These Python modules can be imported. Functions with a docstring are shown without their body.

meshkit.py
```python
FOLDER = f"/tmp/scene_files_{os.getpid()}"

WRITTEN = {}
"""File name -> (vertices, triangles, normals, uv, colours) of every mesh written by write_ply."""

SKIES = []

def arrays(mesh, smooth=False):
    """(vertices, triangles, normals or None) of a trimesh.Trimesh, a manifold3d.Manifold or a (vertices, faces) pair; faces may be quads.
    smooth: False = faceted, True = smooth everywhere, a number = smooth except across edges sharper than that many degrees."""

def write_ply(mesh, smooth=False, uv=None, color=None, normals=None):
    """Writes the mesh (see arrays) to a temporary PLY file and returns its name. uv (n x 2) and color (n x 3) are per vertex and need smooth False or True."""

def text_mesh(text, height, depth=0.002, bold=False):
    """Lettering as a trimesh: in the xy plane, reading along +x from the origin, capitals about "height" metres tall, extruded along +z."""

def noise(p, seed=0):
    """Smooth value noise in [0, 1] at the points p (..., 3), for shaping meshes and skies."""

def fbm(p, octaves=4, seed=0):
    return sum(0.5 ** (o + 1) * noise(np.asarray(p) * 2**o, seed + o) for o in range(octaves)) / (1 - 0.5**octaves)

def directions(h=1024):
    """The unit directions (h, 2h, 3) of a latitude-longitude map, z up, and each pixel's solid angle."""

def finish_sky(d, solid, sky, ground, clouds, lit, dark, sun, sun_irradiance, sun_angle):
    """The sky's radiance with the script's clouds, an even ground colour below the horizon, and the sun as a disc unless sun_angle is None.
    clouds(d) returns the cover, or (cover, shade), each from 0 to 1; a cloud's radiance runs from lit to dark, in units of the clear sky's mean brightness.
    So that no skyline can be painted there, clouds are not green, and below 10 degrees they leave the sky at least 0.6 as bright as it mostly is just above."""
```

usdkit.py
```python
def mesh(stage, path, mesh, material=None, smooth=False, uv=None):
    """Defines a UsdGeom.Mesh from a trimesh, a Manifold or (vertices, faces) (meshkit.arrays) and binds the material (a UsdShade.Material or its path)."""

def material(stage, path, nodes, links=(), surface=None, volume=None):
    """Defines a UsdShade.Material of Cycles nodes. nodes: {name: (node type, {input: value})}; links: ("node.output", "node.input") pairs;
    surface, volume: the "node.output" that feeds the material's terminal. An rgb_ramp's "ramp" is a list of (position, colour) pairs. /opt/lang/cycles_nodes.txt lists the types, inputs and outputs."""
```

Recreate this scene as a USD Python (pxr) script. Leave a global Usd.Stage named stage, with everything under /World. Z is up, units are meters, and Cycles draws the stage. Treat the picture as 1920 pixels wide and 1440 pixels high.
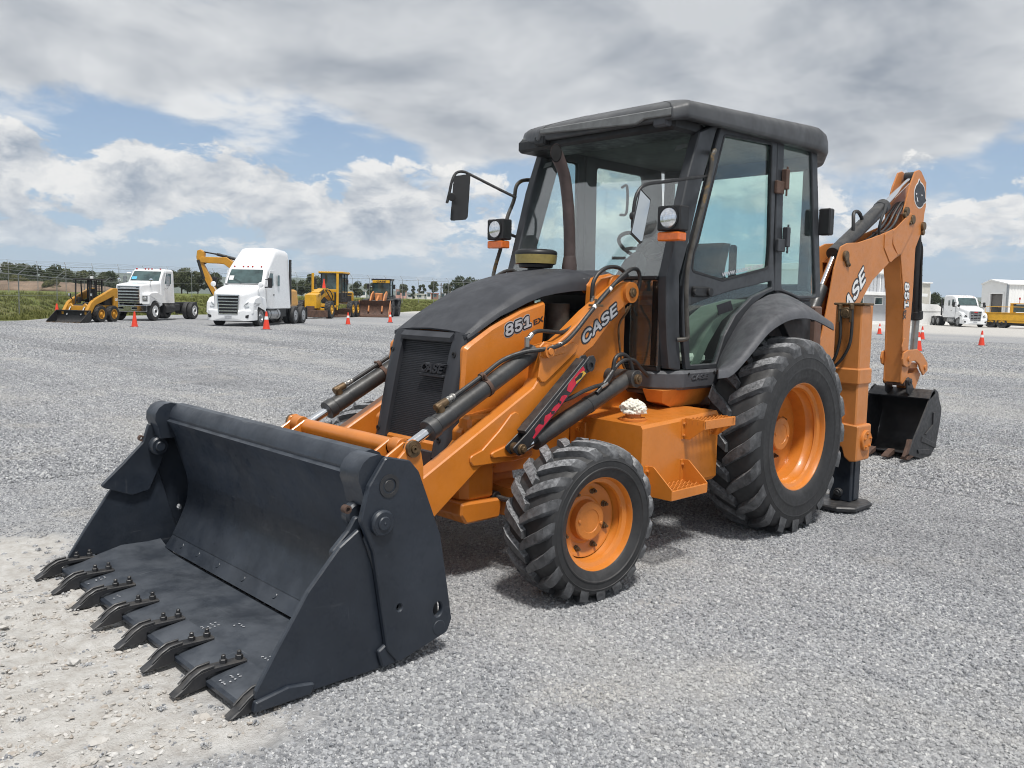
import math
import random
import numpy as np
import trimesh
import usdkit
import meshkit
import mapbox_earcut as earcut
from shapely.ops import unary_union
from shapely.geometry import Polygon
from pxr import Usd, UsdGeom, UsdLux, UsdShade, Gf, Sdf, Vt

stage = Usd.Stage.CreateInMemory()
UsdGeom.SetStageUpAxis(stage, UsdGeom.Tokens.z)
UsdGeom.SetStageMetersPerUnit(stage, 1.0)
UsdGeom.Xform.Define(stage, '/World')
UsdGeom.Scope.Define(stage, '/World/Looks')
rng = np.random.default_rng(11)
random.seed(11)

# ---------------------------------------------------------------- camera
CAM = np.array([5.644, 4.053, 1.611])
YAW, PITCH, ROLL = 3.9409, -0.0848, 0.0226
FPX, PPX, PPY = 1584.1, 962.8, 698.4          # for a picture of 1920 x 1440
fwd = np.array([math.cos(PITCH) * math.cos(YAW), math.cos(PITCH) * math.sin(YAW), math.sin(PITCH)])
rgt = np.cross(fwd, [0, 0, 1]); rgt /= np.linalg.norm(rgt)
upv = np.cross(rgt, fwd)
c_, s_ = math.cos(ROLL), math.sin(ROLL)
right, up = c_ * rgt + s_ * upv, -s_ * rgt + c_ * upv
camera = UsdGeom.Camera.Define(stage, '/World/camera')
mat = np.eye(4); mat[0, :3], mat[1, :3], mat[2, :3], mat[3, :3] = right, up, -fwd, CAM
camera.AddTransformOp().Set(Gf.Matrix4d(mat.tolist()))
HAP = 36.0
camera.CreateHorizontalApertureAttr(HAP)
camera.CreateVerticalApertureAttr(HAP * 0.75)
camera.CreateFocalLengthAttr(FPX / 1920 * HAP)
camera.CreateHorizontalApertureOffsetAttr(-(PPX - 960) / 1920 * HAP)
camera.CreateVerticalApertureOffsetAttr((PPY - 720) / 1920 * HAP)
camera.CreateClippingRangeAttr(Gf.Vec2f(0.1, 20000))
camera.CreateExposureAttr(0.24)

# ---------------------------------------------------------------- sky and sun
SUN = np.array([0.25, 0.50, 1.25]); SUN /= np.linalg.norm(SUN)
SUN_INTENSITY, SUN_ANGLE, SKY_STRENGTH = 0.85, 8.0, 0.1
sun = UsdLux.DistantLight.Define(stage, '/World/sun')
sun.CreateIntensityAttr(SUN_INTENSITY); sun.CreateAngleAttr(SUN_ANGLE); sun.CreateNormalizeAttr(True)
sun.CreateColorAttr(Gf.Vec3f(1.0, 0.97, 0.925))
zx = SUN; xx = np.cross([0, 0, 1], zx); xx /= np.linalg.norm(xx); yx = np.cross(zx, xx)
m4 = np.eye(4); m4[0, :3], m4[1, :3], m4[2, :3] = xx, yx, zx
sun.AddTransformOp().Set(Gf.Matrix4d(m4.tolist()))


class Graph:
    """Collects Cycles nodes and links."""
    def __init__(self):
        self.n, self.l, self.k = {}, [], 0

    def add(self, kind, out=None, **kw):
        self.k += 1
        name = f'{kind}_{self.k}'
        vals = {}
        for a, b in kw.items():
            if isinstance(b, str) and '.' in b and b.split('.')[0] in self.n:
                self.l.append((b, f'{name}.{a}'))
            else:
                vals[a] = b
        self.n[name] = (kind, vals)
        return name if out is None else f'{name}.{out}'

    def math(self, op, a, b=0.0, c=None):
        kw = dict(math_type=op, value1=a, value2=b)
        if c is not None:
            kw['value3'] = c
        return self.add('math', 'value', **kw)

    def smooth(self, v, a, b, lo=0.0, hi=1.0):
        return self.add('map_range', 'result', range_type='smoothstep', value=v, from_min=a, from_max=b, to_min=lo, to_max=hi, clamp=True)

    def lin(self, v, a, b, lo=0.0, hi=1.0):
        return self.add('map_range', 'result', range_type='linear', value=v, from_min=a, from_max=b, to_min=lo, to_max=hi, clamp=True)

    def mix(self, f, a, b, t='mix'):
        return self.add('mix', 'color', mix_type=t, fac=f, color1=a, color2=b)

    def noise(self, vec, scale, detail=3.0, rough=0.5, dist=0.0, out='fac'):
        return self.add('noise_texture', out, vector=vec, scale=scale, detail=detail, roughness=rough, distortion=dist)

    def build(self, name, surface=None, volume=None):
        return usdkit.material(stage, f'/World/Looks/{name}', self.n, self.l, surface=surface, volume=volume)


def sky_material():
    g = Graph()
    d = g.add('texture_coordinate', 'generated')
    d = g.add('vector_math', 'vector', math_type='normalize', vector1=d)
    sep = g.add('separate_xyz', vector=d)
    x, y, z = sep + '.x', sep + '.y', sep + '.z'
    zc = g.math('maximum', z, 0.0)
    base = g.add('sky_texture', 'color', sky_type='single_scattering', sun_disc=False, sun_elevation=float(math.asin(SUN[2])),
                 sun_rotation=float(math.atan2(SUN[0], SUN[1])), altitude=1900.0, air_density=1.0, aerosol_density=1.6, ozone_density=1.0)

    def bank(az, el, waz, wel):
        """A soft mass of cloud about a compass bearing and an elevation (degrees)."""
        a, e = math.radians(az), math.radians(el)
        D = np.array([math.cos(e) * math.cos(a), math.cos(e) * math.sin(a), math.sin(e)])
        R = np.array([-math.sin(a), math.cos(a), 0.0]); U = np.cross(D, R) * -1
        U = np.cross(R, D) if np.cross(R, D)[2] > 0 else -np.cross(R, D)
        p = g.math('divide', g.add('vector_math', 'value', math_type='dot_product', vector1=d, vector2=tuple(R)), math.radians(waz))
        q = g.math('divide', g.add('vector_math', 'value', math_type='dot_product', vector1=d, vector2=tuple(U)), math.radians(wel))
        r2 = g.math('add', g.math('multiply', p, p), g.math('multiply', q, q))
        front = g.math('greater_than', g.add('vector_math', 'value', math_type='dot_product', vector1=d, vector2=tuple(D)), 0.0)
        return g.math('multiply', g.math('exponent', g.math('multiply', r2, -1.0)), front)

    def total(items):
        out = 0.0
        for az, el, waz, wel, amp in items:
            out = g.math('add', out, g.math('multiply', bank(az, el, waz, wel), amp))
        return out

    lowness = g.smooth(z, 0.0, 0.30, 1.0, 0.0)
    col = g.mix(g.math('add', 0.26, g.math('multiply', lowness, 0.55)), base, SKY_LOW)
    # --- high broken layer, seen in perspective on a plane above
    inv = g.math('divide', 1.0, g.math('add', zc, 0.26))
    plane = g.add('combine_xyz', 'vector', x=g.math('multiply', x, inv), y=g.math('multiply', y, inv), z=0.37)
    warp = g.add('noise_texture', 'color', vector=plane, scale=1.3, detail=3.0)
    plane = g.add('vector_math', 'vector', math_type='add', vector1=plane, vector2=g.add('vector_math', 'vector', math_type='scale', vector1=warp, scale=0.35))
    n1 = g.noise(plane, 2.5, 7.0, 0.54)
    n1b = g.noise(g.add('vector_math', 'vector', math_type='add', vector1=plane, vector2=(0.05, 0.09, 0.03)), 2.5, 4.0, 0.54)
    hi = g.smooth(z, 0.09, 0.26, -0.10, 0.16)
    shape = total(HIGH_BANKS)
    dens = g.math('add', g.math('add', n1, hi), shape)
    cover = g.smooth(dens, 0.46, 0.62)
    thick = g.smooth(dens, 0.55, 0.92)
    edge = g.lin(g.math('subtract', n1, n1b), -0.17, 0.10, 0.0, 1.0)
    lit = g.math('add', g.math('multiply', edge, 0.65), g.math('multiply', g.math('subtract', 1.0, thick), 0.40))
    dark = total(DARK_BANKS)
    lit = g.math('maximum', g.math('subtract', lit, dark), 0.0)
    ccol = g.mix(lit, CLOUD_DARK, CLOUD_LIT)
    col = g.mix(g.math('multiply', cover, 0.96), col, ccol)
    # --- cumulus banks lower down, nearer the horizon, with shaded bases
    v = g.add('vector_math', 'vector', math_type='multiply', vector1=d, vector2=(1.0, 1.0, 1.9))
    wv = g.add('noise_texture', 'color', vector=v, scale=9.0, detail=4.0)
    v = g.add('vector_math', 'vector', math_type='add', vector1=v, vector2=g.add('vector_math', 'vector', math_type='scale', vector1=wv, scale=0.07))
    c1 = g.noise(v, 9.5, 7.0, 0.60)
    vup = g.add('vector_math', 'vector', math_type='add', vector1=v, vector2=(0.008, 0.014, 0.038))
    c2 = g.noise(vup, 9.5, 5.0, 0.60)
    band = g.smooth(z, 0.01, 0.06, -0.20, 0.0)
    topb = g.smooth(z, 0.13, 0.24, 0.0, -0.50)
    cd = g.math('add', g.math('add', c1, total(CUMULUS_BANKS)), g.math('add', band, topb))
    ccov = g.smooth(cd, 0.505, 0.57)
    clit = g.math('add', g.lin(g.math('subtract', c1, c2), -0.10, 0.11, 0.0, 0.85), g.smooth(cd, 0.72, 0.52, 0.0, 0.30))
    cumul = g.mix(clit, CUMULUS_DARK, CUMULUS_LIT)
    fade = g.smooth(z, 0.0, 0.10, 0.30, 0.96)
    col = g.mix(g.math('multiply', ccov, fade), col, cumul)
    bg = g.add('background_shader', 'background', color=col, strength=SKY_STRENGTH)
    return g.build('sky', surface=bg)


# compass bearings run anticlockwise from +x; the camera looks along 226
SKY_LOW = (3.5, 4.5, 5.7)
CLOUD_DARK, CLOUD_LIT = (2.55, 2.85, 3.3), (6.9, 7.0, 7.05)
CUMULUS_DARK, CUMULUS_LIT = (2.8, 3.3, 4.0), (7.6, 7.55, 7.4)
HIGH_BANKS = [(226, 22, 26, 5.0, 0.22), (203, 14, 9, 9.0, 0.20), (241, 14.0, 9, 2.6, 0.16), (250, 9.5, 9, 1.8, -0.16), (256, 19, 3.5, 1.3, -0.20), (257, 15.5, 4, 2.5, 0.14), (230, 11, 5, 2.5, 0.10), (212, 6, 9, 4.0, 0.06)]
DARK_BANKS = [(202, 13.5, 7, 3.5, 0.42), (208, 6, 9, 3.0, 0.18), (240, 17.5, 8, 1.2, 0.2)]
CUMULUS_BANKS = [(257, 8.4, 3.8, 2.2, 0.19), (248, 7.2, 3.6, 2.6, 0.17), (241, 6.2, 3.2, 2.4, 0.12), (235, 5.6, 4.0, 2.4, 0.15), (216, 9, 6, 4, 0.10), (246, 3.6, 14, 1.5, 0.07), (200, 8, 6, 4, 0.05), (246, 12.5, 8, 1.6, -0.12)]
dome = UsdLux.DomeLight.Define(stage, '/World/sky')
dome.CreateIntensityAttr(1.0)
UsdShade.MaterialBindingAPI.Apply(dome.GetPrim()).Bind(sky_material())
dome.GetPrim().SetCustomDataByKey('kind', 'structure')


# ---------------------------------------------------------------- prims
taken = {}


def path_for(parent, name):
    base = parent.GetPath().pathString if parent is not None else '/World'
    k = taken.get((base, name), 0)
    taken[(base, name)] = k + 1
    return f'{base}/{name}' + (f'_{k:03d}' if k else '')


def set_tone(prim, values):
    UsdGeom.PrimvarsAPI(prim).CreatePrimvar('tone', Sdf.ValueTypeNames.FloatArray, 'vertex').Set(Vt.FloatArray.FromNumpy(np.asarray(values, np.float32)))


def tag(prim, label=None, category=None, group=None, kind=None):
    for k, v in (('label', label), ('category', category), ('group', group), ('kind', kind)):
        if v:
            prim.SetCustomDataByKey(k, v)
    return prim


def part(name, mesh, material, parent=None, smooth=32, label=None):
    if isinstance(mesh, (list,)):
        mesh = cat(mesh)
    p = usdkit.mesh(stage, path_for(parent, name), mesh, material, smooth=smooth).GetPrim()
    if label:
        p.SetCustomDataByKey('label', label)
    return p


def parts(name, meshes, material, parent=None, smooth=32):
    return [part(name, m, material, parent, smooth) for m in meshes]


def xform(name, parent=None, loc=None, rotz=0.0, scale=None):
    x = UsdGeom.Xform.Define(stage, path_for(parent, name))
    if loc is not None:
        x.AddTranslateOp().Set(Gf.Vec3d(*map(float, loc)))
    if rotz:
        x.AddRotateZOp().Set(float(rotz))
    if scale is not None:
        x.AddScaleOp().Set(Gf.Vec3f(*([float(scale)] * 3 if np.ndim(scale) == 0 else map(float, scale))))
    return x.GetPrim()


def thing(name, label, category, loc=(0, 0, 0), rotz=0.0, group=None, scale=None):
    return tag(xform(name, None, loc, rotz, scale), label, category, group)


def copy_of(proto, label, loc, rotz=0.0, scale=None, group=None):
    name = proto.GetName()
    name = name[:-4] if name[-4:-3] == '_' and name[-3:].isdigit() else name
    o = thing(name, label, proto.GetCustomDataByKey('category'), loc, rotz, group or proto.GetCustomDataByKey('group'), scale)
    o.GetReferences().AddInternalReference(proto.GetPath())
    o.SetInstanceable(True)
    return o


# ---------------------------------------------------------------- mesh helpers
def cat(ms):
    return trimesh.util.concatenate([m for m in ms if m is not None])


def area2(p):
    p = np.asarray(p, float)
    x, y = p[:, 0], p[:, 1]
    return 0.5 * np.sum(x * np.roll(y, -1) - y * np.roll(x, -1))


def fillet(pts, r, n=4):
    """Rounds the corners of a closed outline; r is one radius or one per corner."""
    pts = np.asarray(pts, float)
    out, N = [], len(pts)
    rr = np.broadcast_to(np.asarray(r, float), (N,))
    for i in range(N):
        a, b, c = pts[i - 1], pts[i], pts[(i + 1) % N]
        u, v = a - b, c - b
        lu, lv = np.linalg.norm(u), np.linalg.norm(v)
        if rr[i] <= 0 or lu < 1e-9 or lv < 1e-9:
            out.append(b); continue
        u, v = u / lu, v / lv
        ang = math.acos(np.clip(u @ v, -1, 1))
        if ang > math.radians(172):
            out.append(b); continue
        t = min(rr[i] / math.tan(ang / 2), 0.45 * lu, 0.45 * lv)
        for k in range(n + 1):
            s = k / n
            out.append((1 - s) ** 2 * (b + u * t) + 2 * s * (1 - s) * b + s * s * (b + v * t))
    return np.array(out)


def inset(p, b):
    """Moves each vertex to the left of its edges by b, miter limited."""
    p = np.asarray(p, float)
    e = np.roll(p, -1, 0) - p
    e /= np.maximum(np.linalg.norm(e, axis=1, keepdims=True), 1e-9)
    nrm = np.stack([-e[:, 1], e[:, 0]], 1)
    prev = np.roll(nrm, 1, 0)
    m = nrm + prev
    l = np.sum(m * m, 1, keepdims=True)
    m = np.where(l > 0.25, 2 * m / np.maximum(l, 0.25), nrm)
    return p + m * b


def prism(outer, a0, a1, axis='y', bev=0.004, holes=()):
    """Extrudes an outline between a0 and a1 along axis with chamfered edges. Outline coordinates: the two other axes in xyz order."""
    if a0 > a1:
        a0, a1 = a1, a0
    bev = min(bev, 0.45 * (a1 - a0))
    loops = []
    for k, lp in enumerate([outer, *holes]):
        lp = np.asarray(lp, float)
        if (area2(lp) > 0) != (k == 0):
            lp = lp[::-1]
        loops.append(lp)
    inner = [inset(lp, bev) if bev > 0 else lp for lp in loops]
    V2 = np.vstack(inner)
    ends = np.cumsum([len(l) for l in loops]).astype(np.uint32)
    tri = earcut.triangulate_float64(V2, ends).reshape(-1, 3).astype(int)
    n = len(V2)
    full = np.vstack(loops)
    layers = [(V2, a0), (full, a0 + bev), (full, a1 - bev), (V2, a1)] if bev > 0 else [(full, a0), (full, a1)]
    verts = np.vstack([np.column_stack([l, np.full(n, z)]) for l, z in layers])
    faces = [tri[:, ::-1], tri + n * (len(layers) - 1)]
    start = 0
    for lp in loops:
        m = len(lp)
        i = np.arange(m); j = (i + 1) % m
        for k in range(len(layers) - 1):
            a, b = k * n + start, (k + 1) * n + start
            faces += [np.column_stack([a + i, a + j, b + j]), np.column_stack([a + i, b + j, b + i])]
        start += m
    f = np.vstack(faces)
    if axis == 'y':
        verts = verts[:, [0, 2, 1]]; f = f[:, ::-1]
    elif axis == 'x':
        verts = verts[:, [2, 0, 1]]
    return trimesh.Trimesh(verts, f, process=False)


def box(x0, x1, y0, y1, z0, z1, bev=0.006):
    x0, x1 = min(x0, x1), max(x0, x1); y0, y1 = min(y0, y1), max(y0, y1); z0, z1 = min(z0, z1), max(z0, z1)
    b = min(bev, 0.3 * min(x1 - x0, y1 - y0, z1 - z0))
    return prism([(x0 + 0, y0), (x1, y0), (x1, y1), (x0, y1)], z0, z1, 'z', b) if b <= 0 else prism(
        [(x0 + b, y0), (x1 - b, y0), (x1, y0 + b), (x1, y1 - b), (x1 - b, y1), (x0 + b, y1), (x0, y1 - b), (x0, y0 + b)], z0, z1, 'z', b)


def frame_of(d):
    d = np.asarray(d, float); d = d / np.linalg.norm(d)
    a = np.array([0, 0, 1.0]) if abs(d[2]) < 0.9 else np.array([1.0, 0, 0])
    u = np.cross(a, d); u /= np.linalg.norm(u)
    return u, np.cross(d, u), d


def lathe(profile, origin=(0, 0, 0), axis=(0, 0, 1), n=32):
    """Revolves (radius, height) points about axis through origin; radius 0 ends close it."""
    u, v, d = frame_of(axis)
    o = np.asarray(origin, float)
    t = np.linspace(0, 2 * np.pi, n, endpoint=False)
    ring = np.cos(t)[:, None] * u + np.sin(t)[:, None] * v
    V, F, idx = [], [], []
    for r, h in profile:
        if r <= 1e-9:
            idx.append((sum(map(len, V)), 1)); V.append((o + d * h)[None])
        else:
            idx.append((sum(map(len, V)), n)); V.append(o + d * h + ring * r)
    i = np.arange(n); j = (i + 1) % n
    for (a, na), (b, nb) in zip(idx[:-1], idx[1:]):
        if na == n and nb == n:
            F += [np.column_stack([a + i, a + j, b + j]), np.column_stack([a + i, b + j, b + i])]
        elif na == 1 and nb == n:
            F.append(np.column_stack([np.full(n, a), b + j, b + i]))
        elif nb == 1 and na == n:
            F.append(np.column_stack([a + i, a + j, np.full(n, b)]))
    return trimesh.Trimesh(np.vstack(V), np.vstack(F), process=False)


def cyl(p0, p1, r, n=20, bev=0.003, r1=None):
    p0, p1 = np.asarray(p0, float), np.asarray(p1, float)
    L = np.linalg.norm(p1 - p0)
    r1 = r if r1 is None else r1
    b = min(bev, 0.3 * r, 0.3 * r1, 0.3 * L)
    return lathe([(0, 0), (r - b, 0), (r, b), (r1, L - b), (r1 - b, L), (0, L)], p0, p1 - p0, n)


def ring(p0, p1, r_in, r_out, n=24):
    p0, p1 = np.asarray(p0, float), np.asarray(p1, float)
    L = np.linalg.norm(p1 - p0)
    return lathe([(r_in, 0), (r_out, 0), (r_out, L), (r_in, L), (r_in, 0)], p0, p1 - p0, n)


def spline(pts, per=6):
    p = np.asarray(pts, float)
    if len(p) < 3:
        return p
    q = np.vstack([2 * p[0] - p[1], p, 2 * p[-1] - p[-2]])
    out = []
    for i in range(1, len(q) - 2):
        for k in range(per):
            t = k / per
            a, b, c, d = q[i - 1], q[i], q[i + 1], q[i + 2]
            out.append(0.5 * (2 * b + (c - a) * t + (2 * a - 5 * b + 4 * c - d) * t * t + (3 * b - a - 3 * c + d) * t ** 3))
    return np.array(out + [p[-1]])


def tube(pts, r, n=10, smooth=True, per=6):
    p = spline(pts, per) if smooth else np.asarray(pts, float)
    rr = np.broadcast_to(np.asarray(r, float), (len(p),)) if np.ndim(r) == 0 else np.interp(np.linspace(0, 1, len(p)), np.linspace(0, 1, len(r)), r)
    t = np.gradient(p, axis=0); t /= np.maximum(np.linalg.norm(t, axis=1, keepdims=True), 1e-9)
    u, v, _ = frame_of(t[0])
    a = np.linspace(0, 2 * np.pi, n, endpoint=False)
    rings = []
    for k in range(len(p)):
        u = u - t[k] * (u @ t[k]); u /= np.linalg.norm(u)
        v = np.cross(t[k], u)
        rings.append(p[k] + rr[k] * (np.cos(a)[:, None] * u + np.sin(a)[:, None] * v))
    return loft(rings)


def loft(rings, cap0=True, cap1=True):
    n = len(rings[0]); V = np.vstack(rings); F = []
    i = np.arange(n); j = (i + 1) % n
    for k in range(len(rings) - 1):
        a, b = k * n, (k + 1) * n
        F += [np.column_stack([a + i, a + j, b + j]), np.column_stack([a + i, b + j, b + i])]
    if cap0:
        V = np.vstack([V, np.mean(rings[0], 0)]); F.append(np.column_stack([np.full(n, len(V) - 1), j, i]))
    if cap1:
        V = np.vstack([V, np.mean(rings[-1], 0)]); o = (len(rings) - 1) * n; F.append(np.column_stack([o + i, o + j, np.full(n, len(V) - 1)]))
    return trimesh.Trimesh(V, np.vstack(F), process=False)


def sheet(rows, thick=0.0, close=False):
    """A surface through a grid of points (rows of equal length); with a thickness it becomes a shell."""
    R = np.asarray(rows, float)
    m, n = R.shape[:2]
    V = R.reshape(-1, 3)
    i, j = np.meshgrid(np.arange(m - 1), np.arange(n - 1), indexing='ij')
    a = (i * n + j).ravel(); b = a + 1; c = a + n + 1; d = a + n
    F = np.vstack([np.column_stack([a, b, c]), np.column_stack([a, c, d])])
    t = trimesh.Trimesh(V, F, process=False)
    if thick:
        nv = meshkit.arrays(t, True)[2]
        W = V - nv * thick
        N = len(V)
        F2 = F[:, ::-1] + N
        edge = list(range(n)) + [k * n + n - 1 for k in range(1, m)] + [(m - 1) * n + k for k in range(n - 2, -1, -1)] + [k * n for k in range(m - 2, 0, -1)]
        e = np.array(edge); e2 = np.roll(e, -1)
        F3 = np.vstack([np.column_stack([e, e + N, e2 + N]), np.column_stack([e, e2 + N, e2])])
        t = trimesh.Trimesh(np.vstack([V, W]), np.vstack([F, F2, F3]), process=False)
    return t


def mirror_y(m):
    m = m.copy(); v = np.array(m.vertices); v[:, 1] *= -1
    return trimesh.Trimesh(v, np.array(m.faces)[:, ::-1], process=False)


def moved(m, loc=(0, 0, 0), rotz=0.0, rot=None):
    v = np.array(m.vertices)
    if rot is not None:
        v = v @ np.asarray(rot).T
    if rotz:
        c, s = math.cos(rotz), math.sin(rotz)
        v = v @ np.array([[c, -s, 0], [s, c, 0], [0, 0, 1]]).T
    return trimesh.Trimesh(v + np.asarray(loc, float), np.array(m.faces), process=False)


def xz(pts, y):
    return [(p[0], y, p[1]) for p in pts]


def bolt(p, d, r=0.012, h=0.01):
    d = np.asarray(d, float) / np.linalg.norm(d)
    p = np.asarray(p, float)
    return cat([lathe([(r * 1.5, -0.002), (r * 1.5, 0.003), (r, 0.003), (r, h), (r * 0.8, h + 0.002), (0, h + 0.002)], p, d, 6)])


# lettering: outline polygons of a word, in a unit box
def word_poly(text):
    m = meshkit.text_mesh(text, 1.0, 0.01, bold=True)
    v, f = np.array(m.vertices), np.array(m.faces)
    top = np.all(v[f][:, :, 2] > 0.005, axis=1)
    return unary_union([Polygon(v[t][:, :2]).buffer(0.002) for t in f[top]]).buffer(0.022).simplify(0.012)


def affine_poly(poly, p0, p1, p2):
    """Maps a polygon's bounding box to the parallelogram p0 (lower left), p1 (lower right), p2 (upper left)."""
    from shapely import affinity
    x0, y0, x1, y1 = poly.bounds
    p0, p1, p2 = map(np.asarray, (p0, p1, p2))
    a, b = (p1 - p0) / (x1 - x0), (p2 - p0) / (y1 - y0)
    return affinity.affine_transform(poly, [a[0], b[0], a[1], b[1], p0[0] - a[0] * x0 - b[0] * y0, p0[1] - a[1] * x0 - b[1] * y0])


def poly_mesh(poly, a0, a1, axis='y'):
    out = []
    for g in getattr(poly, 'geoms', [poly]):
        if g.is_empty or g.area < 1e-8:
            continue
        out.append(prism(list(g.exterior.coords)[:-1], a0, a1, axis, 0.0, [list(r.coords)[:-1] for r in g.interiors]))
    return cat(out)


# ---------------------------------------------------------------- materials
def surface(name, color, rough=0.45, metallic=0.0, vary=0.10, scale=6.0, dust=0.0, dust_color=(0.33, 0.31, 0.28), rust=0.0, rough_vary=0.12,
            bump=0.0, bump_scale=60.0, spec=0.5, edge=0.0, scratch=0.0, scratch_color=(0.10, 0.105, 0.115), coat=0.0, rust_scale=9.0, rust_color=(0.10, 0.045, 0.02)):
    g = Graph()
    pos = g.add('texture_coordinate', 'object')
    n = g.noise(pos, scale, 5.0, 0.6)
    c = g.mix(g.smooth(n, 0.25, 0.75), tuple(np.array(color) * (1 - vary)), tuple(np.minimum(np.array(color) * (1 + vary), 1.0)))
    if rust > 0:
        r = g.noise(pos, rust_scale, 8.0, 0.65, 0.6)
        c = g.mix(g.smooth(r, 0.72 - rust * 0.35, 0.80 - rust * 0.30), c, rust_color)
    if scratch > 0:
        for k, sc in enumerate(((2.5, 60.0, 30.0), (45.0, 3.0, 45.0), (30.0, 60.0, 2.5))):
            sn = g.noise(g.add('mapping', 'vector', vector=pos, location=(k * 3.1, k, 0.3), rotation=(0.1, 0.25 * k, 0.15 * k), scale=sc), 1.0, 4.0, 0.6, 0.3)
            area = g.smooth(g.noise(pos, 2.2 + k, 3.0, 0.6), 0.45, 0.65)
            c = g.mix(g.math('multiply', g.math('multiply', g.smooth(sn, 0.66, 0.74), area), scratch), c, scratch_color)
    if edge > 0:
        pt = g.add('geometry', 'pointiness')
        c = g.mix(g.math('multiply', g.smooth(pt, 0.53, 0.62), edge), c, dust_color)
    if dust > 0:
        geo = g.add('geometry', 'normal')
        nz = g.add('separate_xyz', 'z', vector=geo)
        f = g.math('multiply', g.smooth(nz, 0.1, 0.95), g.smooth(g.noise(pos, scale * 2.3, 6.0, 0.62), 0.3, 0.7))
        f = g.math('add', g.math('multiply', f, dust), g.math('multiply', g.smooth(g.noise(pos, scale * 0.7, 6.0, 0.7), 0.45, 0.8), dust * 0.35))
        c = g.mix(f, c, dust_color)
    rn = g.lin(g.noise(pos, scale * 3.0, 4.0, 0.6), 0.3, 0.7, max(rough - rough_vary, 0.03), min(rough + rough_vary, 1.0))
    kw = dict(base_color=c, roughness=rn, metallic=metallic, specular_ior_level=spec)
    if coat:
        kw.update(coat_weight=coat, coat_roughness=0.12)
    if bump > 0:
        kw['normal'] = g.add('bump', 'normal', height=g.noise(pos, bump_scale, 4.0, 0.6), strength=bump, distance=0.004)
    p = g.add('principled_bsdf', 'BSDF', **kw)
    return g.build(name, surface=p)


def glass(name, tint=(0.86, 0.95, 0.93), rough=0.02, reflect=0.75, dirt=0.02, base=0.03):
    g = Graph()
    t = g.add('transparent_bsdf', 'BSDF', color=tint)
    gl = g.add('glossy_bsdf', 'BSDF', color=(1, 1, 1), roughness=rough)
    f = g.add('layer_weight', 'facing', blend=0.5)
    fr = g.math('add', base, g.math('multiply', g.math('power', f, 3.5), reflect))
    m = g.add('mix_closure', 'closure', fac=fr, closure1=t, closure2=gl)
    if dirt:
        pos = g.add('texture_coordinate', 'object')
        d = g.add('diffuse_bsdf', 'BSDF', color=(0.45, 0.45, 0.43))
        m = g.add('mix_closure', 'closure', fac=g.smooth(g.noise(pos, 7.0, 7.0, 0.7), 0.45, 0.95, dirt * 0.4, dirt * 2.0), closure1=m, closure2=d)
    return g.build(name, surface=m)


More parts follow.
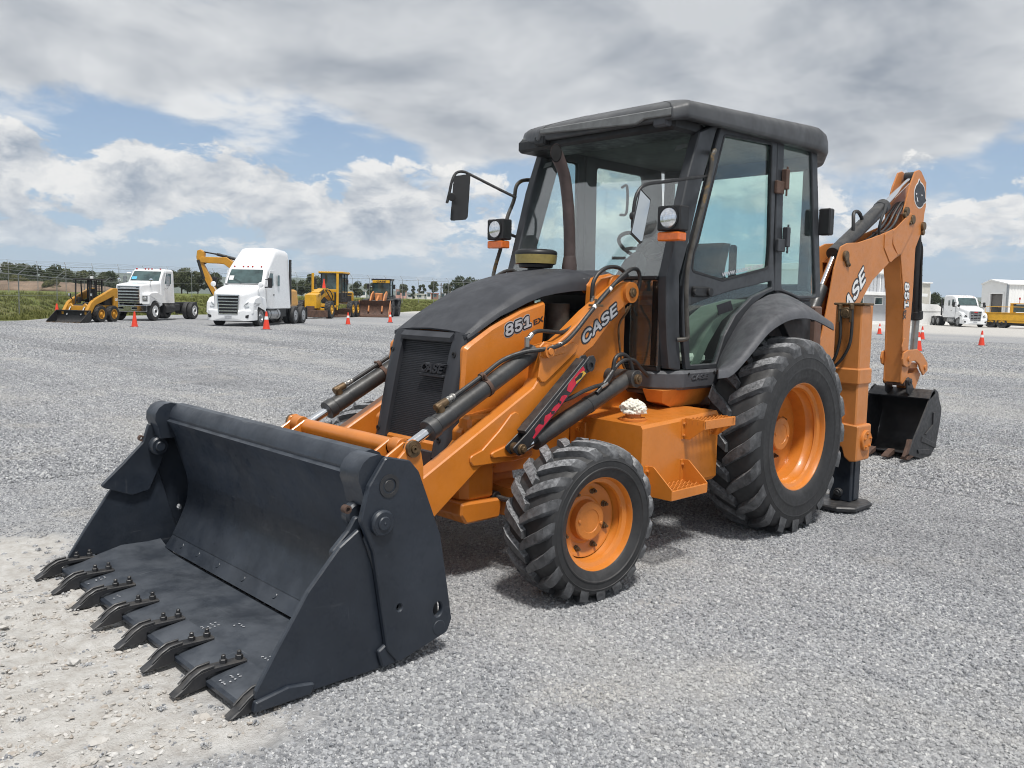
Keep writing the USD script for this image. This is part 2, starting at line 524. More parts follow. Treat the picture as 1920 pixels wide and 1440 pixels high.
M = {}
M['orange'] = surface('orange_paint', (0.56, 0.180, 0.022), 0.36, vary=0.09, scale=4.0, dust=0.16, dust_color=(0.44, 0.22, 0.085), bump=0.10, bump_scale=55.0, coat=0.25)
M['orange_worn'] = surface('worn_orange_paint', (0.52, 0.170, 0.026), 0.48, vary=0.12, scale=9.0, dust=0.18, dust_color=(0.42, 0.25, 0.13), bump=0.25, bump_scale=40.0)
M['boom_orange'] = surface('faded_orange_paint', (0.50, 0.185, 0.048), 0.42, vary=0.06, scale=5.0, dust=0.12, dust_color=(0.43, 0.25, 0.115), bump=0.12, bump_scale=45.0)
M['charcoal'] = surface('charcoal_paint', (0.016, 0.021, 0.030), 0.40, vary=0.22, scale=3.0, dust=0.40, dust_color=(0.10, 0.112, 0.13), bump=0.22, bump_scale=30.0, rough_vary=0.14, scratch=0.55)  # bluish dust on upward faces also paints in sky reflection
M['black_metal'] = surface('black_metal', (0.020, 0.021, 0.024), 0.45, vary=0.3, scale=7.0, dust=0.28, dust_color=(0.17, 0.155, 0.135), bump=0.2)
M['cylinder'] = surface('cylinder_paint', (0.028, 0.029, 0.031), 0.42, vary=0.25, scale=8.0, dust=0.3, dust_color=(0.16, 0.145, 0.125), bump=0.15, rust=0.18)
M['hood'] = surface('hood_plastic', (0.026, 0.028, 0.034), 0.55, vary=0.10, scale=3.0, dust=0.14, dust_color=(0.16, 0.165, 0.18), bump=0.25, bump_scale=220.0)
M['grey_plastic'] = surface('weathered_grey_plastic', (0.055, 0.057, 0.064), 0.55, vary=0.22, scale=5.0, dust=0.38, dust_color=(0.17, 0.172, 0.18), bump=0.18, bump_scale=90.0)
M['roof'] = surface('roof_plastic', (0.052, 0.054, 0.058), 0.5, vary=0.18, scale=3.5, dust=0.35, dust_color=(0.16, 0.158, 0.15), bump=0.15, bump_scale=90.0)
M['cab'] = surface('cab_frame_paint', (0.036, 0.039, 0.044), 0.45, vary=0.2, scale=5.0, dust=0.25, dust_color=(0.17, 0.17, 0.17), rust=0.10, bump=0.12)
M['black'] = surface('black_rubber_trim', (0.012, 0.012, 0.013), 0.5, vary=0.3)
M['dark_inside'] = surface('dark_interior', (0.020, 0.020, 0.022), 0.7, vary=0.3)
M['grime'] = surface('grimy_engine', (0.045, 0.036, 0.028), 0.7, vary=0.4, scale=12.0, dust=0.3)
M['rubber'] = surface('tyre_rubber', (0.020, 0.020, 0.021), 0.62, vary=0.25, scale=9.0, dust=0.22, dust_color=(0.15, 0.145, 0.14), bump=0.25, bump_scale=50.0, edge=0.35)
M['tread'] = surface('worn_tread_rubber', (0.060, 0.061, 0.064), 0.52, vary=0.5, scale=22.0, dust=0.95, dust_color=(0.31, 0.315, 0.325), bump=0.5, bump_scale=70.0)
M['chrome'] = surface('polished_chrome', (0.80, 0.81, 0.83), 0.12, metallic=1.0, vary=0.03, rough_vary=0.05)
M['steel'] = surface('dull_steel', (0.33, 0.32, 0.30), 0.42, metallic=0.8, vary=0.2, rust=0.15)
M['rusty'] = surface('rusty_steel', (0.085, 0.048, 0.034), 0.75, vary=0.35, scale=14.0, bump=0.35, bump_scale=50.0)
M['exhaust'] = surface('rusted_exhaust', (0.062, 0.043, 0.040), 0.6, vary=0.25, scale=10.0, dust=0.2, dust_color=(0.13, 0.10, 0.09), bump=0.2)
M['hose'] = surface('hydraulic_hose', (0.017, 0.017, 0.018), 0.5, vary=0.3, scale=15.0, dust=0.25, dust_color=(0.14, 0.13, 0.12))
M['bronze'] = surface('greasy_pin', (0.13, 0.085, 0.045), 0.5, metallic=0.5, vary=0.4, scale=25.0, rust=0.3)
M['yellow_clear'] = surface('yellowed_plastic', (0.30, 0.235, 0.075), 0.35, vary=0.2, scale=12.0, dust=0.4, dust_color=(0.25, 0.22, 0.15))
M['white'] = surface('white_vehicle_paint', (0.78, 0.79, 0.80), 0.28, vary=0.03, coat=0.3)
M['white_wall'] = surface('white_wall_panel', (0.80, 0.80, 0.785), 0.6, vary=0.05, scale=0.6)
M['decal_silver'] = surface('silver_decal', (0.40, 0.41, 0.43), 0.35, vary=0.18, scale=12.0)
M['decal_dark'] = surface('dark_decal', (0.018, 0.018, 0.022), 0.4, vary=0.1)
M['decal_white'] = surface('white_decal', (0.74, 0.74, 0.73), 0.4, vary=0.05)
M['decal_red'] = surface('red_sticker', (0.52, 0.018, 0.045), 0.4, vary=0.2, scale=20.0)
M['decal_yellow'] = surface('yellow_sticker', (0.55, 0.33, 0.04), 0.4, vary=0.25, scale=25.0)
M['amber'] = surface('amber_lens', (0.62, 0.13, 0.012), 0.2, vary=0.15, scale=40.0, coat=0.6)
M['red_lens'] = surface('red_lens', (0.45, 0.02, 0.015), 0.2, vary=0.1)
M['reflector'] = surface('lamp_reflector', (0.75, 0.76, 0.78), 0.16, metallic=0.9, vary=0.15, scale=40.0)
M['mirror'] = surface('mirror_glass', (0.62, 0.66, 0.68), 0.03, metallic=1.0, vary=0.01, rough_vary=0.01)
M['seat'] = surface('seat_fabric', (0.030, 0.030, 0.032), 0.85, vary=0.3, scale=20.0)
M['olive'] = surface('inner_fender_mat', (0.17, 0.19, 0.155), 0.8, vary=0.15)
M['cloth'] = surface('dirty_white_cloth', (0.72, 0.69, 0.60), 0.9, vary=0.15, scale=30.0, dust=0.12, dust_color=(0.30, 0.24, 0.15))
M['glass'] = glass('window_glass', (0.86, 0.945, 0.925), dirt=0.012)
M['windscreen'] = glass('windscreen_glass', (0.955, 0.98, 0.975), reflect=0.9, dirt=0.03, base=0.12)
M['vehicle_glass'] = surface('dark_vehicle_glass', (0.03, 0.045, 0.05), 0.06, vary=0.3, scale=1.5, spec=0.8, rough_vary=0.02)
M['cone'] = surface('cone_plastic', (0.72, 0.050, 0.020), 0.5, vary=0.08)
M['cone_band'] = surface('cone_reflective_band', (0.75, 0.75, 0.74), 0.4, vary=0.05)
M['yellow'] = surface('machine_yellow', (0.62, 0.33, 0.015), 0.42, vary=0.12, scale=3.0, dust=0.15)
M['cat_yellow'] = surface('ochre_yellow_paint', (0.52, 0.25, 0.022), 0.42, vary=0.12, scale=3.0, dust=0.12)
M['bark'] = surface('bark', (0.10, 0.075, 0.055), 0.9, vary=0.3)
M['lining'] = surface('cab_lining', (0.13, 0.14, 0.135), 0.8, vary=0.15)
M['rail'] = surface('worn_grab_rail', (0.075, 0.070, 0.062), 0.45, metallic=0.3, vary=0.4, scale=14.0, rust=0.45, rust_scale=6.0, rust_color=(0.20, 0.125, 0.045))
M['worn_floor'] = surface('worn_bucket_floor', (0.030, 0.036, 0.046), 0.42, vary=0.2, scale=2.5, dust=0.45, dust_color=(0.12, 0.132, 0.15), bump=0.1, bump_scale=25.0, scratch=0.6, scratch_color=(0.17, 0.18, 0.19), rust=0.12, rust_scale=5.0, rust_color=(0.075, 0.055, 0.042))  # worn paint; pale bluish upward tone also paints in the sky sheen
M['visor'] = surface('chalky_visor_plastic', (0.15, 0.155, 0.155), 0.6, vary=0.25, scale=9.0, dust=0.3, dust_color=(0.30, 0.30, 0.29))
M['primer'] = surface('dull_primer', (0.14, 0.085, 0.065), 0.7, vary=0.2, dust=0.2)
M['soot'] = surface('soot', (0.006, 0.006, 0.006), 0.9, vary=0.2)  # black of the exhaust mouth disc, shade inside the pipe painted on
M['galvanised'] = surface('galvanised_steel', (0.22, 0.23, 0.235), 0.6, metallic=0.2, vary=0.2)

# ---------------------------------------------------------------- ground
def sstep(x, a, b):
    t = np.clip((np.asarray(x, float) - a) / (b - a), 0, 1)
    return t * t * (3 - 2 * t)


def dirt_mask(x, y):
    p = np.stack([np.asarray(x, float) * 1.7, np.asarray(y, float) * 1.7, np.zeros_like(np.asarray(x, float))], -1)
    w = meshkit.fbm(p, 4, 5) - 0.5
    a = sstep(x - 4.02 - 0.12 * np.abs(y) ** 2 * 0.0 + w * 0.9, -0.10, 0.35)
    b = sstep(y + 2.35 + w * 1.6, -0.2, 0.7) * sstep(1.62 - y + w * 1.1, -0.15, 0.5)
    c = sstep(1.0 - ((x - 1.95) ** 2 / 0.10 + (y - 1.42) ** 2 / 0.03) + w, 0.1, 0.9) * 0.6
    return np.clip(a * b + c, 0, 1)


def ground_height(x, y):
    p = np.stack([np.asarray(x, float), np.asarray(y, float), np.zeros_like(np.asarray(x, float))], -1)
    d = dirt_mask(x, y)
    furrow = (meshkit.fbm(p * np.array([2.2, 7.0, 1.0]), 4, 9) - 0.5)
    clod = np.clip(meshkit.fbm(p * 9.0, 3, 21) - 0.52, 0, 1)
    near = np.exp(-np.hypot(np.asarray(x) - 3.0, np.asarray(y) - 1.0) / 9.0)
    return d * (0.055 * furrow + 0.10 * clod) - 0.012 * d + near * 0.012 * (meshkit.fbm(p * 1.3, 3, 2) - 0.5) - 0.006


def spaced(lo, hi, step, far, n):
    g = np.geomspace(step * 1.5, far, n)
    return np.concatenate([lo - g[::-1], np.arange(lo, hi, step), hi + g])


gx, gy = spaced(-0.8, 6.4, 0.05, 2900.0, 34), spaced(-3.4, 3.6, 0.05, 2900.0, 34)
GX, GY = np.meshgrid(gx, gy, indexing='ij')
GZ = np.where(np.hypot(GX, GY) < 40, ground_height(GX, GY), 0.0)
gmesh = sheet(np.stack([GX, GY, GZ], -1))


def ground_material():
    g = Graph()
    pos = g.add('geometry', 'position')
    sx = g.add('separate_xyz', vector=pos)
    fine = g.noise(pos, 55.0, 3.0, 0.7)
    vor = g.add('voronoi_texture', 'color', vector=pos, scale=48.0)
    vs = g.add('separate_xyz', 'x', vector=vor)
    mid = g.noise(pos, 0.9, 6.0, 0.6)
    big = g.noise(pos, 0.10, 4.0, 0.6)
    stretch = g.noise(g.add('mapping', 'vector', vector=pos, rotation=(0, 0, -0.72), scale=(0.30, 0.035, 1.0)), 1.0, 6.0, 0.62)
    grain = g.math('add', g.math('multiply', fine, 0.6), g.math('multiply', vs, 0.4))
    c = g.add('rgb_ramp', 'color', ramp=[(0.15, (0.13, 0.135, 0.145)), (0.42, (0.235, 0.241, 0.252)), (0.62, (0.32, 0.325, 0.334)), (0.85, (0.45, 0.452, 0.455))], fac=grain)
    c = g.mix(g.smooth(mid, 0.45, 0.8, 0.0, 0.25), c, (0.40, 0.385, 0.36))
    c = g.mix(g.smooth(stretch, 0.52, 0.68, 0.0, 0.45), c, (0.45, 0.425, 0.385))
    c = g.mix(g.smooth(stretch, 0.48, 0.34, 0.0, 0.35), c, (0.22, 0.223, 0.23))
    c = g.mix(g.smooth(big, 0.5, 0.7, 0.0, 0.25), c, (0.42, 0.405, 0.38))
    spk = g.noise(pos, 7.0, 4.0, 0.75)
    med = g.noise(pos, 1.8, 7.0, 0.72)
    c = g.mix(g.smooth(med, 0.50, 0.66, 0.0, 0.28), c, (0.45, 0.45, 0.455))
    c = g.mix(g.smooth(med, 0.48, 0.34, 0.0, 0.32), c, (0.20, 0.203, 0.21))
    c = g.mix(g.smooth(spk, 0.52, 0.70, 0.0, 0.4), c, (0.47, 0.47, 0.475))
    c = g.mix(g.smooth(spk, 0.46, 0.30, 0.0, 0.45), c, (0.17, 0.172, 0.18))
    d = g.add('attribute', 'fac', attribute='dirt')
    dn = g.noise(pos, 14.0, 8.0, 0.7)
    dc = g.add('rgb_ramp', 'color', ramp=[(0.25, (0.31, 0.28, 0.25)), (0.5, (0.455, 0.44, 0.415)), (0.75, (0.56, 0.55, 0.53))], fac=dn)
    c = g.mix(d, c, dc)
    # paler bare yard in front of the sheds, far off
    yard = g.smooth(g.math('add', sx + '.x', g.math('multiply', sx + '.y', 0.1)), -52.0, -62.0, 0.0, 0.75)
    c = g.mix(yard, c, (0.50, 0.48, 0.445))
    h = g.math('add', g.math('multiply', fine, 0.6), g.math('multiply', g.noise(pos, 140.0, 2.0, 0.6), 0.4))
    nb = g.add('bump', 'normal', height=h, strength=0.9, distance=0.02)
    p = g.add('principled_bsdf', 'BSDF', base_color=c, roughness=0.95, specular_ior_level=0.25, normal=nb)
    return g.build('gravel_ground', surface=p)


M['ground'] = ground_material()
gp = usdkit.mesh(stage, path_for(None, 'gravel_ground'), gmesh, M['ground'], smooth=True)
dm = np.where(np.hypot(GX, GY) < 12, dirt_mask(GX, GY), 0.0).ravel()
UsdGeom.PrimvarsAPI(gp).CreatePrimvar('dirt', Sdf.ValueTypeNames.FloatArray, 'vertex').Set(Vt.FloatArray.FromNumpy(dm.astype(np.float32)))
tag(gp.GetPrim(), kind='structure')


def stone_material(name, ramp):
    g = Graph()
    v = g.add('attribute', 'fac', attribute='tone')
    pos = g.add('geometry', 'position')
    c = g.add('rgb_ramp', 'color', ramp=ramp, fac=v)
    c = g.mix(g.smooth(g.noise(pos, 0.75, 7.0, 0.66), 0.52, 0.70, 0.0, 0.55), c, (0.42, 0.40, 0.365))
    st_ = g.noise(g.add('mapping', 'vector', vector=pos, rotation=(0, 0, -0.72), scale=(0.30, 0.06, 1.0)), 1.0, 6.0, 0.62)
    c = g.mix(g.smooth(st_, 0.50, 0.66, 0.0, 0.55), c, (0.43, 0.42, 0.40))
    c = g.mix(g.smooth(st_, 0.50, 0.36, 0.0, 0.50), c, (0.155, 0.16, 0.172))
    n = g.noise(pos, 160.0, 3.0, 0.6)
    c = g.mix(g.smooth(n, 0.3, 0.8, 0.0, 0.3), c, (0.40, 0.39, 0.375))
    p = g.add('principled_bsdf', 'BSDF', base_color=c, roughness=0.9, specular_ior_level=0.3)
    return g.build(name, surface=p)


M['stone'] = stone_material('crushed_stone', [(0.0, (0.125, 0.132, 0.147)), (0.3, (0.225, 0.234, 0.250)), (0.6, (0.305, 0.313, 0.328)), (0.88, (0.40, 0.407, 0.416)), (1.0, (0.56, 0.56, 0.555))])
M['clod'] = stone_material('dry_dirt', [(0.0, (0.33, 0.285, 0.24)), (0.4, (0.43, 0.405, 0.37)), (0.8, (0.50, 0.485, 0.46)), (1.0, (0.58, 0.565, 0.54))])
ICO0, ICO1 = trimesh.creation.icosahedron(), trimesh.creation.icosphere(1)


def pebble(size, r, base=ICO0):
    v = np.array(base.vertices) * (1 + r.uniform(-0.32, 0.32, (len(base.vertices), 1)))
    v = v * r.uniform(0.6, 1.15, 3) * np.array([1, 1, 0.72])
    q = trimesh.transformations.random_rotation_matrix(r.random(3))[:3, :3]
    q = q if r.random() < 0.5 else np.eye(3)
    a = r.uniform(0, 6.28); ca, sa = math.cos(a), math.sin(a)
    return (v @ q.T @ np.array([[ca, sa, 0], [-sa, ca, 0], [0, 0, 1]])) * size * 0.5, np.array(base.faces)


def pebble_patch(side, count, lo, hi, r):
    """A square tile of loose stones, and a tone for each vertex."""
    V, F, T, n = [], [], [], 0
    m = int(math.sqrt(count))
    for k in range(m * m):
        v, f = pebble(lo + (hi - lo) * r.random() ** 2.0, r)
        x, y = ((k % m + 0.5 + r.uniform(-0.5, 0.5)) / m - 0.5) * side, ((k // m + 0.5 + r.uniform(-0.5, 0.5)) / m - 0.5) * side
        V.append(v + [x, y, v[:, 2].max() * r.uniform(0.0, 0.8)]); F.append(f + n); n += len(v)
        T.append(np.full(len(v), r.random()))
    return trimesh.Trimesh(np.vstack(V), np.vstack(F), process=False), np.concatenate(T)


def instancer(name, protos, mats, pos, which, yaw, scale, kind='stuff', label=None, category=None):
    pi = UsdGeom.PointInstancer.Define(stage, path_for(None, name))
    for k, (m, mt) in enumerate(zip(protos, mats)):
        m, tone = m if isinstance(m, tuple) else (m, None)
        pr = usdkit.mesh(stage, f'{pi.GetPath()}/{name}_patch' + (f'_{k:03d}' if k else ''), m, mt, smooth=False)
        if tone is not None:
            set_tone(pr, tone)
        pi.CreatePrototypesRel().AddTarget(pr.GetPath())
    pi.CreateProtoIndicesAttr(Vt.IntArray.FromNumpy(np.asarray(which, np.int32)))
    pi.CreatePositionsAttr(Vt.Vec3fArray.FromNumpy(np.asarray(pos, np.float32)))
    pi.CreateOrientationsAttr(Vt.QuathArray([Gf.Quath(math.cos(a / 2), 0, 0, math.sin(a / 2)) for a in yaw]))
    s = np.asarray(scale, np.float32)
    pi.CreateScalesAttr(Vt.Vec3fArray.FromNumpy(np.repeat(s[:, None], 3, 1) if s.ndim == 1 else s))
    return tag(pi.GetPrim(), label, category, kind=kind)


def wedge(r0, r1, step, margin=0.06, jit=0.0):
    """Jittered ground points that the camera can see between two distances."""
    R = r1 + 1
    xs = np.arange(CAM[0] - R, CAM[0] + R, step); ys = np.arange(CAM[1] - R, CAM[1] + R, step)
    X, Y = np.meshgrid(xs, ys)
    X = X.ravel() + rng.uniform(-jit, jit, X.size) * step; Y = Y.ravel() + rng.uniform(-jit, jit, Y.size) * step
    P = np.column_stack([X, Y, np.zeros_like(X)])
    q = P - CAM
    dep = q @ fwd
    u, v = (q @ right) / np.maximum(dep, 1e-6), -(q @ up) / np.maximum(dep, 1e-6)
    rr = np.hypot(q[:, 0], q[:, 1])
    ok = (dep > 0.3) & (np.abs(u) < 960 / FPX + margin + 0.25 / np.maximum(rr, 0.5)) & (v < 742 / FPX + 0.10 + 0.1 / np.maximum(rr, 0.5)) & (rr > r0) & (rr <= r1)
    return P[ok]


near = wedge(1.0, 8.62, 0.105)
dmk = dirt_mask(near[:, 0], near[:, 1])
under = (near[:, 0] > 3.55) & (near[:, 0] < 4.2) & (np.abs(near[:, 1]) < 1.08)
fine_ = (near[:, 0] > 3.3) & (near[:, 0] < 6.2) & (near[:, 1] > -3.3) & (near[:, 1] < 2.9)
big_ = np.max([dirt_mask(near[:, 0] + a, near[:, 1] + b) for a in (-0.06, 0, 0.06) for b in (-0.06, 0, 0.06)], axis=0) > 0.04
mixed = near[fine_ & big_]
sub = []
for a in np.arange(-1, 2):
    for b in np.arange(-1, 2):
        sub.append(mixed + [a * 0.035, b * 0.035, 0])
sub = np.vstack(sub)
sm = dirt_mask(sub[:, 0], sub[:, 1])
inside = (sub[:, 0] > 3.55) & (sub[:, 0] < 4.2) & (np.abs(sub[:, 1]) < 1.08)
small = sub[(rng.random(len(sub)) > np.clip(sm * 1.05, 0, 0.90)) & ~inside]
small[:, :2] += rng.uniform(-0.014, 0.014, (len(small), 2))
small[:, 2] = ground_height(small[:, 0], small[:, 1]) - 0.003
near = near[~(fine_ & big_) & ~under]
near[:, 2] = ground_height(near[:, 0], near[:, 1]) - 0.002
r5 = np.random.default_rng(5)
patches = [pebble_patch(0.112, 150, 0.007, 0.0225, r5) for _ in range(6)]
far_ = wedge(8.30, 24.0, 0.36)
patches2 = [pebble_patch(0.375, 560, 0.012, 0.034, r5) for _ in range(4)]
far2_ = wedge(23.4, 50.0, 1.0)
patches3 = [pebble_patch(1.04, 1200, 0.022, 0.056, r5) for _ in range(3)]
patches4 = [pebble_patch(0.034, 16, 0.006, 0.019, r5) for _ in range(6)]
allp = np.vstack([near, far_, far2_, small])
idx = np.concatenate([rng.integers(0, 6, len(near)), rng.integers(6, 10, len(far_)), rng.integers(10, 13, len(far2_)), rng.integers(13, 19, len(small))])
instancer('gravel', patches + patches2 + patches3 + patches4, [M['stone']] * 19, allp, idx, rng.integers(0, 4, len(allp)) * (math.pi / 2), np.ones(len(allp)),
          label='grey crushed stone spread loose over the whole yard', category='gravel')

# crumbled dirt thrown up in front of the teeth
V, F, CT, n = [], [], [], 0
for k in range(20000):
    x, y = rng.uniform(4.05, 5.2), rng.uniform(-1.9, 1.7)
    tooth_line = np.min(np.abs(y - 1.096 * (1 - 2 * np.arange(8) / 7)))
    if dirt_mask(x, y) < 0.25 or (x < 4.22 and abs(y) < 1.1) or rng.random() < 0.30 + 5.0 * tooth_line:
        continue
    big_one = rng.random() < 0.004
    s = rng.uniform(0.045, 0.085) if big_one else 0.005 + 0.026 * rng.random() ** 3
    v, f = pebble(s, rng, ICO1 if s > 0.03 else ICO0)
    v[:, 2] *= 0.7
    V.append(v + [x, y, float(ground_height(x, y)) + s * 0.12]); F.append(f + n); n += len(v)
    CT.append(np.full(len(v), rng.random()))
cl_ = usdkit.mesh(stage, path_for(None, 'dirt_clods'), trimesh.Trimesh(np.vstack(V), np.vstack(F), process=False), M['clod'], smooth=False)
set_tone(cl_, np.concatenate(CT))
tag(cl_.GetPrim(), 'pale crumbly dirt pushed up in front of the loader bucket teeth', 'dirt', kind='stuff')


# ---------------------------------------------------------------- wheels of the backhoe loader
def tyre_mesh(R, W, r_bead, lugs, lug_h, half_t, skew, wrap=0.80, seg=72):
    """Carcass and angled lugs; axle along +y, outer side at +y, centre at origin."""
    Rc = R - lug_h
    hw = W / 2
    prof = [(r_bead, -hw * 0.80), (r_bead + 0.012, -hw * 0.90), (r_bead + 0.05, -hw * 0.985), (r_bead + (Rc - r_bead) * 0.34, -hw * 0.998), (r_bead + (Rc - r_bead) * 0.36, -hw - 0.004), (r_bead + (Rc - r_bead) * 0.40, -hw - 0.004), (r_bead + (Rc - r_bead) * 0.42, -hw), (r_bead + (Rc - r_bead) * 0.62, -hw), (r_bead + (Rc - r_bead) * 0.635, -hw - 0.003), (r_bead + (Rc - r_bead) * 0.65, -hw), (Rc - (Rc - r_bead) * 0.22, -hw * 0.965),
            (Rc - 0.028, -hw * 0.90), (Rc - 0.008, -hw * 0.74), (Rc, -hw * 0.4), (Rc + 0.002, 0)]
    prof = prof + [(r, -h) for r, h in prof[-2::-1]]
    carc = lathe(prof, (0, 0, 0), (0, 1, 0), seg)
    # lug tops follow this section
    sec_a = np.array([-0.06, 0.18, 0.42, 0.68, 0.88, 0.985]) * hw
    drop = np.array([0.0, 0.0, 0.002, 0.006, 0.018, 0.052])
    out = []
    for side in (-1, 1):
        for k in range(lugs):
            p0 = 2 * math.pi * (k + (0.5 if side > 0 else 0.0)) / lugs
            rings = []
            for j, (a, dr) in enumerate(zip(sec_a, drop)):
                t = j / (len(sec_a) - 1)
                ph = p0 + skew * (t - 0.12) - (0.05 * skew if j == 0 else 0) + (0.10 * skew if t > 0.7 else 0) * (t - 0.7)
                th = half_t * (0.78 if j == 0 else 1.0 + 0.25 * t)
                rt, rb = R - dr, Rc - drop[j] - 0.012 * (1 if j < 5 else 2.2)
                q = []
                for rr, w in ((rb, 1.32), (rt - 0.004, 1.04), (rt, 0.94)):
                    q.append((rr, ph - th * w / R))
                for rr, w in ((rt, 0.94), (rt - 0.004, 1.04), (rb, 1.32)):
                    q.append((rr, ph + th * w / R))
                rings.append(np.array([(rr * math.cos(f), side * a, rr * math.sin(f)) for rr, f in q]))
            m = loft(rings if side < 0 else rings[::-1])
            out.append(m)
    return carc, cat(out)


def fix(m):
    """Consistent outward faces."""
    m = trimesh.Trimesh(np.array(m.vertices), np.array(m.faces), process=False)
    trimesh.repair.fix_normals(m, multibody=False)
    return m


def wheel(parent, name, centre, outer_lip_y, R, W, r_lip, hub, lugs, lug_h, half_t, skew, steer=0.0, left=True, label=None):
    """hub: (rim width, dish offset from the lip, disc radius, hub radius, hub face offset, nut circle, nuts)."""
    rimw, dish, rdisc, rhub, face, rnut, nuts = hub
    w = xform(name, parent)
    if label:
        tag(w, label)
    s = 1 if left else -1
    cx, cz = centre
    lip = W / 2 - 0.03

    def put(m, flip_ok=True):
        v = np.array(m.vertices); f = np.array(m.faces)
        v[:, 1] -= lip                     # the lip lies at local y = 0
        if not left:
            v[:, 1] *= -1; f = f[:, ::-1]
        st = steer
        c, sn = math.cos(st), math.sin(st)
        ky = -(outer_lip_y - 0.75) * s
        v[:, 1] -= ky
        x, y = v[:, 0] * c - v[:, 1] * sn, v[:, 0] * sn + v[:, 1] * c
        v[:, 0], v[:, 1] = x + cx, y + ky + s * outer_lip_y
        v[:, 2] += cz
        return trimesh.Trimesh(v, f, process=False)

    carc, lg = tyre_mesh(R, W, r_lip - 0.012, lugs, lug_h, half_t, skew)
    part('tyre', put(carc), M['rubber'], w, smooth=40)
    part('tread', put(lg), M['tread'], w, smooth=25)
    y = lip
    # rim barrel, outer side to inner side
    pr = [(r_lip - 0.004, y - 0.030), (r_lip + 0.004, y - 0.004), (r_lip, y + 0.003), (r_lip - 0.010, y), (r_lip - 0.016, y - 0.014), (r_lip - 0.020, y - 0.034), (r_lip - 0.042, y - 0.046),
          (r_lip - 0.048, y - 0.062), (r_lip - 0.040, y - 0.070), (r_lip - 0.046, y - 0.105), (r_lip - 0.062, y - 0.125), (r_lip - 0.066, y - rimw * 0.55), (r_lip - 0.05, y - rimw * 0.95),
          (r_lip - 0.005, y - rimw), (r_lip + 0.002, y - rimw + 0.01), (r_lip - 0.03, y - rimw + 0.03)]
    part('rim', put(fix(lathe(pr, (0, 0, 0), (0, 1, 0), 64))), M['orange'], w, smooth=35)
    pd = [(r_lip - 0.058, y - dish + 0.018), (rdisc, y - dish + 0.014), (rdisc - 0.02, y - dish), (rhub * 1.25, y - dish - 0.004), (rhub * 1.12, y - dish + 0.004), (0.0, y - dish + 0.004)]
    part('wheel_disc', put(fix(lathe(pd, (0, 0, 0), (0, 1, 0), 48))), M['orange'], w, smooth=35)
    ph = [(rhub * 1.05, y - dish - 0.02), (rhub * 1.05, y - face - 0.045), (rhub, y - face - 0.035), (rhub, y - face - 0.006), (rhub - 0.008, y - face), (rhub * 0.62, y - face + 0.001), (rhub * 0.60, y - face - 0.003), (0, y - face - 0.003)]
    part('hub', put(fix(lathe(ph, (0, 0, 0), (0, 1, 0), 40))), M['orange_worn'], w, smooth=35)
    for k in range(nuts):
        a = 2 * math.pi * k / nuts + 0.35
        part('wheel_nut', put(fix(cat([lathe([(0.020, -0.006), (0.020, 0.004), (0.014, 0.006), (0.014, 0.018), (0.008, 0.020), (0.008, 0.032), (0, 0.032)], (rnut * math.cos(a), y - dish, rnut * math.sin(a)), (0, 1, 0), 8)]))),
             M['bronze'], w)
    for k in range(2):
        a = 0.1 + k * 3.3
        part('hub_plug', put(fix(cyl((rhub * 0.78 * math.cos(a), y - face - 0.006, rhub * 0.78 * math.sin(a)), (rhub * 0.78 * math.cos(a), y - face + 0.008, rhub * 0.78 * math.sin(a)), 0.010, 8))), M['orange_worn'], w)
    return w


BL = thing('backhoe_loader', 'large orange backhoe loader with charcoal front bucket resting on the gravel', 'backhoe loader')
FRONT = ((2.139, 0.419), 1.183, 0.442, 0.36, 0.264, (0.30, 0.125, 0.185, 0.107, 0.075, 0.165, 8), 19, 0.034, 0.026, 0.30)
REAR = ((0.0, 0.689), 1.199, 0.709, 0.425, 0.391, (0.36, 0.235, 0.27, 0.120, 0.140, 0.20, 8), 20, 0.036, 0.036, 0.26)
wheel(BL, 'front_wheel', *FRONT, steer=-0.077, left=True)
wheel(BL, 'front_wheel', *FRONT, steer=-0.077, left=False)
rw = wheel(BL, 'rear_wheel', *REAR, left=True)
part('valve_stem', [cyl((0.285, 1.10, 0.78), (0.262, 1.11, 0.772), 0.030, 14), cyl((0.28, 1.10, 0.76), (0.275, 1.14, 0.757), 0.011, 8)], M['orange_worn'], rw)
wheel(BL, 'rear_wheel', *REAR, left=False)

# ---------------------------------------------------------------- chassis
for s in (1, -1):
    part('frame_rail', prism(fillet([(-0.75, 0.62), (-0.75, 0.95), (0.4, 0.98), (1.05, 1.03), (1.9, 1.02), (2.40, 0.95), (2.52, 0.86), (2.52, 0.62), (2.2, 0.58), (0.6, 0.58)], 0.03), s * 0.30, s * 0.42, 'y'), M['orange'], BL)
part('engine_block', [box(1.15, 2.25, -0.27, 0.27, 0.55, 1.30, 0.03), box(1.0, 1.7, -0.22, 0.22, 1.25, 1.55, 0.04), cyl((1.55, 0.24, 1.30), (1.55, 0.24, 1.60), 0.085, 18), cyl((1.55, 0.12, 1.35), (1.95, 0.12, 1.35), 0.06, 14)], M['grime'], BL)
part('front_counterweight', [box(2.30, 2.56, -0.34, 0.50, 0.44, 0.80, 0.04), prism(fillet([(2.28, 0.46), (2.30, 0.345), (2.56, 0.345), (2.60, 0.40), (2.60, 0.47)], 0.02), -0.36, 0.53, 'y', 0.012), box(2.26, 2.5, 0.36, 0.47, 0.62, 0.95, 0.02)], M['orange'], BL)
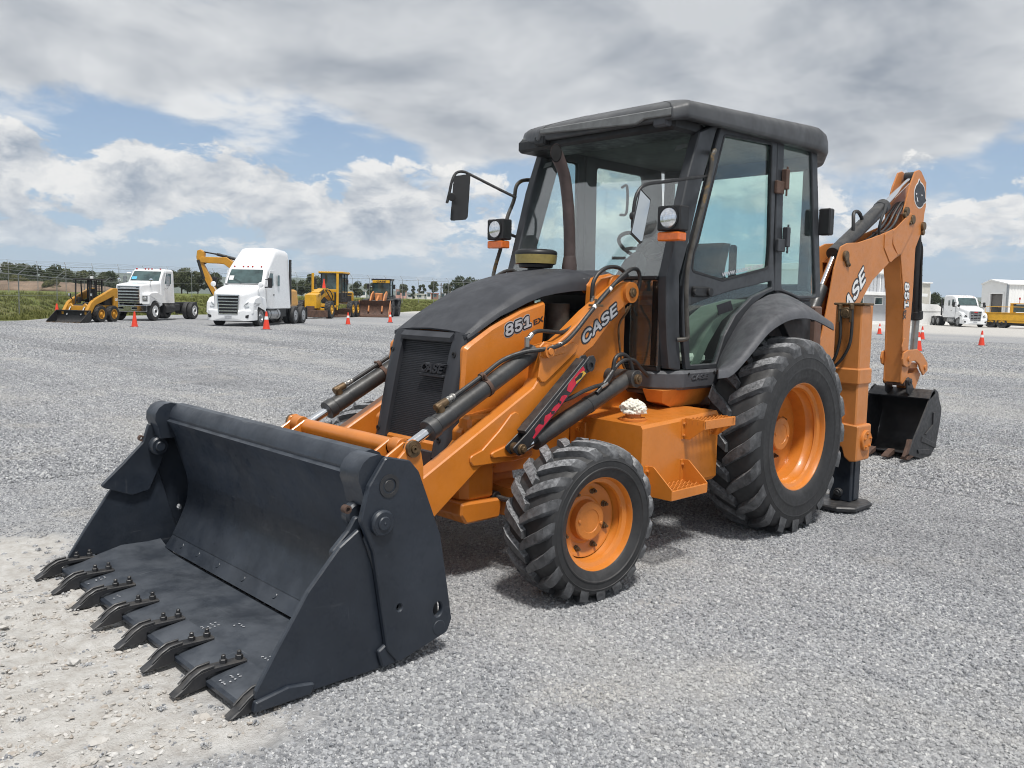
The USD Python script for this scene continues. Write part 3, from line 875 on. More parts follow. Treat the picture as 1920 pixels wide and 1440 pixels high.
part('front_axle', [loft([np.array([(2.139 + a * w, y, 0.42 + b * h + dz) for a, b in ((-1, -1), (1, -1), (1, 1), (-1, 1))]) for y, w, h, dz in
                          ((-0.86, 0.07, 0.07, 0.0), (-0.45, 0.085, 0.085, 0.0), (-0.2, 0.12, 0.13, 0.0), (0.2, 0.12, 0.13, 0.0), (0.45, 0.085, 0.085, 0.0), (0.86, 0.07, 0.07, 0.0))]),
                     cyl((2.139, 0.80, 0.419), (2.139, 1.04, 0.419), 0.115, 24), cyl((2.139, -0.80, 0.419), (2.139, -1.04, 0.419), 0.115, 24),
                     prism([(2.02, 0.46), (2.25, 0.46), (2.20, 0.70), (2.07, 0.70)], 0.18, 0.24, 'y'), prism([(2.02, 0.46), (2.25, 0.46), (2.20, 0.70), (2.07, 0.70)], 0.32, 0.36, 'y')], M['orange_worn'], BL)
part('steering_cylinder', [cyl((2.30, -0.5, 0.46), (2.30, 0.5, 0.46), 0.035, 14), cyl((2.30, 0.5, 0.46), (2.27, 0.78, 0.45), 0.016, 10)], M['cylinder'], BL)
part('rear_axle', [cyl((0, -0.95, 0.689), (0, 0.95, 0.689), 0.15, 28), box(-0.25, 0.25, -0.28, 0.28, 0.48, 0.92, 0.05)], M['orange_worn'], BL)
part('transmission', [box(0.15, 1.2, -0.22, 0.22, 0.48, 0.92, 0.04)], M['grime'], BL)
# loader tower
TW = fillet([(1.44, 1.58), (1.43, 1.72), (1.37, 1.765), (1.19, 1.80), (1.12, 1.74), (1.12, 1.22), (1.05, 1.04), (1.95, 1.00), (2.0, 1.10), (1.70, 1.36)], 0.03)
for s in (1, -1):
    part('loader_tower', prism(TW, s * 0.385, s * 0.47, 'y'), M['orange'], BL)
    part('tower_cap', [prism([(1.43, 1.722), (1.37, 1.772), (1.19, 1.807), (1.17, 1.80), (1.20, 1.70), (1.36, 1.67)], s * 0.30, s * 0.388, 'y'), cyl((1.245, s * 0.47, 1.725), (1.245, s * 0.49, 1.725), 0.07, 24), cyl((1.245, s * 0.488, 1.725), (1.245, s * 0.50, 1.725), 0.045, 20)], M['orange'], BL)

# ---------------------------------------------------------------- hood and grille
hood_sections = []
hx = [2.425, 2.40, 2.30, 2.178, 2.05, 1.954, 1.83, 1.707, 1.56, 1.41, 1.33]
hz = [1.412, 1.430, 1.500, 1.565, 1.636, 1.680, 1.722, 1.757, 1.790, 1.812, 1.80]
hl = [1.385, 1.395, 1.448, 1.515, 1.562, 1.600, 1.640, 1.662, 1.680, 1.690, 1.69]
for x, zt, zl in zip(hx, hz, hl):
    w = 0.345 + 0.03 * (2.425 - x)
    r = min(0.05, (zt - zl) * 0.6)
    hood_sections.append(np.array([(x, y, z) for y, z in [(-w - 0.012, zl), (-w - 0.006, zl + (zt - zl) * 0.45), (-w + r * 0.12, zt - r * 0.75), (-w + r * 0.5, zt - r * 0.22), (-w + r * 1.2, zt + 0.004), (-w * 0.5, zt + 0.018), (0, zt + 0.024),
                                                                  (w * 0.5, zt + 0.018), (w - r * 1.2, zt + 0.004), (w - r * 0.5, zt - r * 0.22), (w - r * 0.12, zt - r * 0.75), (w + 0.006, zl + (zt - zl) * 0.45), (w + 0.012, zl)]]))
part('hood', fix(sheet(hood_sections, 0.012)), M['hood'], BL, smooth=40)
part('hood_front_edge', fix(loft([np.array([(2.415, y, 1.385 + a) for y, a in ((-0.345, 0), (0.345, 0), (0.345, 0.028), (-0.345, 0.028))]), np.array([(2.435, y, 1.385 + a) for y, a in ((-0.342, 0), (0.342, 0), (0.342, 0.022), (-0.342, 0.022))])])), M['hood'], BL)
part('cowl', fix(loft([np.array([(x, y, z) for y, z in ((-0.40, 1.66), (0.40, 1.66), (0.40, zt - 0.05), (0.33, zt), (-0.33, zt), (-0.40, zt - 0.05))]) for x, zt in ((1.335, 1.78), (1.20, 1.83), (1.06, 1.80))])), M['hood'], BL)
PANEL = fillet([(2.415, 1.360), (2.252, 1.452), (2.009, 1.556), (1.805, 1.612), (1.782, 1.595), (1.815, 1.20), (1.86, 0.86), (2.32, 0.90), (2.455, 0.905), (2.478, 1.03), (2.458, 1.33)], 0.035)
for s in (1, -1):
    part('side_panel', prism(PANEL, s * 0.315, s * 0.372, 'y', 0.018), M['orange'], BL, smooth=40)
    part('tank_corner', [prism(fillet([(2.33, 0.95), (2.455, 0.90), (2.44, 0.84), (2.30, 0.83)], 0.03), s * 0.31, s * 0.365, 'y', 0.015), bolt((2.40, s * 0.366, 0.90), (0, s, 0), 0.012)], M['orange'], BL)

# grille: bezel posts, perforated plate of thin bars, name plate
def bezel_ring(y0, y1):
    rows = []
    for z, xf in ((0.69, 2.60), (0.77, 2.585), (0.88, 2.562), (1.03, 2.532), (1.16, 2.505), (1.28, 2.478), (1.37, 2.452), (1.418, 2.430)):
        rows.append(np.array([(xf - 0.12, y0, z), (xf - 0.01, y0, z), (xf, y0 + (y1 - y0) * 0.18, z), (xf + 0.004, y0 + (y1 - y0) * 0.5, z), (xf - 0.004, y0 + (y1 - y0) * 0.80, z), (xf - 0.03, y1, z), (xf - 0.12, y1, z)]))
    return fix(loft(rows))


bz = part('grille_bezel', [bezel_ring(0.238, 0.345), bezel_ring(-0.238, -0.345),
                           fix(loft([np.array([(2.36, y, 1.415), (2.36, y, 1.36), (2.46, y, 1.36), (2.462, y, 1.385), (2.43, y, 1.415)]) for y in (-0.24, 0.24)])),
                           fix(loft([np.array([(2.46, y, 0.72), (2.46, y, 0.62), (2.60, y, 0.62), (2.595, y, 0.72)]) for y in (-0.24, 0.24)]))], M['hood'], BL, smooth=40)
for y in (0.30, -0.30):
    for z, xf in ((1.29, 2.478), (0.80, 2.582)):
        part('bezel_socket', ring((xf + 0.000, y, z), (xf + 0.007, y, z), 0.009, 0.016, 16), M['black'], bz)
gx0 = lambda z: 2.585 - (z - 0.72) * 0.205 - 0.034
bars = []
for k in range(60):
    z = 0.722 + k * 0.0109
    bars.append(loft([np.array([(gx0(z) + dx, y, z + dz) for dx, dz in ((0, -0.0028), (0.006, -0.0022), (0.006, 0.0022), (0, 0.0028))]) for y in (-0.238, 0.238)]))
for k in range(48):
    y = -0.236 + k * 0.01004
    bars.append(loft([np.array([(gx0(z) + dx, y + dy, z) for dx, dy in ((0.001, -0.0017), (0.0055, -0.0017), (0.0055, 0.0017), (0.001, 0.0017))]) for z in (0.722, 1.365)]))
part('grille_mesh', bars, M['hood'], BL, smooth=False)
part('grille_backing', [loft([np.array([(gx0(z) - 0.05, y, z), (gx0(z) - 0.055, y, z)][::1] + [(gx0(z) - 0.055, -y, z), (gx0(z) - 0.05, -y, z)]) for z in (0.70, 1.37) for y in (0.24,)])], M['black'], BL, smooth=False)
cw = word_poly('CASE')
zz = np.array([1.165, 1.235])
plate = poly_mesh(affine_poly(cw, (0.02, 1.175), (0.225, 1.175), (0.045, 1.232)), 2.482, 2.512, 'x')
part('name_plate', [plate, box(2.482, 2.508, 0.01, 0.235, 1.150, 1.168, 0.003)], M['hood'], BL, label='raised charcoal maker name on the grille')

# hood accessories
AF = (1.36, -0.15)
af = part('air_precleaner', fix(lathe([(0.060, 1.76), (0.060, 1.842), (0.118, 1.846), (0.122, 1.866), (0.140, 1.872), (0.148, 1.935), (0.150, 1.942), (0.150, 1.950), (0.143, 1.962), (0.120, 1.972), (0.05, 1.975), (0, 1.975)], (*AF, 0), (0, 0, 1), 40)), M['black'], BL)
part('clear_bowl', fix(lathe([(0.1235, 1.868), (0.1420, 1.873), (0.1498, 1.934), (0.145, 1.9345), (0.1225, 1.875)], (*AF, 0), (0, 0, 1), 40)), M['yellow_clear'], af)
part('wing_bolt', cyl((*AF, 1.97), (*AF, 1.995), 0.004, 8), M['black'], af)
ex = part('exhaust_pipe', tube([(1.228, 0.05, 1.86), (1.236, 0.05, 2.05), (1.256, 0.05, 2.25), (1.285, 0.05, 2.40), (1.305, 0.05, 2.47), (1.34, 0.05, 2.54)], 0.041, 20), M['exhaust'], BL, smooth=40)
part('exhaust_sleeve', fix(lathe([(0.052, 1.78), (0.052, 1.87), (0.043, 1.925), (0.0415, 1.93)], (1.229, 0.05, 0), (0.0, 0, 1), 24)), M['exhaust'], ex)
em_n = np.array([0.93, 0.25, 0.12]); em_n /= np.linalg.norm(em_n)
em_d = np.array([0.50, 0.0, 0.70]); em_d /= np.linalg.norm(em_d)
eu, ev, _ = frame_of(em_d)
ec_ = np.array([1.395, 0.05, 2.615])
an_ = np.linspace(0, 2 * np.pi, 28, endpoint=False)


def cut_ring(rad, back=0.0):
    P = ec_ + rad * (np.cos(an_)[:, None] * eu + np.sin(an_)[:, None] * ev)
    t = ((ec_ - P) @ em_n) / (em_d @ em_n)
    return P + np.clip(t, -0.09, 0.09)[:, None] * em_d - back * em_d


part('exhaust_tip', fix(loft([ec_ - 0.11 * em_d + 0.0415 * (np.cos(an_)[:, None] * eu + np.sin(an_)[:, None] * ev), cut_ring(0.044)], True, False)), M['exhaust'], ex)
part('exhaust_mouth', fix(loft([cut_ring(0.039, -0.001), cut_ring(0.039, 0.03)])), M['soot'], ex)

# ---------------------------------------------------------------- loader arms and linkage
ARM = [(2.908, 0.672), (2.099, 1.102)] + [(2.056, 1.153), (2.040, 1.343), (1.891, 1.372), (1.820, 1.412), (1.616, 1.555), (1.321, 1.726), (1.267, 1.749), (1.204, 1.753), (1.156, 1.722), (1.148, 1.682), (1.177, 1.638), (1.225, 1.611), (1.332, 1.549), (1.567, 1.333), (1.630, 1.301), (2.192, 0.886)] + [(2.192, 0.825), (2.086, 0.722), (2.085, 0.692), (2.233, 0.679), (2.486, 0.683), (2.511, 0.673), (2.840, 0.436)]
ARM = [(3.20, 0.535)] + ARM + [(3.10, 0.150), (3.24, 0.19), (3.27, 0.42)]
GUS1 = [(2.595, 0.741), (2.579, 0.752), (2.506, 0.775), (2.381, 0.870), (2.287, 0.959), (2.252, 0.972), (2.222, 0.957), (2.204, 0.887), (2.201, 0.867), (2.264, 0.801), (2.279, 0.718), (2.252, 0.689), (2.495, 0.687), (2.570, 0.690), (2.593, 0.716)]
LUG = [(2.451, 0.749), (2.430, 0.759), (2.296, 0.793), (2.210, 0.778), (2.172, 0.741), (2.199, 0.707), (2.244, 0.713), (2.429, 0.721), (2.446, 0.732)]
GUS2 = [(2.072, 1.163), (2.043, 1.131), (2.009, 1.130), (1.742, 1.304), (1.722, 1.345), (1.763, 1.366), (1.865, 1.348), (2.006, 1.363), (2.051, 1.352), (2.072, 1.313), (2.056, 1.249)]
BOSS = [(2.078, 1.345), (2.040, 1.376), (1.864, 1.345), (1.834, 1.324), (1.850, 1.300), (2.024, 1.273), (2.068, 1.291)]
for s in (1, -1):
    a = part('loader_arm', prism(fillet(ARM, 0.02, 3), s * 0.48, s * 0.58, 'y', 0.008), M['orange'], BL)
    part('arm_gusset', prism(fillet(GUS1, 0.015, 3), s * 0.578, s * 0.592, 'y', 0.005), M['orange'], a)
    part('arm_gusset', prism(fillet(GUS2, 0.012, 3), s * 0.578, s * 0.592, 'y', 0.005), M['orange'], a)
    part('pin_lug', prism(fillet(LUG, 0.012, 3), s * 0.59, s * 0.606, 'y', 0.006), M['orange'], a)
    part('pin_lug', prism(fillet(BOSS, 0.01, 3), s * 0.59, s * 0.603, 'y', 0.005), M['orange'], a)
    pv = [(1.223, 1.681)][0]
    part('pivot_boss', cat([ring((pv[0], s * 0.575, pv[1]), (pv[0], s * 0.605, pv[1]), 0.03, 0.068, 28), cyl((pv[0], s * 0.44, pv[1]), (pv[0], s * 0.600, pv[1]), 0.055, 24)]), M['orange_worn'], a)
    part('pivot_pin', cat([cyl((pv[0], s * 0.59, pv[1]), (pv[0], s * 0.618, pv[1]), 0.034, 8), cyl((pv[0], s * 0.61, pv[1]), (pv[0], s * 0.624, pv[1]), 0.016, 12)]), M['bronze'], a)
    tp = [(2.015, 1.318)][0]
    part('tilt_pin', cat([ring((tp[0], s * 0.595, tp[1]), (tp[0], s * 0.63, tp[1]), 0.018, 0.040, 24), cyl((tp[0], s * 0.46, tp[1]), (tp[0], s * 0.64, tp[1]), 0.022, 18)]), M['orange_worn'], a)
    # tilt cylinder: barrel, rod, gland, hose along the top
    q0 = np.array([tp[0], 0.505, tp[1]]); q1 = np.array([3.03, 0.505, 0.828])
    gl_ = np.array([2.805, 0.505, 0.912]); ax = (gl_ - q0) / np.linalg.norm(gl_ - q0)
    q1 = gl_ + ax * 0.25
    nrm = np.cross(ax, [0, 1, 0]); nrm = nrm if nrm[2] > 0 else -nrm
    S = np.array([1, s, 1])
    tc = part('tilt_cylinder', cat([cyl((q0 + ax * 0.02) * S, gl_ * S, 0.052, 28), cyl((gl_ - ax * 0.03) * S, (gl_ + ax * 0.025) * S, 0.060, 28), cyl((gl_ - ax * 0.15) * S, (gl_ - ax * 0.035) * S, 0.0535, 28)]), M['cylinder'], BL)
    part('piston_rod', cyl(gl_ * S, q1 * S, 0.0265, 24), M['chrome'], tc)
    port = gl_ - ax * 0.10
    part('port_elbow', cat([cyl((port + nrm * 0.045) * S, (port + nrm * 0.092) * S, 0.026, 14), cyl((port + nrm * 0.083 + ax * 0.025) * S, (port + nrm * 0.078 - ax * 0.06) * S, 0.023, 14)]), M['bronze'], tc)
    part('hose_ferrule', cat([cyl((port + nrm * 0.080 - ax * 0.055) * S, (port + nrm * 0.078 - ax * 0.12) * S, 0.0165, 12), cyl((port + nrm * 0.079 - ax * 0.07) * S, (port + nrm * 0.079 - ax * 0.082) * S, 0.0205, 8), cyl((port + nrm * 0.079 - ax * 0.10) * S, (port + nrm * 0.079 - ax * 0.108) * S, 0.0205, 8)]), M['steel'], tc)
    mid = q0 + ax * np.linalg.norm(gl_ - q0) * 0.50
    clampm = cat([ring((mid - ax * 0.012) * S, (mid + ax * 0.012) * S, 0.050, 0.058, 28), ring((mid + nrm * 0.072 - ax * 0.012) * S, (mid + nrm * 0.072 + ax * 0.012) * S, 0.013, 0.022, 16), cyl((mid + nrm * 0.05 + np.array([0, .03, 0])) * S, (mid + nrm * 0.09 + np.array([0, .03, 0])) * S, 0.008, 8)])
    part('hose_clamp', clampm, M['rusty'], tc)
    h0 = port + nrm * 0.078 - ax * 0.11
    hpts = [h0, mid + nrm * 0.074 + ax * 0.25, mid + nrm * 0.073, mid + nrm * 0.076 - ax * 0.18, q0 + ax * 0.13 + nrm * 0.060 + np.array([0, .05, 0])]
    more = [(2.02, 0.625, 1.335), (1.90, 0.628, 1.365), (1.79, 0.62, 1.43), (1.66, 0.61, 1.535), (1.52, 0.605, 1.645), (1.40, 0.60, 1.735), (1.30, 0.60, 1.80), (1.215, 0.59, 1.835), (1.14, 0.58, 1.83), (1.10, 0.57, 1.77), (1.105, 0.56, 1.70)]
    part('hydraulic_hose', tube([tuple(p * S) for p in hpts] + [tuple(np.array(p) * S) for p in more], 0.0135, 10, per=5), M['hose'], tc)
    for k, p in enumerate(((2.00, 0.625, 1.339), (1.93, 0.628, 1.355), (1.60, 0.608, 1.584), (1.45, 0.603, 1.697))):
        p = np.array(p); dd = np.array((0.75, 0, -0.65)) if k > 1 else np.array((0.95, 0, -0.25)); dd /= np.linalg.norm(dd)
        part('hose_print', cyl((p - dd * 0.012) * S, (p + dd * 0.012) * S, 0.0142, 10, 0), M['decal_white'], tc)
    h2 = [(2.127, 1.360), (2.120, 1.391), (2.085, 1.418), (2.023, 1.435), (1.907, 1.428), (1.811, 1.427), (1.715, 1.467), (1.605, 1.534)]
    part('hydraulic_hose', tube([(p[0], s * 0.545, p[1]) for p in h2] + [(1.40, s * 0.575, 1.715), (1.25, s * 0.575, 1.79)], 0.0125, 10, per=5), M['hose'], tc)
    part('port_elbow', cat([cyl((h2[0][0], s * 0.545, h2[0][1] - 0.02), (h2[0][0], s * 0.545, h2[0][1] + 0.04), 0.016, 10), cyl((h2[1][0], s * 0.545, h2[1][1] - .005), (h2[2][0], s * 0.545, h2[2][1]), 0.0165, 10)]), M['steel'], tc)
    part('hose_bracket', cat([box(1.54, 1.60, s * 0.555, s * 0.63, 1.585, 1.60, 0.002), cyl((1.57, s * 0.59, 1.58), (1.57, s * 0.59, 1.635), 0.008, 8)]), M['bronze'], tc)
    # rise cylinder and its black safety strut
    r0, r1 = [(1.271, 0.630, 1.122)][0], [(2.237, 0.630, 0.756)][0]
    r0, r1 = np.array(r0), np.array(r1); ra = (r1 - r0) / np.linalg.norm(r1 - r0)
    rc = part('rise_cylinder', cat([cyl((r0 + ra * 0.02) * S, (r0 + ra * 0.92) * S, 0.052, 28), cyl((r0 + ra * 0.40) * S, (r0 + ra * 0.43) * S, 0.055, 28), cyl((r0 + ra * 0.87) * S, (r0 + ra * 0.93) * S, 0.057, 24), cyl((r0 + [0, 0.075, 0]) * S, (r0 - [0, 0.17, 0]) * S, 0.058, 24)]), M['cylinder'], BL)
    part('piston_rod', cyl((r0 + ra * 0.92) * S, r1 * S, 0.028, 20), M['chrome'], rc)
    part('cylinder_pin', cat([cyl((r0 + [0, .06, 0]) * S, (r0 + [0, .095, 0]) * S, 0.032, 20), cyl((r0 + [0, .09, 0]) * S, (r0 + [0, .104, 0]) * S, 0.018, 8)]), M['bronze'], rc)
    st = [(2.361, 0.780), (2.252, 0.853), (1.758, 1.252), (1.726, 1.283), (1.682, 1.288), (1.658, 1.258), (1.678, 1.201), (1.740, 1.179), (2.191, 0.805), (2.254, 0.749), (2.307, 0.731), (2.334, 0.751)]
    sp = part('safety_strut', cat([prism(fillet(st, 0.015, 3), s * 0.672, s * 0.684, 'y', 0.003), prism(fillet(st, 0.015, 3), s * 0.612, s * 0.620, 'y', 0.003),
                                   prism([st[1], st[2], (st[2][0] + .012, st[2][1] + .018), (st[1][0] + .012, st[1][1] + .018)], s * 0.614, s * 0.682, 'y', 0.003)]), M['black_metal'], BL)
    pn = [(2.292, 0.771)][0]
    part('strut_pin', cat([cyl((pn[0], s * 0.50, pn[1]), (pn[0], s * 0.70, pn[1]), 0.03, 20), cyl((pn[0], s * 0.70, pn[1]), (pn[0], s * 0.715, pn[1]), 0.018, 8)]), M['bronze'], sp)
    hk = [(1.718, 1.224)][0]
    part('strut_hook', ring((hk[0], s * 0.684, hk[1]), (hk[0], s * 0.694, hk[1]), 0.022, 0.034, 18), M['black_metal'], sp)
    if s > 0:
        red = [(2.203, 0.826), (2.179, 0.855), (2.186, 0.874), (2.154, 0.899), (2.114, 0.912), (2.102, 0.946), (2.062, 0.958), (2.027, 0.995), (1.996, 1.009), (1.963, 1.054), (1.936, 1.059), (1.914, 1.053), (1.978, 0.992), (2.078, 0.913), (2.192, 0.820)]
        part('warning_sticker', prism(red, 0.6835, 0.6855, 'y', 0), M['decal_red'], sp)
        red2 = [(1.921, 1.084), (1.907, 1.123), (1.844, 1.176), (1.779, 1.224), (1.762, 1.201), (1.887, 1.070)]
        part('warning_sticker', prism(red2, 0.6835, 0.6855, 'y', 0), M['decal_red'], sp)
        yel = [(1.839, 1.119), (1.849, 1.156), (1.778, 1.198), (1.752, 1.180), (1.818, 1.133)]
        part('warning_sticker', prism(yel, 0.6836, 0.6862, 'y', 0), M['decal_yellow'], sp)
        scr = [[(2.135, 0.925), (2.110, 0.915), (2.116, 0.896), (2.145, 0.903)], [(2.055, 0.970), (2.021, 0.971), (2.028, 0.956), (2.050, 0.950)], [(1.989, 1.032), (1.965, 1.021), (1.972, 1.007), (1.991, 1.017)]]
        parts('scuff_mark', [prism(q_, 0.6846, 0.6872, 'y', 0) for q_ in scr], M['black_metal'], sp)
        blk = [(1.847, 1.134), (1.852, 1.151), (1.808, 1.183), (1.781, 1.186), (1.795, 1.158)]
        part('warning_sticker', prism(blk, 0.6845, 0.687, 'y', 0), M['decal_dark'], sp)
    # linkage plates at the front
    pl = [(2.925, 0.60), (2.93, 0.74), (2.955, 0.862), (2.99, 0.885), (3.035, 0.875), (3.055, 0.83), (3.20, 0.70), (3.24, 0.52), (3.15, 0.42)]
    pl2 = [(2.99, 0.86), (3.03, 0.87), (3.24, 0.745), (3.28, 0.60), (3.22, 0.52), (3.02, 0.70)]
    lk = part('tilt_link', cat([prism(fillet(pl, 0.02, 4), s * 0.583, s * 0.605, 'y', 0.005), prism(fillet(pl2, 0.015, 3), s * 0.545, s * 0.562, 'y', 0.004), prism(fillet(pl2, 0.015, 3), s * 0.420, s * 0.440, 'y', 0.004)]), M['orange'], BL)
    part('link_pin', cat([ring((3.005, s * 0.60, 0.838), (3.005, s * 0.622, 0.838), 0.022, 0.044, 28), cyl((3.005, s * 0.41, 0.838), (3.005, s * 0.615, 0.838), 0.030, 20), ring((3.005, s * 0.612, 0.838), (3.005, s * 0.630, 0.838), 0.008, 0.020, 12)]), M['bronze'], lk)
    part('rod_eye', cat([cyl((3.02, s * 0.462, 0.838), (3.02, s * 0.542, 0.838), 0.046, 28)]), M['orange_worn'], lk)
part('cross_tube', cyl((3.01, -0.44, 0.825), (3.01, 0.44, 0.825), 0.047, 32), M['orange'], BL)
part('arm_cross_member', cat([box(2.62, 2.78, -0.48, 0.48, 0.50, 0.60, 0.02)]), M['orange'], BL)
AD = [(1.670, 1.342), (1.341, 1.540), (1.686, 1.418)]
CASE_ = affine_poly(cw, AD[0], AD[1], AD[2])
part('maker_decal', poly_mesh(CASE_.buffer(0.010).simplify(0.001), 0.580, 0.5818), M['decal_dark'], BL, label='dark outline of the silver maker name on the loader arm')
part('maker_decal', poly_mesh(CASE_.buffer(-0.001), 0.5812, 0.5832), M['decal_silver'], BL, label='silver maker name on the loader arm')
N8 = [(2.139, 1.392), (1.923, 1.457), (2.144, 1.462)]
E8 = affine_poly(word_poly('851'), N8[0], N8[1], N8[2])
part('model_decal', poly_mesh(E8.buffer(0.0125).simplify(0.001), 0.3715, 0.3730), M['decal_silver'], BL)
part('model_decal', poly_mesh(E8.buffer(0.009).simplify(0.001), 0.3725, 0.3742), M['decal_dark'], BL, label='dark outline of the silver model number on the hood side')
part('model_decal', poly_mesh(E8, 0.3735, 0.3755), M['decal_silver'], BL, label='silver model number on the hood side')
NX = [(1.899, 1.461), (1.814, 1.486), (1.903, 1.494)]
part('model_decal', poly_mesh(affine_poly(word_poly('EX'), NX[0], NX[1], NX[2]), 0.3715, 0.3738), M['decal_dark'], BL)
# hoses at the tower
hp = [(1.499, 1.584), (1.502, 1.661), (1.493, 1.737), (1.443, 1.799), (1.351, 1.841), (1.241, 1.842), (1.169, 1.809), (1.142, 1.784)]
part('hydraulic_hose', tube(xz(hp, 0.50), 0.0135, 10), M['hose'], BL)
part('hose_ferrule', [cyl((hp[0][0], 0.5, hp[0][1] - 0.02), (hp[0][0], 0.5, hp[0][1] + 0.07), 0.016, 10)], M['steel'], BL)
hp = [(1.616, 1.049), (1.535, 1.117), (1.434, 1.208), (1.341, 1.248), (1.244, 1.236), (1.170, 1.180), (1.095, 1.132)]
part('hydraulic_hose', tube(xz(hp, 0.66), 0.0135, 10), M['hose'], BL)
hp = [(1.528, 1.101), (1.472, 1.166), (1.449, 1.250), (1.411, 1.279), (1.356, 1.281), (1.299, 1.245), (1.260, 1.165)]
part('hydraulic_hose', tube(xz(hp, 0.66), 0.0135, 10), M['hose'], BL)
hp = [(1.916, 1.021), (1.833, 1.040), (1.743, 1.067), (1.637, 1.090), (1.586, 1.096), (1.522, 1.109)]
part('hydraulic_hose', tube(xz(hp, 0.66), 0.0125, 10), M['hose'], BL)
hp = [(1.585, 1.083), (1.522, 1.107)]
part('hose_ferrule', [cyl((hp[0][0], .66, hp[0][1]), (hp[1][0], .66, hp[1][1]), 0.0165, 10)], M['steel'], BL)
for off in (0, 28, 50):
    hp = [(1.104, 1.598), (1.138, 1.553), (1.218, 1.464), (1.204, 1.322), (1.161, 1.195), (1.054, 1.082), (0.961, 1.013), (0.853, 0.988)]
    part('steel_line', tube([(p[0] - off * 0.0011, 0.50 - off * 0.0015, p[1] - off * 0.0004) for p in hp], 0.0075, 8), M['bronze'], BL)

# ---------------------------------------------------------------- front bucket
LB = xform('loader_bucket', BL); tag(LB, 'charcoal front bucket open towards the camera')
side = fillet([(3.575, 0.945), (3.45, 0.915), (3.40, 0.86), (3.273, 0.555), (3.200, 0.150), (3.225, 0.095), (3.50, 0.028), (3.56, 0.10), (3.635, 0.54), (3.70, 0.69), (3.66, 0.83)], 0.03)
jaw = fillet([(3.681, 0.649), (3.779, 0.587), (3.926, 0.431), (4.067, 0.222), (4.151, 0.090), (4.157, 0.059), (4.082, 0.028), (3.952, 0.017), (3.554, 0.013), (3.518, 0.114), (3.620, 0.485)], 0.012)
from shapely.geometry import Point
for s in (1, -1):
    hole = [(3.284 + 0.026 * math.cos(t), 0.215 + 0.034 * math.sin(t)) for t in np.linspace(0, 2 * math.pi, 14, endpoint=False)]
    hole2 = [(3.498 + 0.014 * math.cos(t), 0.275 + 0.016 * math.sin(t)) for t in np.linspace(0, 2 * math.pi, 10, endpoint=False)]
    sp = part('side_plate', prism(side, s * 1.142, s * 1.172, 'y', 0.005, [hole, hole2]), M['charcoal'], LB)
    part('jaw_side', prism(jaw, s * 1.112, s * 1.138, 'y', 0.005), M['charcoal'], LB)
    part('pin_boss', cat([ring((3.560, s * 1.168, 0.819), (3.560, s * 1.176, 0.819), 0.034, 0.050, 28), cyl((3.560, s * 1.165, 0.819), (3.560, s * 1.174, 0.819), 0.026, 20)]), M['black_metal'], LB)
    part('pin_boss', cat([cyl((3.600, s * 1.165, 0.668), (3.600, s * 1.196, 0.668), 0.056, 28, 0.008), cyl((3.600, s * 1.19, 0.668), (3.600, s * 1.203, 0.668), 0.030, 20, 0.004), cyl((3.600, s * 1.20, 0.668), (3.600, s * 1.206, 0.668), 0.006, 8)]), M['charcoal'], LB)
    part('pin_boss', cyl((3.278, s * 1.168, 0.129), (3.278, s * 1.175, 0.129), 0.034, 20), M['charcoal'], LB)
    part('jaw_stop', prism(fillet([(3.50, 0.025), (3.575, 0.022), (3.60, 0.10), (3.545, 0.13)], 0.012), s * 1.138, s * 1.160, 'y', 0.006), M['charcoal'], LB)
    part('wear_shoe', prism(fillet([(4.17, 0.012), (4.16, 0.055), (4.02, 0.075), (3.90, 0.055), (3.92, 0.012)], 0.01), s * 1.125, s * 1.155, 'y', 0.006), M['charcoal'], LB)
    # hinge bracket of the jaw near the top inside
    br = fillet([(3.80, 0.565), (3.72, 0.64), (3.68, 0.70), (3.63, 0.66), (3.66, 0.50), (3.78, 0.42)] if s > 0 else [(3.985, 0.475), (3.85, 0.60), (3.735, 0.715), (3.70, 0.83), (3.635, 0.80), (3.62, 0.60), (3.70, 0.42), (3.80, 0.40)], 0.02)
    part('hinge_bracket', prism(br, s * 1.082, s * 1.111, 'y', 0.005), M['charcoal'], LB)
    part('hinge_pin', cat([cyl((3.655, s * 1.085, 0.690), (3.655, s * 1.03, 0.690), 0.055, 24, 0.01), cyl((3.655, s * 1.035, 0.690), (3.655, s * 1.015, 0.690), 0.030, 20, 0.005)]), M['charcoal'], LB)
    part('pin_retainer', cat([ring((3.735, s * 1.10, 0.735), (3.735, s * 1.13, 0.735), 0.010, 0.018, 14)]), M['rusty'], LB)
    part('end_cap', fix(loft([np.array([(3.605 + 0.09 * math.cos(t), y, 0.865 + 0.088 * math.sin(t)) for t in np.linspace(-0.6, math.pi + 0.3, 10)] + [(3.50, y, 0.74), (3.66, y, 0.74)]) for y in (s * 1.0, s * 1.143)])), M['charcoal'], LB)
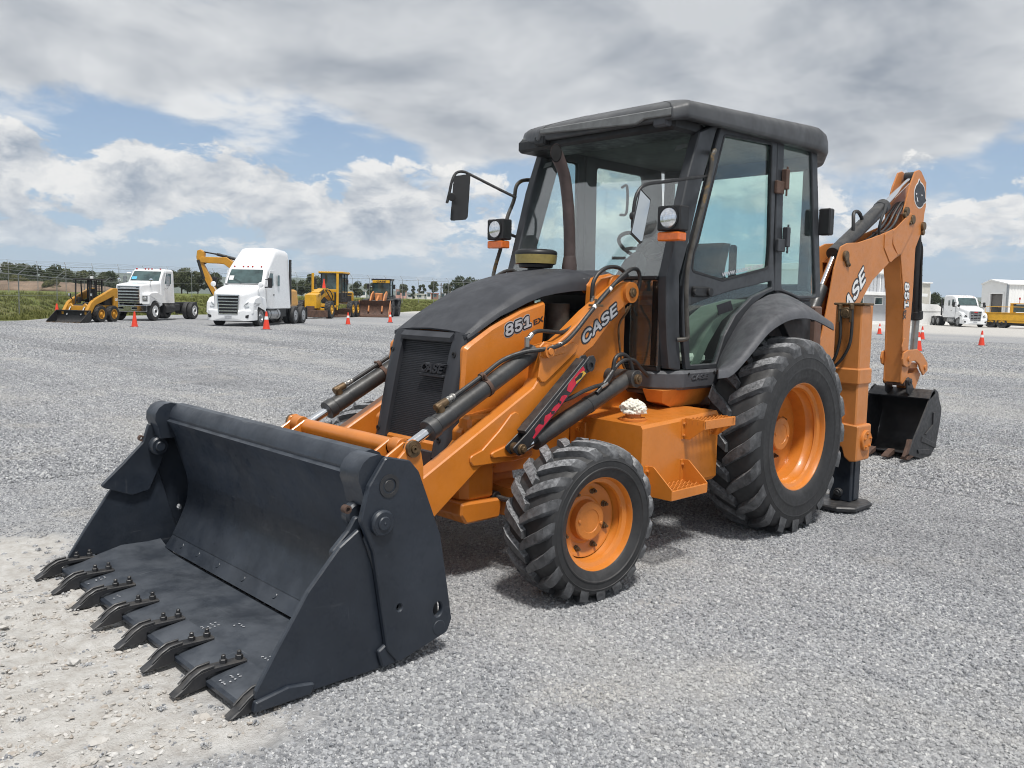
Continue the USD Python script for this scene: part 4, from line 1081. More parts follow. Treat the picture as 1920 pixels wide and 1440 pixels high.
# moldboard: inner skin from the lower lip up to the rolled top edge
mb = [(3.570, 0.145), (3.512, 0.118), (3.46, 0.20), (3.425, 0.30), (3.415, 0.42), (3.440, 0.54), (3.49, 0.65), (3.548, 0.75), (3.603, 0.845)]
mb_in = spline(np.array([(x, 0, z) for x, z in [(3.572, 0.132), (3.52, 0.235), (3.48, 0.34), (3.472, 0.45), (3.49, 0.56), (3.525, 0.68), (3.565, 0.78), (3.607, 0.855)]]), 5)
rows = [[(p[0], y, p[2]) for p in mb_in] for y in np.linspace(-1.02, 1.02, 15)]
part('moldboard', fix(sheet(rows, 0.022)), M['charcoal'], LB, smooth=40)
rt = [(3.607, 0.850), (3.612, 0.868), (3.605, 0.893), (3.588, 0.925), (3.565, 0.943), (3.53, 0.948), (3.49, 0.93), (3.45, 0.87), (3.47, 0.80)]
part('top_rail', fix(loft([np.array([(x, y, z) for x, z in rt]) for y in np.linspace(-1.0, 1.0, 5)])), M['charcoal'], LB, smooth=25)
part('lower_strip', [fix(loft([np.array([(x, y, z) for x, z in [(3.630, 0.066), (3.640, 0.070), (3.579, 0.152), (3.560, 0.146)]]) for y in (-1.02, 1.02)]))], M['charcoal'], LB)
for k, y in enumerate((-0.84, -0.62, -0.36, -0.06, 0.28, 0.64, 0.92)):
    part('strip_bolt', cyl((3.604, y, 0.108), (3.612, y, 0.114), 0.019, 14, 0.003), M['charcoal'], LB)
part('bucket_back', fix(loft([np.array([(x, y, z) for x, z in [(3.57, 0.80), (3.45, 0.86), (3.36, 0.70), (3.27, 0.45), (3.22, 0.14), (3.30, 0.06), (3.56, 0.05), (3.50, 0.12), (3.44, 0.40)]]) for y in (-1.10, 1.10)])), M['charcoal'], LB)
fl = [(3.628, 0.050), (3.70, 0.046), (3.86, 0.062), (4.012, 0.052), (4.014, 0.064), (4.10, 0.052), (4.175, 0.038), (4.195, 0.024), (4.19, 0.012), (3.64, 0.012), (3.618, 0.03)]
fr = []
for y in np.linspace(-1.112, 1.112, 24):
    e = 1.112 - abs(y)
    lift = 0.05 * math.exp(-e / 0.10)
    fr.append(np.array([(x, y, z + (lift * np.clip((4.1 - x) / 0.3, 0, 1) if z > 0.035 else 0)) for x, z in fl]))
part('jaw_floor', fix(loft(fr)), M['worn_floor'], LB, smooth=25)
part('cutting_edge', box(4.02, 4.20, -1.095, 1.095, 0.010, 0.034, 0.004), M['charcoal'], LB)
# worn spots where the steel shows through
wear = []
for (cx, cy, nx_, ny_) in ((3.93, 0.30, 4, 3), (3.86, 0.40, 2, 3), (3.90, 0.80, 3, 4), (4.10, 0.86, 4, 3), (4.09, -0.72, 5, 2), (4.13, -0.40, 3, 2)):
    for i in range(nx_):
        for j in range(ny_):
            if rng.random() < 0.2: continue
            z = np.interp(cx + i * 0.02, [3.7, 3.86, 4.012, 4.014, 4.1, 4.19], [0.046, 0.062, 0.052, 0.064, 0.052, 0.034])
            wear.append(moved(trimesh.Trimesh(np.array([(-.006, -.004, 0), (.006, -.003, 0), (.007, .003, 0), (-.005, .004, 0)]), np.array([(0, 1, 2), (0, 2, 3)]), process=False),
                              (cx + i * 0.022 + rng.normal() * .002, cy + j * 0.022 + rng.normal() * .002, z + 0.004), rng.uniform(0, 3)))
tag(part('worn_spot', wear, M['decal_silver'], LB, smooth=False), kind='stuff')
for k in range(8):
    y = 1.096 * (1 - 2 * k / 7)
    back = 0.085 if k == 0 else 0.0
    prof = [(4.335, 0.002), (4.320, 0.012), (4.290, 0.030), (4.258, 0.058), (4.222, 0.075), (4.170, 0.080), (4.02, 0.074), (4.02, 0.060), (4.165, 0.056), (4.20, 0.044), (4.20, 0.012), (4.24, 0.004)]
    half = [(0.030 if x < 4.1 else 0.034 + 0.012 * np.clip((x - 4.25) / 0.08, 0, 1)) for x, _ in prof]
    prof = [(x - back, z) for x, z in prof]
    t = fix(prism(prof, y - 0.027, y + 0.027, 'y', 0.004))
    v = np.array(t.vertices)
    groove = (np.abs(v[:, 1] - y) < 0.02)
    tp_ = part('tooth', trimesh.Trimesh(v, t.faces, process=False), M['black_metal'], LB)
    rim_ = [prism([(x - back, z) for x, z in [(4.300, 0.034), (4.258, 0.067), (4.220, 0.087), (4.165, 0.091), (4.165, 0.078), (4.222, 0.072), (4.258, 0.054)]], y + a, y + b, 'y', 0.003) for a, b in ((0.017, 0.028), (-0.028, -0.017))]
    parts('tooth_rib', rim_, M['black_metal'], LB)
    if 0 < k:
        parts('tooth_bolt', [c for x in (4.045, 4.115) for c in (cat([cyl((x, y, 0.07), (x, y, 0.096), 0.016, 6, 0.003), cyl((x, y, 0.094), (x, y, 0.113), 0.010, 8, 0.003)]),)], M['black_metal'], LB)
for xx_, (a0, a1) in enumerate(()):
    pass

# ---------------------------------------------------------------- tank and steps
tk = part('side_tank', [fix(loft([np.array([(x, y, z) for y, z in ((0.40, 0.46), (0.97, 0.445), (1.0, 0.475), (1.0, 0.872 + dz), (0.985, 0.892 + dz), (0.40, 0.90 + dz))]) for x, dz in ((0.76, 0.02), (0.80, 0.02), (1.56, -0.012), (1.585, -0.014))]))], M['orange'], BL, smooth=25)
part('tank_flange', [fix(lathe([(0.085, 0.885), (0.085, 0.898), (0.060, 0.902), (0.050, 0.905), (0.046, 0.955), (0, 0.955)], (1.455, 0.825, 0), (0, 0, 1), 28))] + [bolt((1.455 + 0.07 * math.cos(t), 0.825 + 0.07 * math.sin(t), 0.895), (0, 0, 1), 0.006, 0.008) for t in np.arange(8) * math.pi / 4], M['orange_worn'], tk)
part('tank_bracket', [box(1.583, 1.600, 0.43, 0.56, 0.60, 0.85, 0.004), bolt((1.60, 0.50, 0.80), (1, 0, 0), 0.014)], M['orange'], tk)


def step(name, x0, x1, y0, y1, z, h, plates, up_):
    st_ = part(name, [box(x0, x1, y1 - 0.012, y1, z - 0.055, z + 0.004, 0.003)], M['orange'], BL)
    for xx in plates:
        o = [(y0, z + (0.13 if up_ else -0.13)), (y0 + 0.045, z + (0.13 if up_ else -0.13)), (y1, z + (0.01 if up_ else -0.05)), (y1, z - (0.055 if up_ else -0.004)), (y0, z - (0.055 if up_ else -0.004))]
        part('step_plate', [prism(fillet(o, 0.008, 2), xx - 0.004, xx + 0.004, 'x', 0.001), box(xx - 0.004, xx + 0.030, y0 - 0.001, y0 + 0.006, z - (0.05 if up_ else 0.13), z + (0.13 if up_ else 0.0), 0.001)], M['orange'], st_)
        for dz in ((0.10, -0.01) if up_ else (-0.03, -0.105)):
            part('bolt', bolt((xx + 0.016, y0 + 0.006, z + dz), (0, 1, 0), 0.009, 0.01), M['orange_worn'], st_)
    teeth_ = []
    nb = 4
    for b in range(nb):
        yy = y0 + 0.02 + (y1 - y0 - 0.03) * b / (nb - 1)
        nn = int((x1 - x0) / 0.022)
        zig = []
        for k in range(nn + 1):
            zig.append((x0 + (x1 - x0) * k / nn, z + (0.006 if k % 2 else -0.008)))
        teeth_.append(prism(zig + [(x1, z - 0.03), (x0, z - 0.03)], yy - 0.003, yy + 0.003, 'y', 0))
    for k in range(int((x1 - x0) / 0.044) + 1):
        xx = x0 + 0.02 + k * 0.044
        if xx < x1: teeth_.append(box(xx - 0.0025, xx + 0.0025, y0 + 0.01, y1 - 0.012, z - 0.028, z - 0.008, 0))
    part('grating', teeth_, M['orange_worn'], st_, smooth=False)


step('lower_step', 1.15, 1.52, 1.0, 1.185, 0.500, 0.1, (1.15, 1.52), True)
step('upper_step', 0.80, 1.155, 1.0, 1.155, 0.890, 0.1, (0.83, 1.15), False)
RAG = thing('rag', 'dirty white rag bunched over the tank filler neck', 'rag')
r8 = np.random.default_rng(8)
rag = trimesh.creation.icosphere(4)
v = np.array(rag.vertices)
disp = 1 + 0.6 * (meshkit.fbm(v * 2.2 + 3, 4, 3) - 0.5) - 0.55 * np.abs(meshkit.fbm(v * np.array([3.5, 3.5, 1.5]) + 9, 4, 4) - 0.5) * 2
v = v * disp[:, None] * np.array([0.084, 0.084, 0.058]) + [1.455, 0.825, 0.958]
v[:, 2] = np.maximum(v[:, 2], 0.918 + 0.02 * meshkit.fbm(v * 30, 2, 1))
part('folded_cloth', trimesh.Trimesh(v, rag.faces, process=False), M['cloth'], RAG, smooth=60)

# ---------------------------------------------------------------- cab
CAB = BL
apost = [(0.760, 2.764), (0.876, 2.463), (1.008, 2.003), (1.071, 1.792)] + [(1.055, 1.516), (1.035, 1.355), (0.999, 1.182), (0.872, 1.169), (0.902, 1.435), (0.929, 1.800)] + [(0.842, 2.013), (0.714, 2.415), (0.566, 2.790), (0.503, 2.867)]
for s in (1, -1):
    part('front_pillar', prism(fillet(apost, 0.01, 2), s * 0.690, s * 0.765, 'y', 0.008), M['cab'], CAB)
door = [(0.509, 2.855), (-0.258, 2.891)] + [(-0.269, 2.074), (-0.321, 1.733), (-0.209, 1.708), (-0.037, 1.636), (0.125, 1.526), (0.249, 1.411), (0.353, 1.299), (0.424, 1.192), (0.438, 1.160), (0.815, 1.170), (0.876, 1.434), (0.894, 1.598), (0.890, 1.736), (0.849, 1.868)] + [(0.795, 2.075), (0.662, 2.436), (0.561, 2.731)]
g1 = fillet([(0.471, 2.790), (-0.183, 2.819)] + [(-0.220, 2.071), (-0.210, 1.896), (0.416, 1.784), (0.804, 1.835), (0.784, 1.961)] + [(0.740, 2.042)], 0.04, 4)
g2 = fillet([(0.828, 1.600), (0.614, 1.652), (0.306, 1.714), (-0.264, 1.804), (-0.278, 1.755), (0.001, 1.680), (0.227, 1.544), (0.361, 1.395), (0.457, 1.202), (0.771, 1.200)], 0.015, 3)
qt = [(-0.266, 2.900), (-0.341, 2.907), (-0.900, 2.891)] + [(-1.097, 1.702), (-1.001, 1.685), (-0.731, 1.675), (-0.588, 1.706), (-0.430, 1.731), (-0.332, 1.729)]
g3 = fillet([(-0.370, 2.866), (-0.813, 2.851)] + [(-0.936, 2.115), (-1.010, 1.705), (-0.708, 1.704), (-0.437, 1.755)], 0.03, 4)
DOORS = {1: (door, g1, g2, qt, g3),
         -1: ([(0.50, 2.87), (0.20, 2.87), (0.19, 1.10), (0.83, 1.165), (0.905, 1.60), (0.94, 1.80), (0.80, 2.10), (0.65, 2.52)],
              fillet([(0.50, 2.77), (0.27, 2.77), (0.26, 1.86), (0.44, 1.80), (0.82, 1.84), (0.76, 2.02)], 0.04, 4), fillet([(0.84, 1.60), (0.28, 1.70), (0.28, 1.25), (0.79, 1.20)], 0.02, 3),
              [(0.195, 2.88), (-0.86, 2.88), (-0.99, 1.70), (-0.42, 1.74), (-0.1, 1.68), (0.185, 1.52)], fillet([(0.05, 2.76), (-0.60, 2.76), (-0.66, 1.83), (0.035, 1.83)], 0.05, 4))}
for s in (1, -1):
    door_, g1_, g2_, qt_, g3_ = DOORS[s]
    dr = part('door', prism(fillet(door_, 0.012, 2), s * 0.735, s * 0.772, 'y', 0.006, [g1_, g2_]), M['cab'], CAB)
    part('window_pane', prism(g1_, s * 0.748, s * 0.752, 'y', 0), M['glass'], dr)
    part('window_pane', prism(g2_, s * 0.748, s * 0.752, 'y', 0), M['glass'], dr)
    part('door_seal', cat([prism(inset(np.array(g1_)[::(1 if area2(g1_) > 0 else -1)], -0.004), s * 0.760, s * 0.774, 'y', 0, [inset(np.array(g1_)[::(1 if area2(g1_) > 0 else -1)], 0.012)])]), M['black'], dr)
    q = part('rear_quarter', prism(fillet(qt_, 0.008, 2), s * 0.728, s * 0.765, 'y', 0.006, [g3_]), M['cab'], CAB)
    part('window_pane', prism(g3_, s * 0.746, s * 0.750, 'y', 0), M['glass'], q)
    for hz_ in ((2.52, 2.09) if s > 0 else ()):
        hx_ = -0.29 + (2.52 - hz_) * -0.13
        part('door_hinge', [box(hx_ - 0.10, hx_ - 0.05, s * 0.77, s * 0.815, hz_ - 0.02, hz_ + 0.13, 0.005), box(hx_ - 0.055, hx_ + 0.055, s * 0.772, s * 0.80, hz_ - 0.06, hz_ + 0.035, 0.005), cyl((hx_ - 0.075, s * 0.805, hz_ - 0.07), (hx_ - 0.075, s * 0.805, hz_ + 0.15), 0.008, 8)], M['rusty'] if hz_ > 2.3 else M['cab'], dr)
    part('door_handle', [box(0.60, 0.80, s * 0.772, s * 0.800, 1.665, 1.735, 0.012), cyl((0.62, s * 0.79, 1.70), (0.62, s * 0.815, 1.70), 0.030, 18), cyl((0.79, s * 0.79, 1.695), (0.79, s * 0.808, 1.695), 0.020, 14)], M['black'], dr)
for s in (1, -1):
    rail = [(0.735, 2.609), (0.707, 2.578)]
    gp_ = [(0.615, 2.640), (0.665, 2.645), (0.695, 2.60), (0.70, 2.52), (0.78, 2.28), (0.875, 2.02), (0.925, 1.85), (0.930, 1.70), (0.915, 1.52), (0.90, 1.42), (0.905, 1.385), (0.94, 1.375)]
    part('grab_rail', tube([(x, s * (0.775 if k in (0, len(gp_) - 1) else 0.825), z) for k, (x, z) in enumerate(gp_)] if s > 0 else [(0.70, -0.77, 2.57), (0.76, -0.85, 2.583), (0.837, -0.86, 2.562), (0.885, -0.86, 2.51), (0.907, -0.86, 2.403), (0.976, -0.86, 2.257), (1.034, -0.86, 2.033), (1.114, -0.86, 1.785), (1.12, -0.84, 1.5), (1.05, -0.77, 1.40)], 0.0155, 10), M['rail'], CAB)
# windscreen, rear window and cross members
part('windscreen', fix(loft([np.array([(x, y, z) for y in (-0.70, 0.70) for x in ((x0, x0 - 0.006) if y < 0 else (x0 - 0.006, x0))]) for x0, z in ((1.085, 1.79), (1.00, 1.98), (0.87, 2.34), (0.70, 2.80))])), M['windscreen'], CAB)
for y0_, y1_ in ((0.56, 0.67), (-0.69, -0.60)):
    part('sticker_remnant', fix(loft([np.array([(0.752 - (z - 2.66) * 0.37 + o, y, z + dz) for y, z, dz in ((y0_, 2.66, 0.0), (y1_, 2.66, 0.012), (y1_ - 0.012, 2.705, 0.0), (y0_ + 0.015, 2.70, 0.0))]) for o in (0.002, 0.006)])), M['lining'], CAB)
parts('lower_front_pane', [box(1.045, 1.050, 0.46, 0.70, 1.19, 1.775, 0), box(1.045, 1.050, -0.70, -0.46, 1.19, 1.775, 0)], M['windscreen'], CAB)
parts('windscreen_rail', [box(1.03, 1.10, -0.70, 0.70, 1.768, 1.795, 0.006), box(0.64, 0.74, -0.72, 0.72, 2.77, 2.83, 0.01)], M['black'], CAB)
parts('lower_front_frame', [box(1.01, 1.05, 0.40, 0.70, 1.165, 1.20, 0.004), box(1.01, 1.05, -0.70, -0.40, 1.165, 1.20, 0.004), box(0.98, 1.05, 0.63, 0.70, 1.19, 1.77, 0.01), box(0.98, 1.05, -0.70, -0.63, 1.19, 1.77, 0.01)], M['black'], CAB)
part('firewall', [box(0.95, 1.0, -0.46, 0.46, 1.0, 1.70, 0.02)], M['dark_inside'], CAB)
parts('rear_window_frame', [box(-0.95, -0.90, -0.73, 0.73, 2.72, 2.86, 0.01), box(-1.0, -0.94, -0.73, 0.73, 1.66, 1.80, 0.01), box(-0.97, -0.92, -0.74, -0.64, 1.7, 2.8, 0.01), box(-0.97, -0.92, 0.64, 0.74, 1.7, 2.8, 0.01)], M['cab'], CAB)
part('rear_window', box(-0.952, -0.948, -0.64, 0.64, 1.78, 2.74, 0), M['glass'], CAB)
# floor, base and lower skirt
part('cab_floor', [box(-0.95, 1.0, -0.70, 0.70, 1.12, 1.165, 0.01)], M['dark_inside'], CAB)
sk = fillet([(-0.30, -0.80), (0.48, -0.80), (0.88, -0.80), (1.00, -0.74), (1.06, -0.66), (1.06, 0.66), (1.00, 0.74), (0.88, 0.80), (0.48, 0.80), (-0.30, 0.80)], 0.05, 4)
skirt = part('cab_skirt', [prism(sk, 1.035, 1.165, 'z', 0.02), prism(fillet([(0.50, 0.70), (0.93, 0.70), (1.02, 0.60), (1.02, -0.60), (0.93, -0.70), (0.50, -0.70)], 0.04), 1.00, 1.04, 'z', 0.015)], M['grey_plastic'], CAB)
SKT = [(0.785, 1.107), (0.584, 1.102), (0.773, 1.140)]
part('embossed_name', poly_mesh(affine_poly(cw, (0.80, 1.100), (0.60, 1.105), (0.79, 1.135)), 0.799, 0.805), M['grey_plastic'], skirt)
for xx in (0.83, 0.52):
    part('rivet', cyl((xx, 0.80, 1.145), (xx, 0.806, 1.145), 0.010, 10), M['black'], skirt)
part('cab_mount', [fix(loft([np.array([(x, y, z) for x, y in ((x0, y0), (x1, y0), (x1, y1), (x0, y1))]) for z, x0, x1, y0, y1 in ((1.04, 0.46, 1.07, 0.60, 0.765), (0.955, 0.52, 1.03, 0.61, 0.735), (0.915, 0.55, 0.90, 0.62, 0.71))]))], M['orange_worn'], CAB)
part('cab_mount', [fix(loft([np.array([(x, -y, z) for x, y in ((x0, y0), (x1, y0), (x1, y1), (x0, y1))]) for z, x0, x1, y0, y1 in ((1.04, 0.46, 1.07, 0.60, 0.765), (0.955, 0.52, 1.03, 0.61, 0.735), (0.915, 0.55, 0.90, 0.62, 0.71))]))], M['orange_worn'], CAB)
part('rear_body', [box(-0.98, -0.40, -0.68, 0.68, 1.05, 1.70, 0.03)], M['dark_inside'], CAB)
part('side_body', [box(-0.95, -0.40, 0.66, 0.745, 1.66, 1.74, 0.01), prism(fillet([(-0.36, 1.66), (-0.98, 1.66), (-1.0, 1.30), (-0.72, 1.30)], 0.03), 0.66, 0.74, 'y')], M['cab'], CAB)
# rear fenders: a curved shell over each tyre
FO = [(1.029, 1.153), (0.979, 1.153), (0.901, 1.157), (0.795, 1.204), (0.622, 1.311), (0.443, 1.426), (0.284, 1.487), (0.133, 1.521), (-0.062, 1.532), (-0.251, 1.512), (-0.534, 1.443)]
FI = [(0.466, 1.121), (0.434, 1.215), (0.369, 1.300), (0.265, 1.412), (0.142, 1.527), (-0.004, 1.627), (-0.176, 1.684)]
FI = np.array(FI + [(-0.20, 1.695), (-0.42, 1.715), (-0.62, 1.68), (-0.80, 1.60), (-0.95, 1.50)])
FO = np.array(FO)


def resample(p, n):
    p = spline(np.column_stack([p[:, 0], np.zeros(len(p)), p[:, 1]]), 8)[:, [0, 2]]
    d = np.concatenate([[0], np.cumsum(np.linalg.norm(np.diff(p, axis=0), axis=1))])
    return np.column_stack([np.interp(np.linspace(0, d[-1], n), d, p[:, i]) for i in (0, 1)])


fi, fo = resample(FI, 30), resample(FO, 30)
for s in (1, -1):
    rows = []
    for a, b in zip(fi, fo):
        row = [(a[0], s * 0.775, a[1])]
        for t, lift in ((0.25, 0.010), (0.5, 0.014), (0.72, 0.012), (0.88, 0.004), (0.96, -0.012), (1.0, -0.040)):
            c = a * (1 - t) + b * t
            top_ = a + (b - a) * t
            z = a[1] + (b[1] + 0.055 - a[1]) * t + lift
            x = a[0] + (b[0] - a[0]) * t
            row.append((x, s * (0.775 + 0.385 * t), z if t < 0.99 else b[1]))
        rows.append(row)
    part('rear_fender', fix(sheet(rows, 0.010)), M['grey_plastic'], CAB, smooth=50)
# roof
LEAN = 0.0


def lean(m):
    """The cab top sits slightly tilted to the machine's right."""
    v = np.array(m.vertices)
    c, sn = math.cos(LEAN), math.sin(LEAN)
    y, z = v[:, 1], v[:, 2] - 2.9
    return trimesh.Trimesh(np.column_stack([v[:, 0], y * c + z * sn, -(-y) * sn + z * c + 2.9]), np.array(m.faces), process=False)


def roof_ring(ins, h):
    c = ROOF_PLAN - [-0.1, 0.0]
    q = [-0.1, 0.0] + c * (1 - ins / np.array([1.22, 0.845]))
    p = np.column_stack([q, np.zeros(len(q))])
    x = p[:, 0]
    base = np.interp(x, [-1.46, -0.9, -0.54, -0.14, 0.43, 0.64, 0.80, 1.03, 1.1], [2.805, 2.835, 2.858, 2.885, 2.872, 2.858, 2.832, 2.798, 2.780])
    topz = np.interp(x, [-1.46, -1.25, -1.12, -0.92, -0.57, -0.16, 0.14, 0.35, 0.56, 0.75, 0.93, 1.02, 1.13], [2.925, 2.955, 2.988, 3.028, 3.066, 3.082, 3.074, 3.055, 3.020, 2.984, 2.942, 2.918, 2.885])
    p[:, 2] = base + (topz - base) * h
    return p


ROOF_PLAN = fillet([(1.02, 0.855), (1.115, 0.80), (1.118, 0.785), (1.085, 0.78), (1.07, -0.40), (1.10, -0.415), (0.99, -0.66), (0.84, -0.845), (-0.95, -0.845), (-1.46, -0.54), (-1.46, 0.54), (-0.95, 0.845)][::-1], [0.45, 0.30, 0.30, 0.45, 0.06, 0.10, 0.02, 0.01, 0.01, 0.01, 0.02, 0.04], 8)
part('cab_roof', lean(fix(loft([roof_ring(0.20, 0.25), roof_ring(0.10, 0.02), roof_ring(0.03, 0.0), roof_ring(0.008, 0.08), roof_ring(0.0, 0.22), roof_ring(0.004, 0.62), roof_ring(0.012, 0.80), roof_ring(0.035, 0.93), roof_ring(0.08, 1.0), roof_ring(0.18, 1.08), roof_ring(0.34, 1.18), roof_ring(0.5, 1.22)]))), M['roof'], CAB, smooth=35)
part('roof_lining', [box(-1.0, 0.98, -0.72, 0.72, 2.83, 2.86, 0.01)], M['lining'], CAB)
part('roof_header', [box(0.70, 1.02, -0.72, 0.74, 2.745, 2.84, 0.02)], M['black'], CAB)
part('roof_visor', [prism(fillet([(-0.39, 2.873), (0.78, 2.862), (0.78, 2.812), (0.56, 2.818), (0.49, 2.793), (-0.30, 2.835), (-0.39, 2.838)], 0.008), 1.080, 1.112, 'x', 0.006)], M['visor'], CAB)
for s in (1, -1):
    part('work_lamp', [box(1.00, 1.075, 0.12 + s * 0.49, 0.12 + s * 0.60, 2.765, 2.835, 0.008), box(1.070, 1.082, 0.12 + s * 0.498, 0.12 + s * 0.592, 2.772, 2.828, 0.004)], M['grey_plastic'] if s > 0 else M['black'], CAB)
    # head lamps with amber indicators
    hl = part('head_lamp', [box(1.045, 1.148, s * 0.725, s * 0.905, 2.080, 2.238, 0.008), ring((1.147, s * 0.815, 2.160), (1.155, s * 0.815, 2.160), 0.066, 0.076, 32), cyl((1.05, s * 0.80, 2.14), (0.90, s * 0.77, 2.10), 0.012, 8)], M['black'], CAB)
    part('lamp_lens', fix(lathe([(0.067, 0.0), (0.060, 0.006), (0.03, 0.012), (0, 0.013)], (1.148, s * 0.815, 2.160), (1, 0, 0), 32)), M['reflector'], hl)
    part('indicator_lens', box(1.06, 1.150, s * 0.730, s * 0.900, 2.014, 2.072, 0.008), M['amber'], hl)
    part('rear_lamp', [box(-1.07, -0.99, s * 0.76, s * 0.86, 2.20, 2.415, 0.01)], M['black'], CAB)
# mirrors
part('mirror_arm', tube([(0.70, 0.80, 2.475), (0.94, 0.85, 2.432), (1.25, 0.87, 2.372), (1.47, 0.88, 2.330), (1.55, 0.88, 2.28), (1.585, 0.88, 2.20), (1.595, 0.88, 2.06)], 0.011, 10), M['black'], CAB)
ml = [(1.555, 2.298), (1.462, 2.225), (1.435, 2.20), (1.525, 1.985), (1.545, 1.975), (1.635, 2.03)]
MZ = [(1.893, 1.159, 2.239), (1.856, 1.202, 2.181), (1.858, 1.202, 2.155), (1.898, 1.189, 1.945), (1.905, 1.183, 1.940), (1.941, 1.142, 1.992)]
MZ = np.array(MZ)
mirc = MZ.mean(0); mn = np.cross(MZ[2] - MZ[0], MZ[4] - MZ[0]); mn /= np.linalg.norm(mn)
mn = mn if mn @ (CAM - mirc) > 0 else -mn


def slab(poly, n, t0, t1, shrink=1.0):
    P = np.asarray(poly); c = P.mean(0); P = c + (P - c) * shrink
    return fix(loft([P + n * t0, P + n * t1]))


mr = part('mirror', [slab(MZ, mn, -0.03, 0.0)], M['black'], CAB)
part('mirror_face', slab(MZ, mn, -0.002, 0.002, 0.93), M['mirror'], mr)
part('mirror_clamp', [cyl((1.590, 0.865, 2.130), (1.590, 0.895, 2.130), 0.024, 14)], M['black'], mr)
part('mirror_arm', tube([(0.935, -0.80, 2.42), (1.06, -0.92, 2.50), (1.18, -1.05, 2.585), (1.235, -1.10, 2.615), (1.285, -1.125, 2.60), (1.325, -1.125, 2.54), (1.35, -1.125, 2.45), (1.375, -1.125, 2.36)], 0.011, 10), M['black'], CAB)
MY = [(1.879, -0.434, 2.447), (1.811, -0.370, 2.463), (1.803, -0.361, 2.456), (1.805, -0.359, 2.422), (1.828, -0.351, 2.170), (1.839, -0.361, 2.152), (1.908, -0.427, 2.143), (1.914, -0.433, 2.152), (1.912, -0.434, 2.177), (1.885, -0.438, 2.434)]
MY = np.array(MY)
vx = MY.mean(0) - CAM; vx /= np.linalg.norm(vx)
part('mirror', [slab(MY, -vx, -0.035, 0.0)], M['black'], CAB)
part('mirror_clamp', [cyl(MY.mean(0) - vx * 0.02 + [0.06, -0.02, -0.0], MY.mean(0) - vx * 0.06 + [0.06, -0.02, 0.0], 0.028, 14)], M['black'], CAB)
# interior
part('steering_wheel', [tube([(0.35 + 0.19 * math.cos(t) * 0.82, 0.19 * math.sin(t), 2.05 + 0.19 * math.cos(t) * 0.50) for t in np.linspace(0, 2 * math.pi, 33)], 0.015, 8, smooth=False),
                        tube([(0.35, 0.0, 2.03), (0.42, 0.10, 2.075), (0.43, 0.165, 2.09)], 0.014, 8), tube([(0.35, 0.0, 2.03), (0.34, -0.10, 2.04), (0.33, -0.185, 2.035)], 0.014, 8), cyl((0.365, 0, 1.985), (0.335, 0, 2.06), 0.042, 16)], M['black'], CAB)
part('steering_column', fix(loft([np.array([(x + a * w, b * w2, z + a * 0.02) for a, b in ((-1, -1), (1, -1), (1, 1), (-1, 1))]) for x, z, w, w2 in ((0.37, 1.985, 0.03, 0.035), (0.42, 1.92, 0.05, 0.07), (0.50, 1.80, 0.06, 0.08), (0.62, 1.60, 0.06, 0.08), (0.68, 1.17, 0.07, 0.09))])), M['cab'], CAB)
part('control_lever', [tube([(0.42, 0.10, 1.96), (0.44, 0.22, 1.98), (0.44, 0.30, 2.0)], 0.012, 8), tube([(0.42, -0.10, 1.96), (0.46, -0.20, 1.96)], 0.012, 8)], M['black'], CAB)
part('seat', [box(-0.42, 0.12, -0.25, 0.25, 1.50, 1.64, 0.04), fix(loft([np.array([(x, y, z) for y in (-0.24, 0.24) for x in ((x0, x0 - 0.11) if y < 0 else (x0 - 0.11, x0))]) for x0, z in ((-0.28, 1.60), (-0.36, 1.95), (-0.42, 2.12))])), box(-0.35, 0.05, -0.15, 0.15, 1.16, 1.50, 0.03)], M['seat'], CAB)
part('armrest', [box(-0.35, 0.0, 0.27, 0.33, 1.80, 1.86, 0.02), box(-0.45, -0.40, 0.30, 0.36, 1.6, 2.10, 0.02)], M['seat'], CAB)
part('side_console', [box(-0.5, 0.55, -0.66, -0.36, 1.16, 1.72, 0.04), box(-0.85, -0.4, -0.3, 0.3, 1.16, 1.55, 0.04)], M['dark_inside'], CAB)
part('inner_fender', fix(loft([np.array([(x0 + 0.05 * k, y, z) for k, y in ((0, 0.42), (1, 0.70), (-1, 0.70))]) for x0, z in ((0.62, 1.17), (0.50, 1.34), (0.34, 1.50), (0.14, 1.60), (-0.2, 1.66))])), M['olive'], CAB)
part('floor_cloth', [box(0.45, 0.72, 0.52, 0.69, 1.20, 1.27, 0.03)], M['cloth'], CAB)
part('door_sticker', [prism([(0.452, 1.611), (0.271, 1.647), (0.230, 1.579), (0.420, 1.544)], 0.754, 0.756, 'y', 0)], M['decal_dark'], CAB)
WW = [(0.394, 1.815), (-0.154, 1.903), (0.396, 1.841)]
part('web_address', poly_mesh(affine_poly(word_poly('WWW.CASECE.COM'), WW[0], WW[1], WW[2]), 0.7525, 0.7535), M['decal_silver'], CAB)
part('grab_handle', tube([(-0.25, -0.70, 2.62), (-0.25, -0.64, 2.62), (-0.24, -0.63, 2.40), (-0.24, -0.70, 2.38)], 0.012, 8), M['black'], CAB)

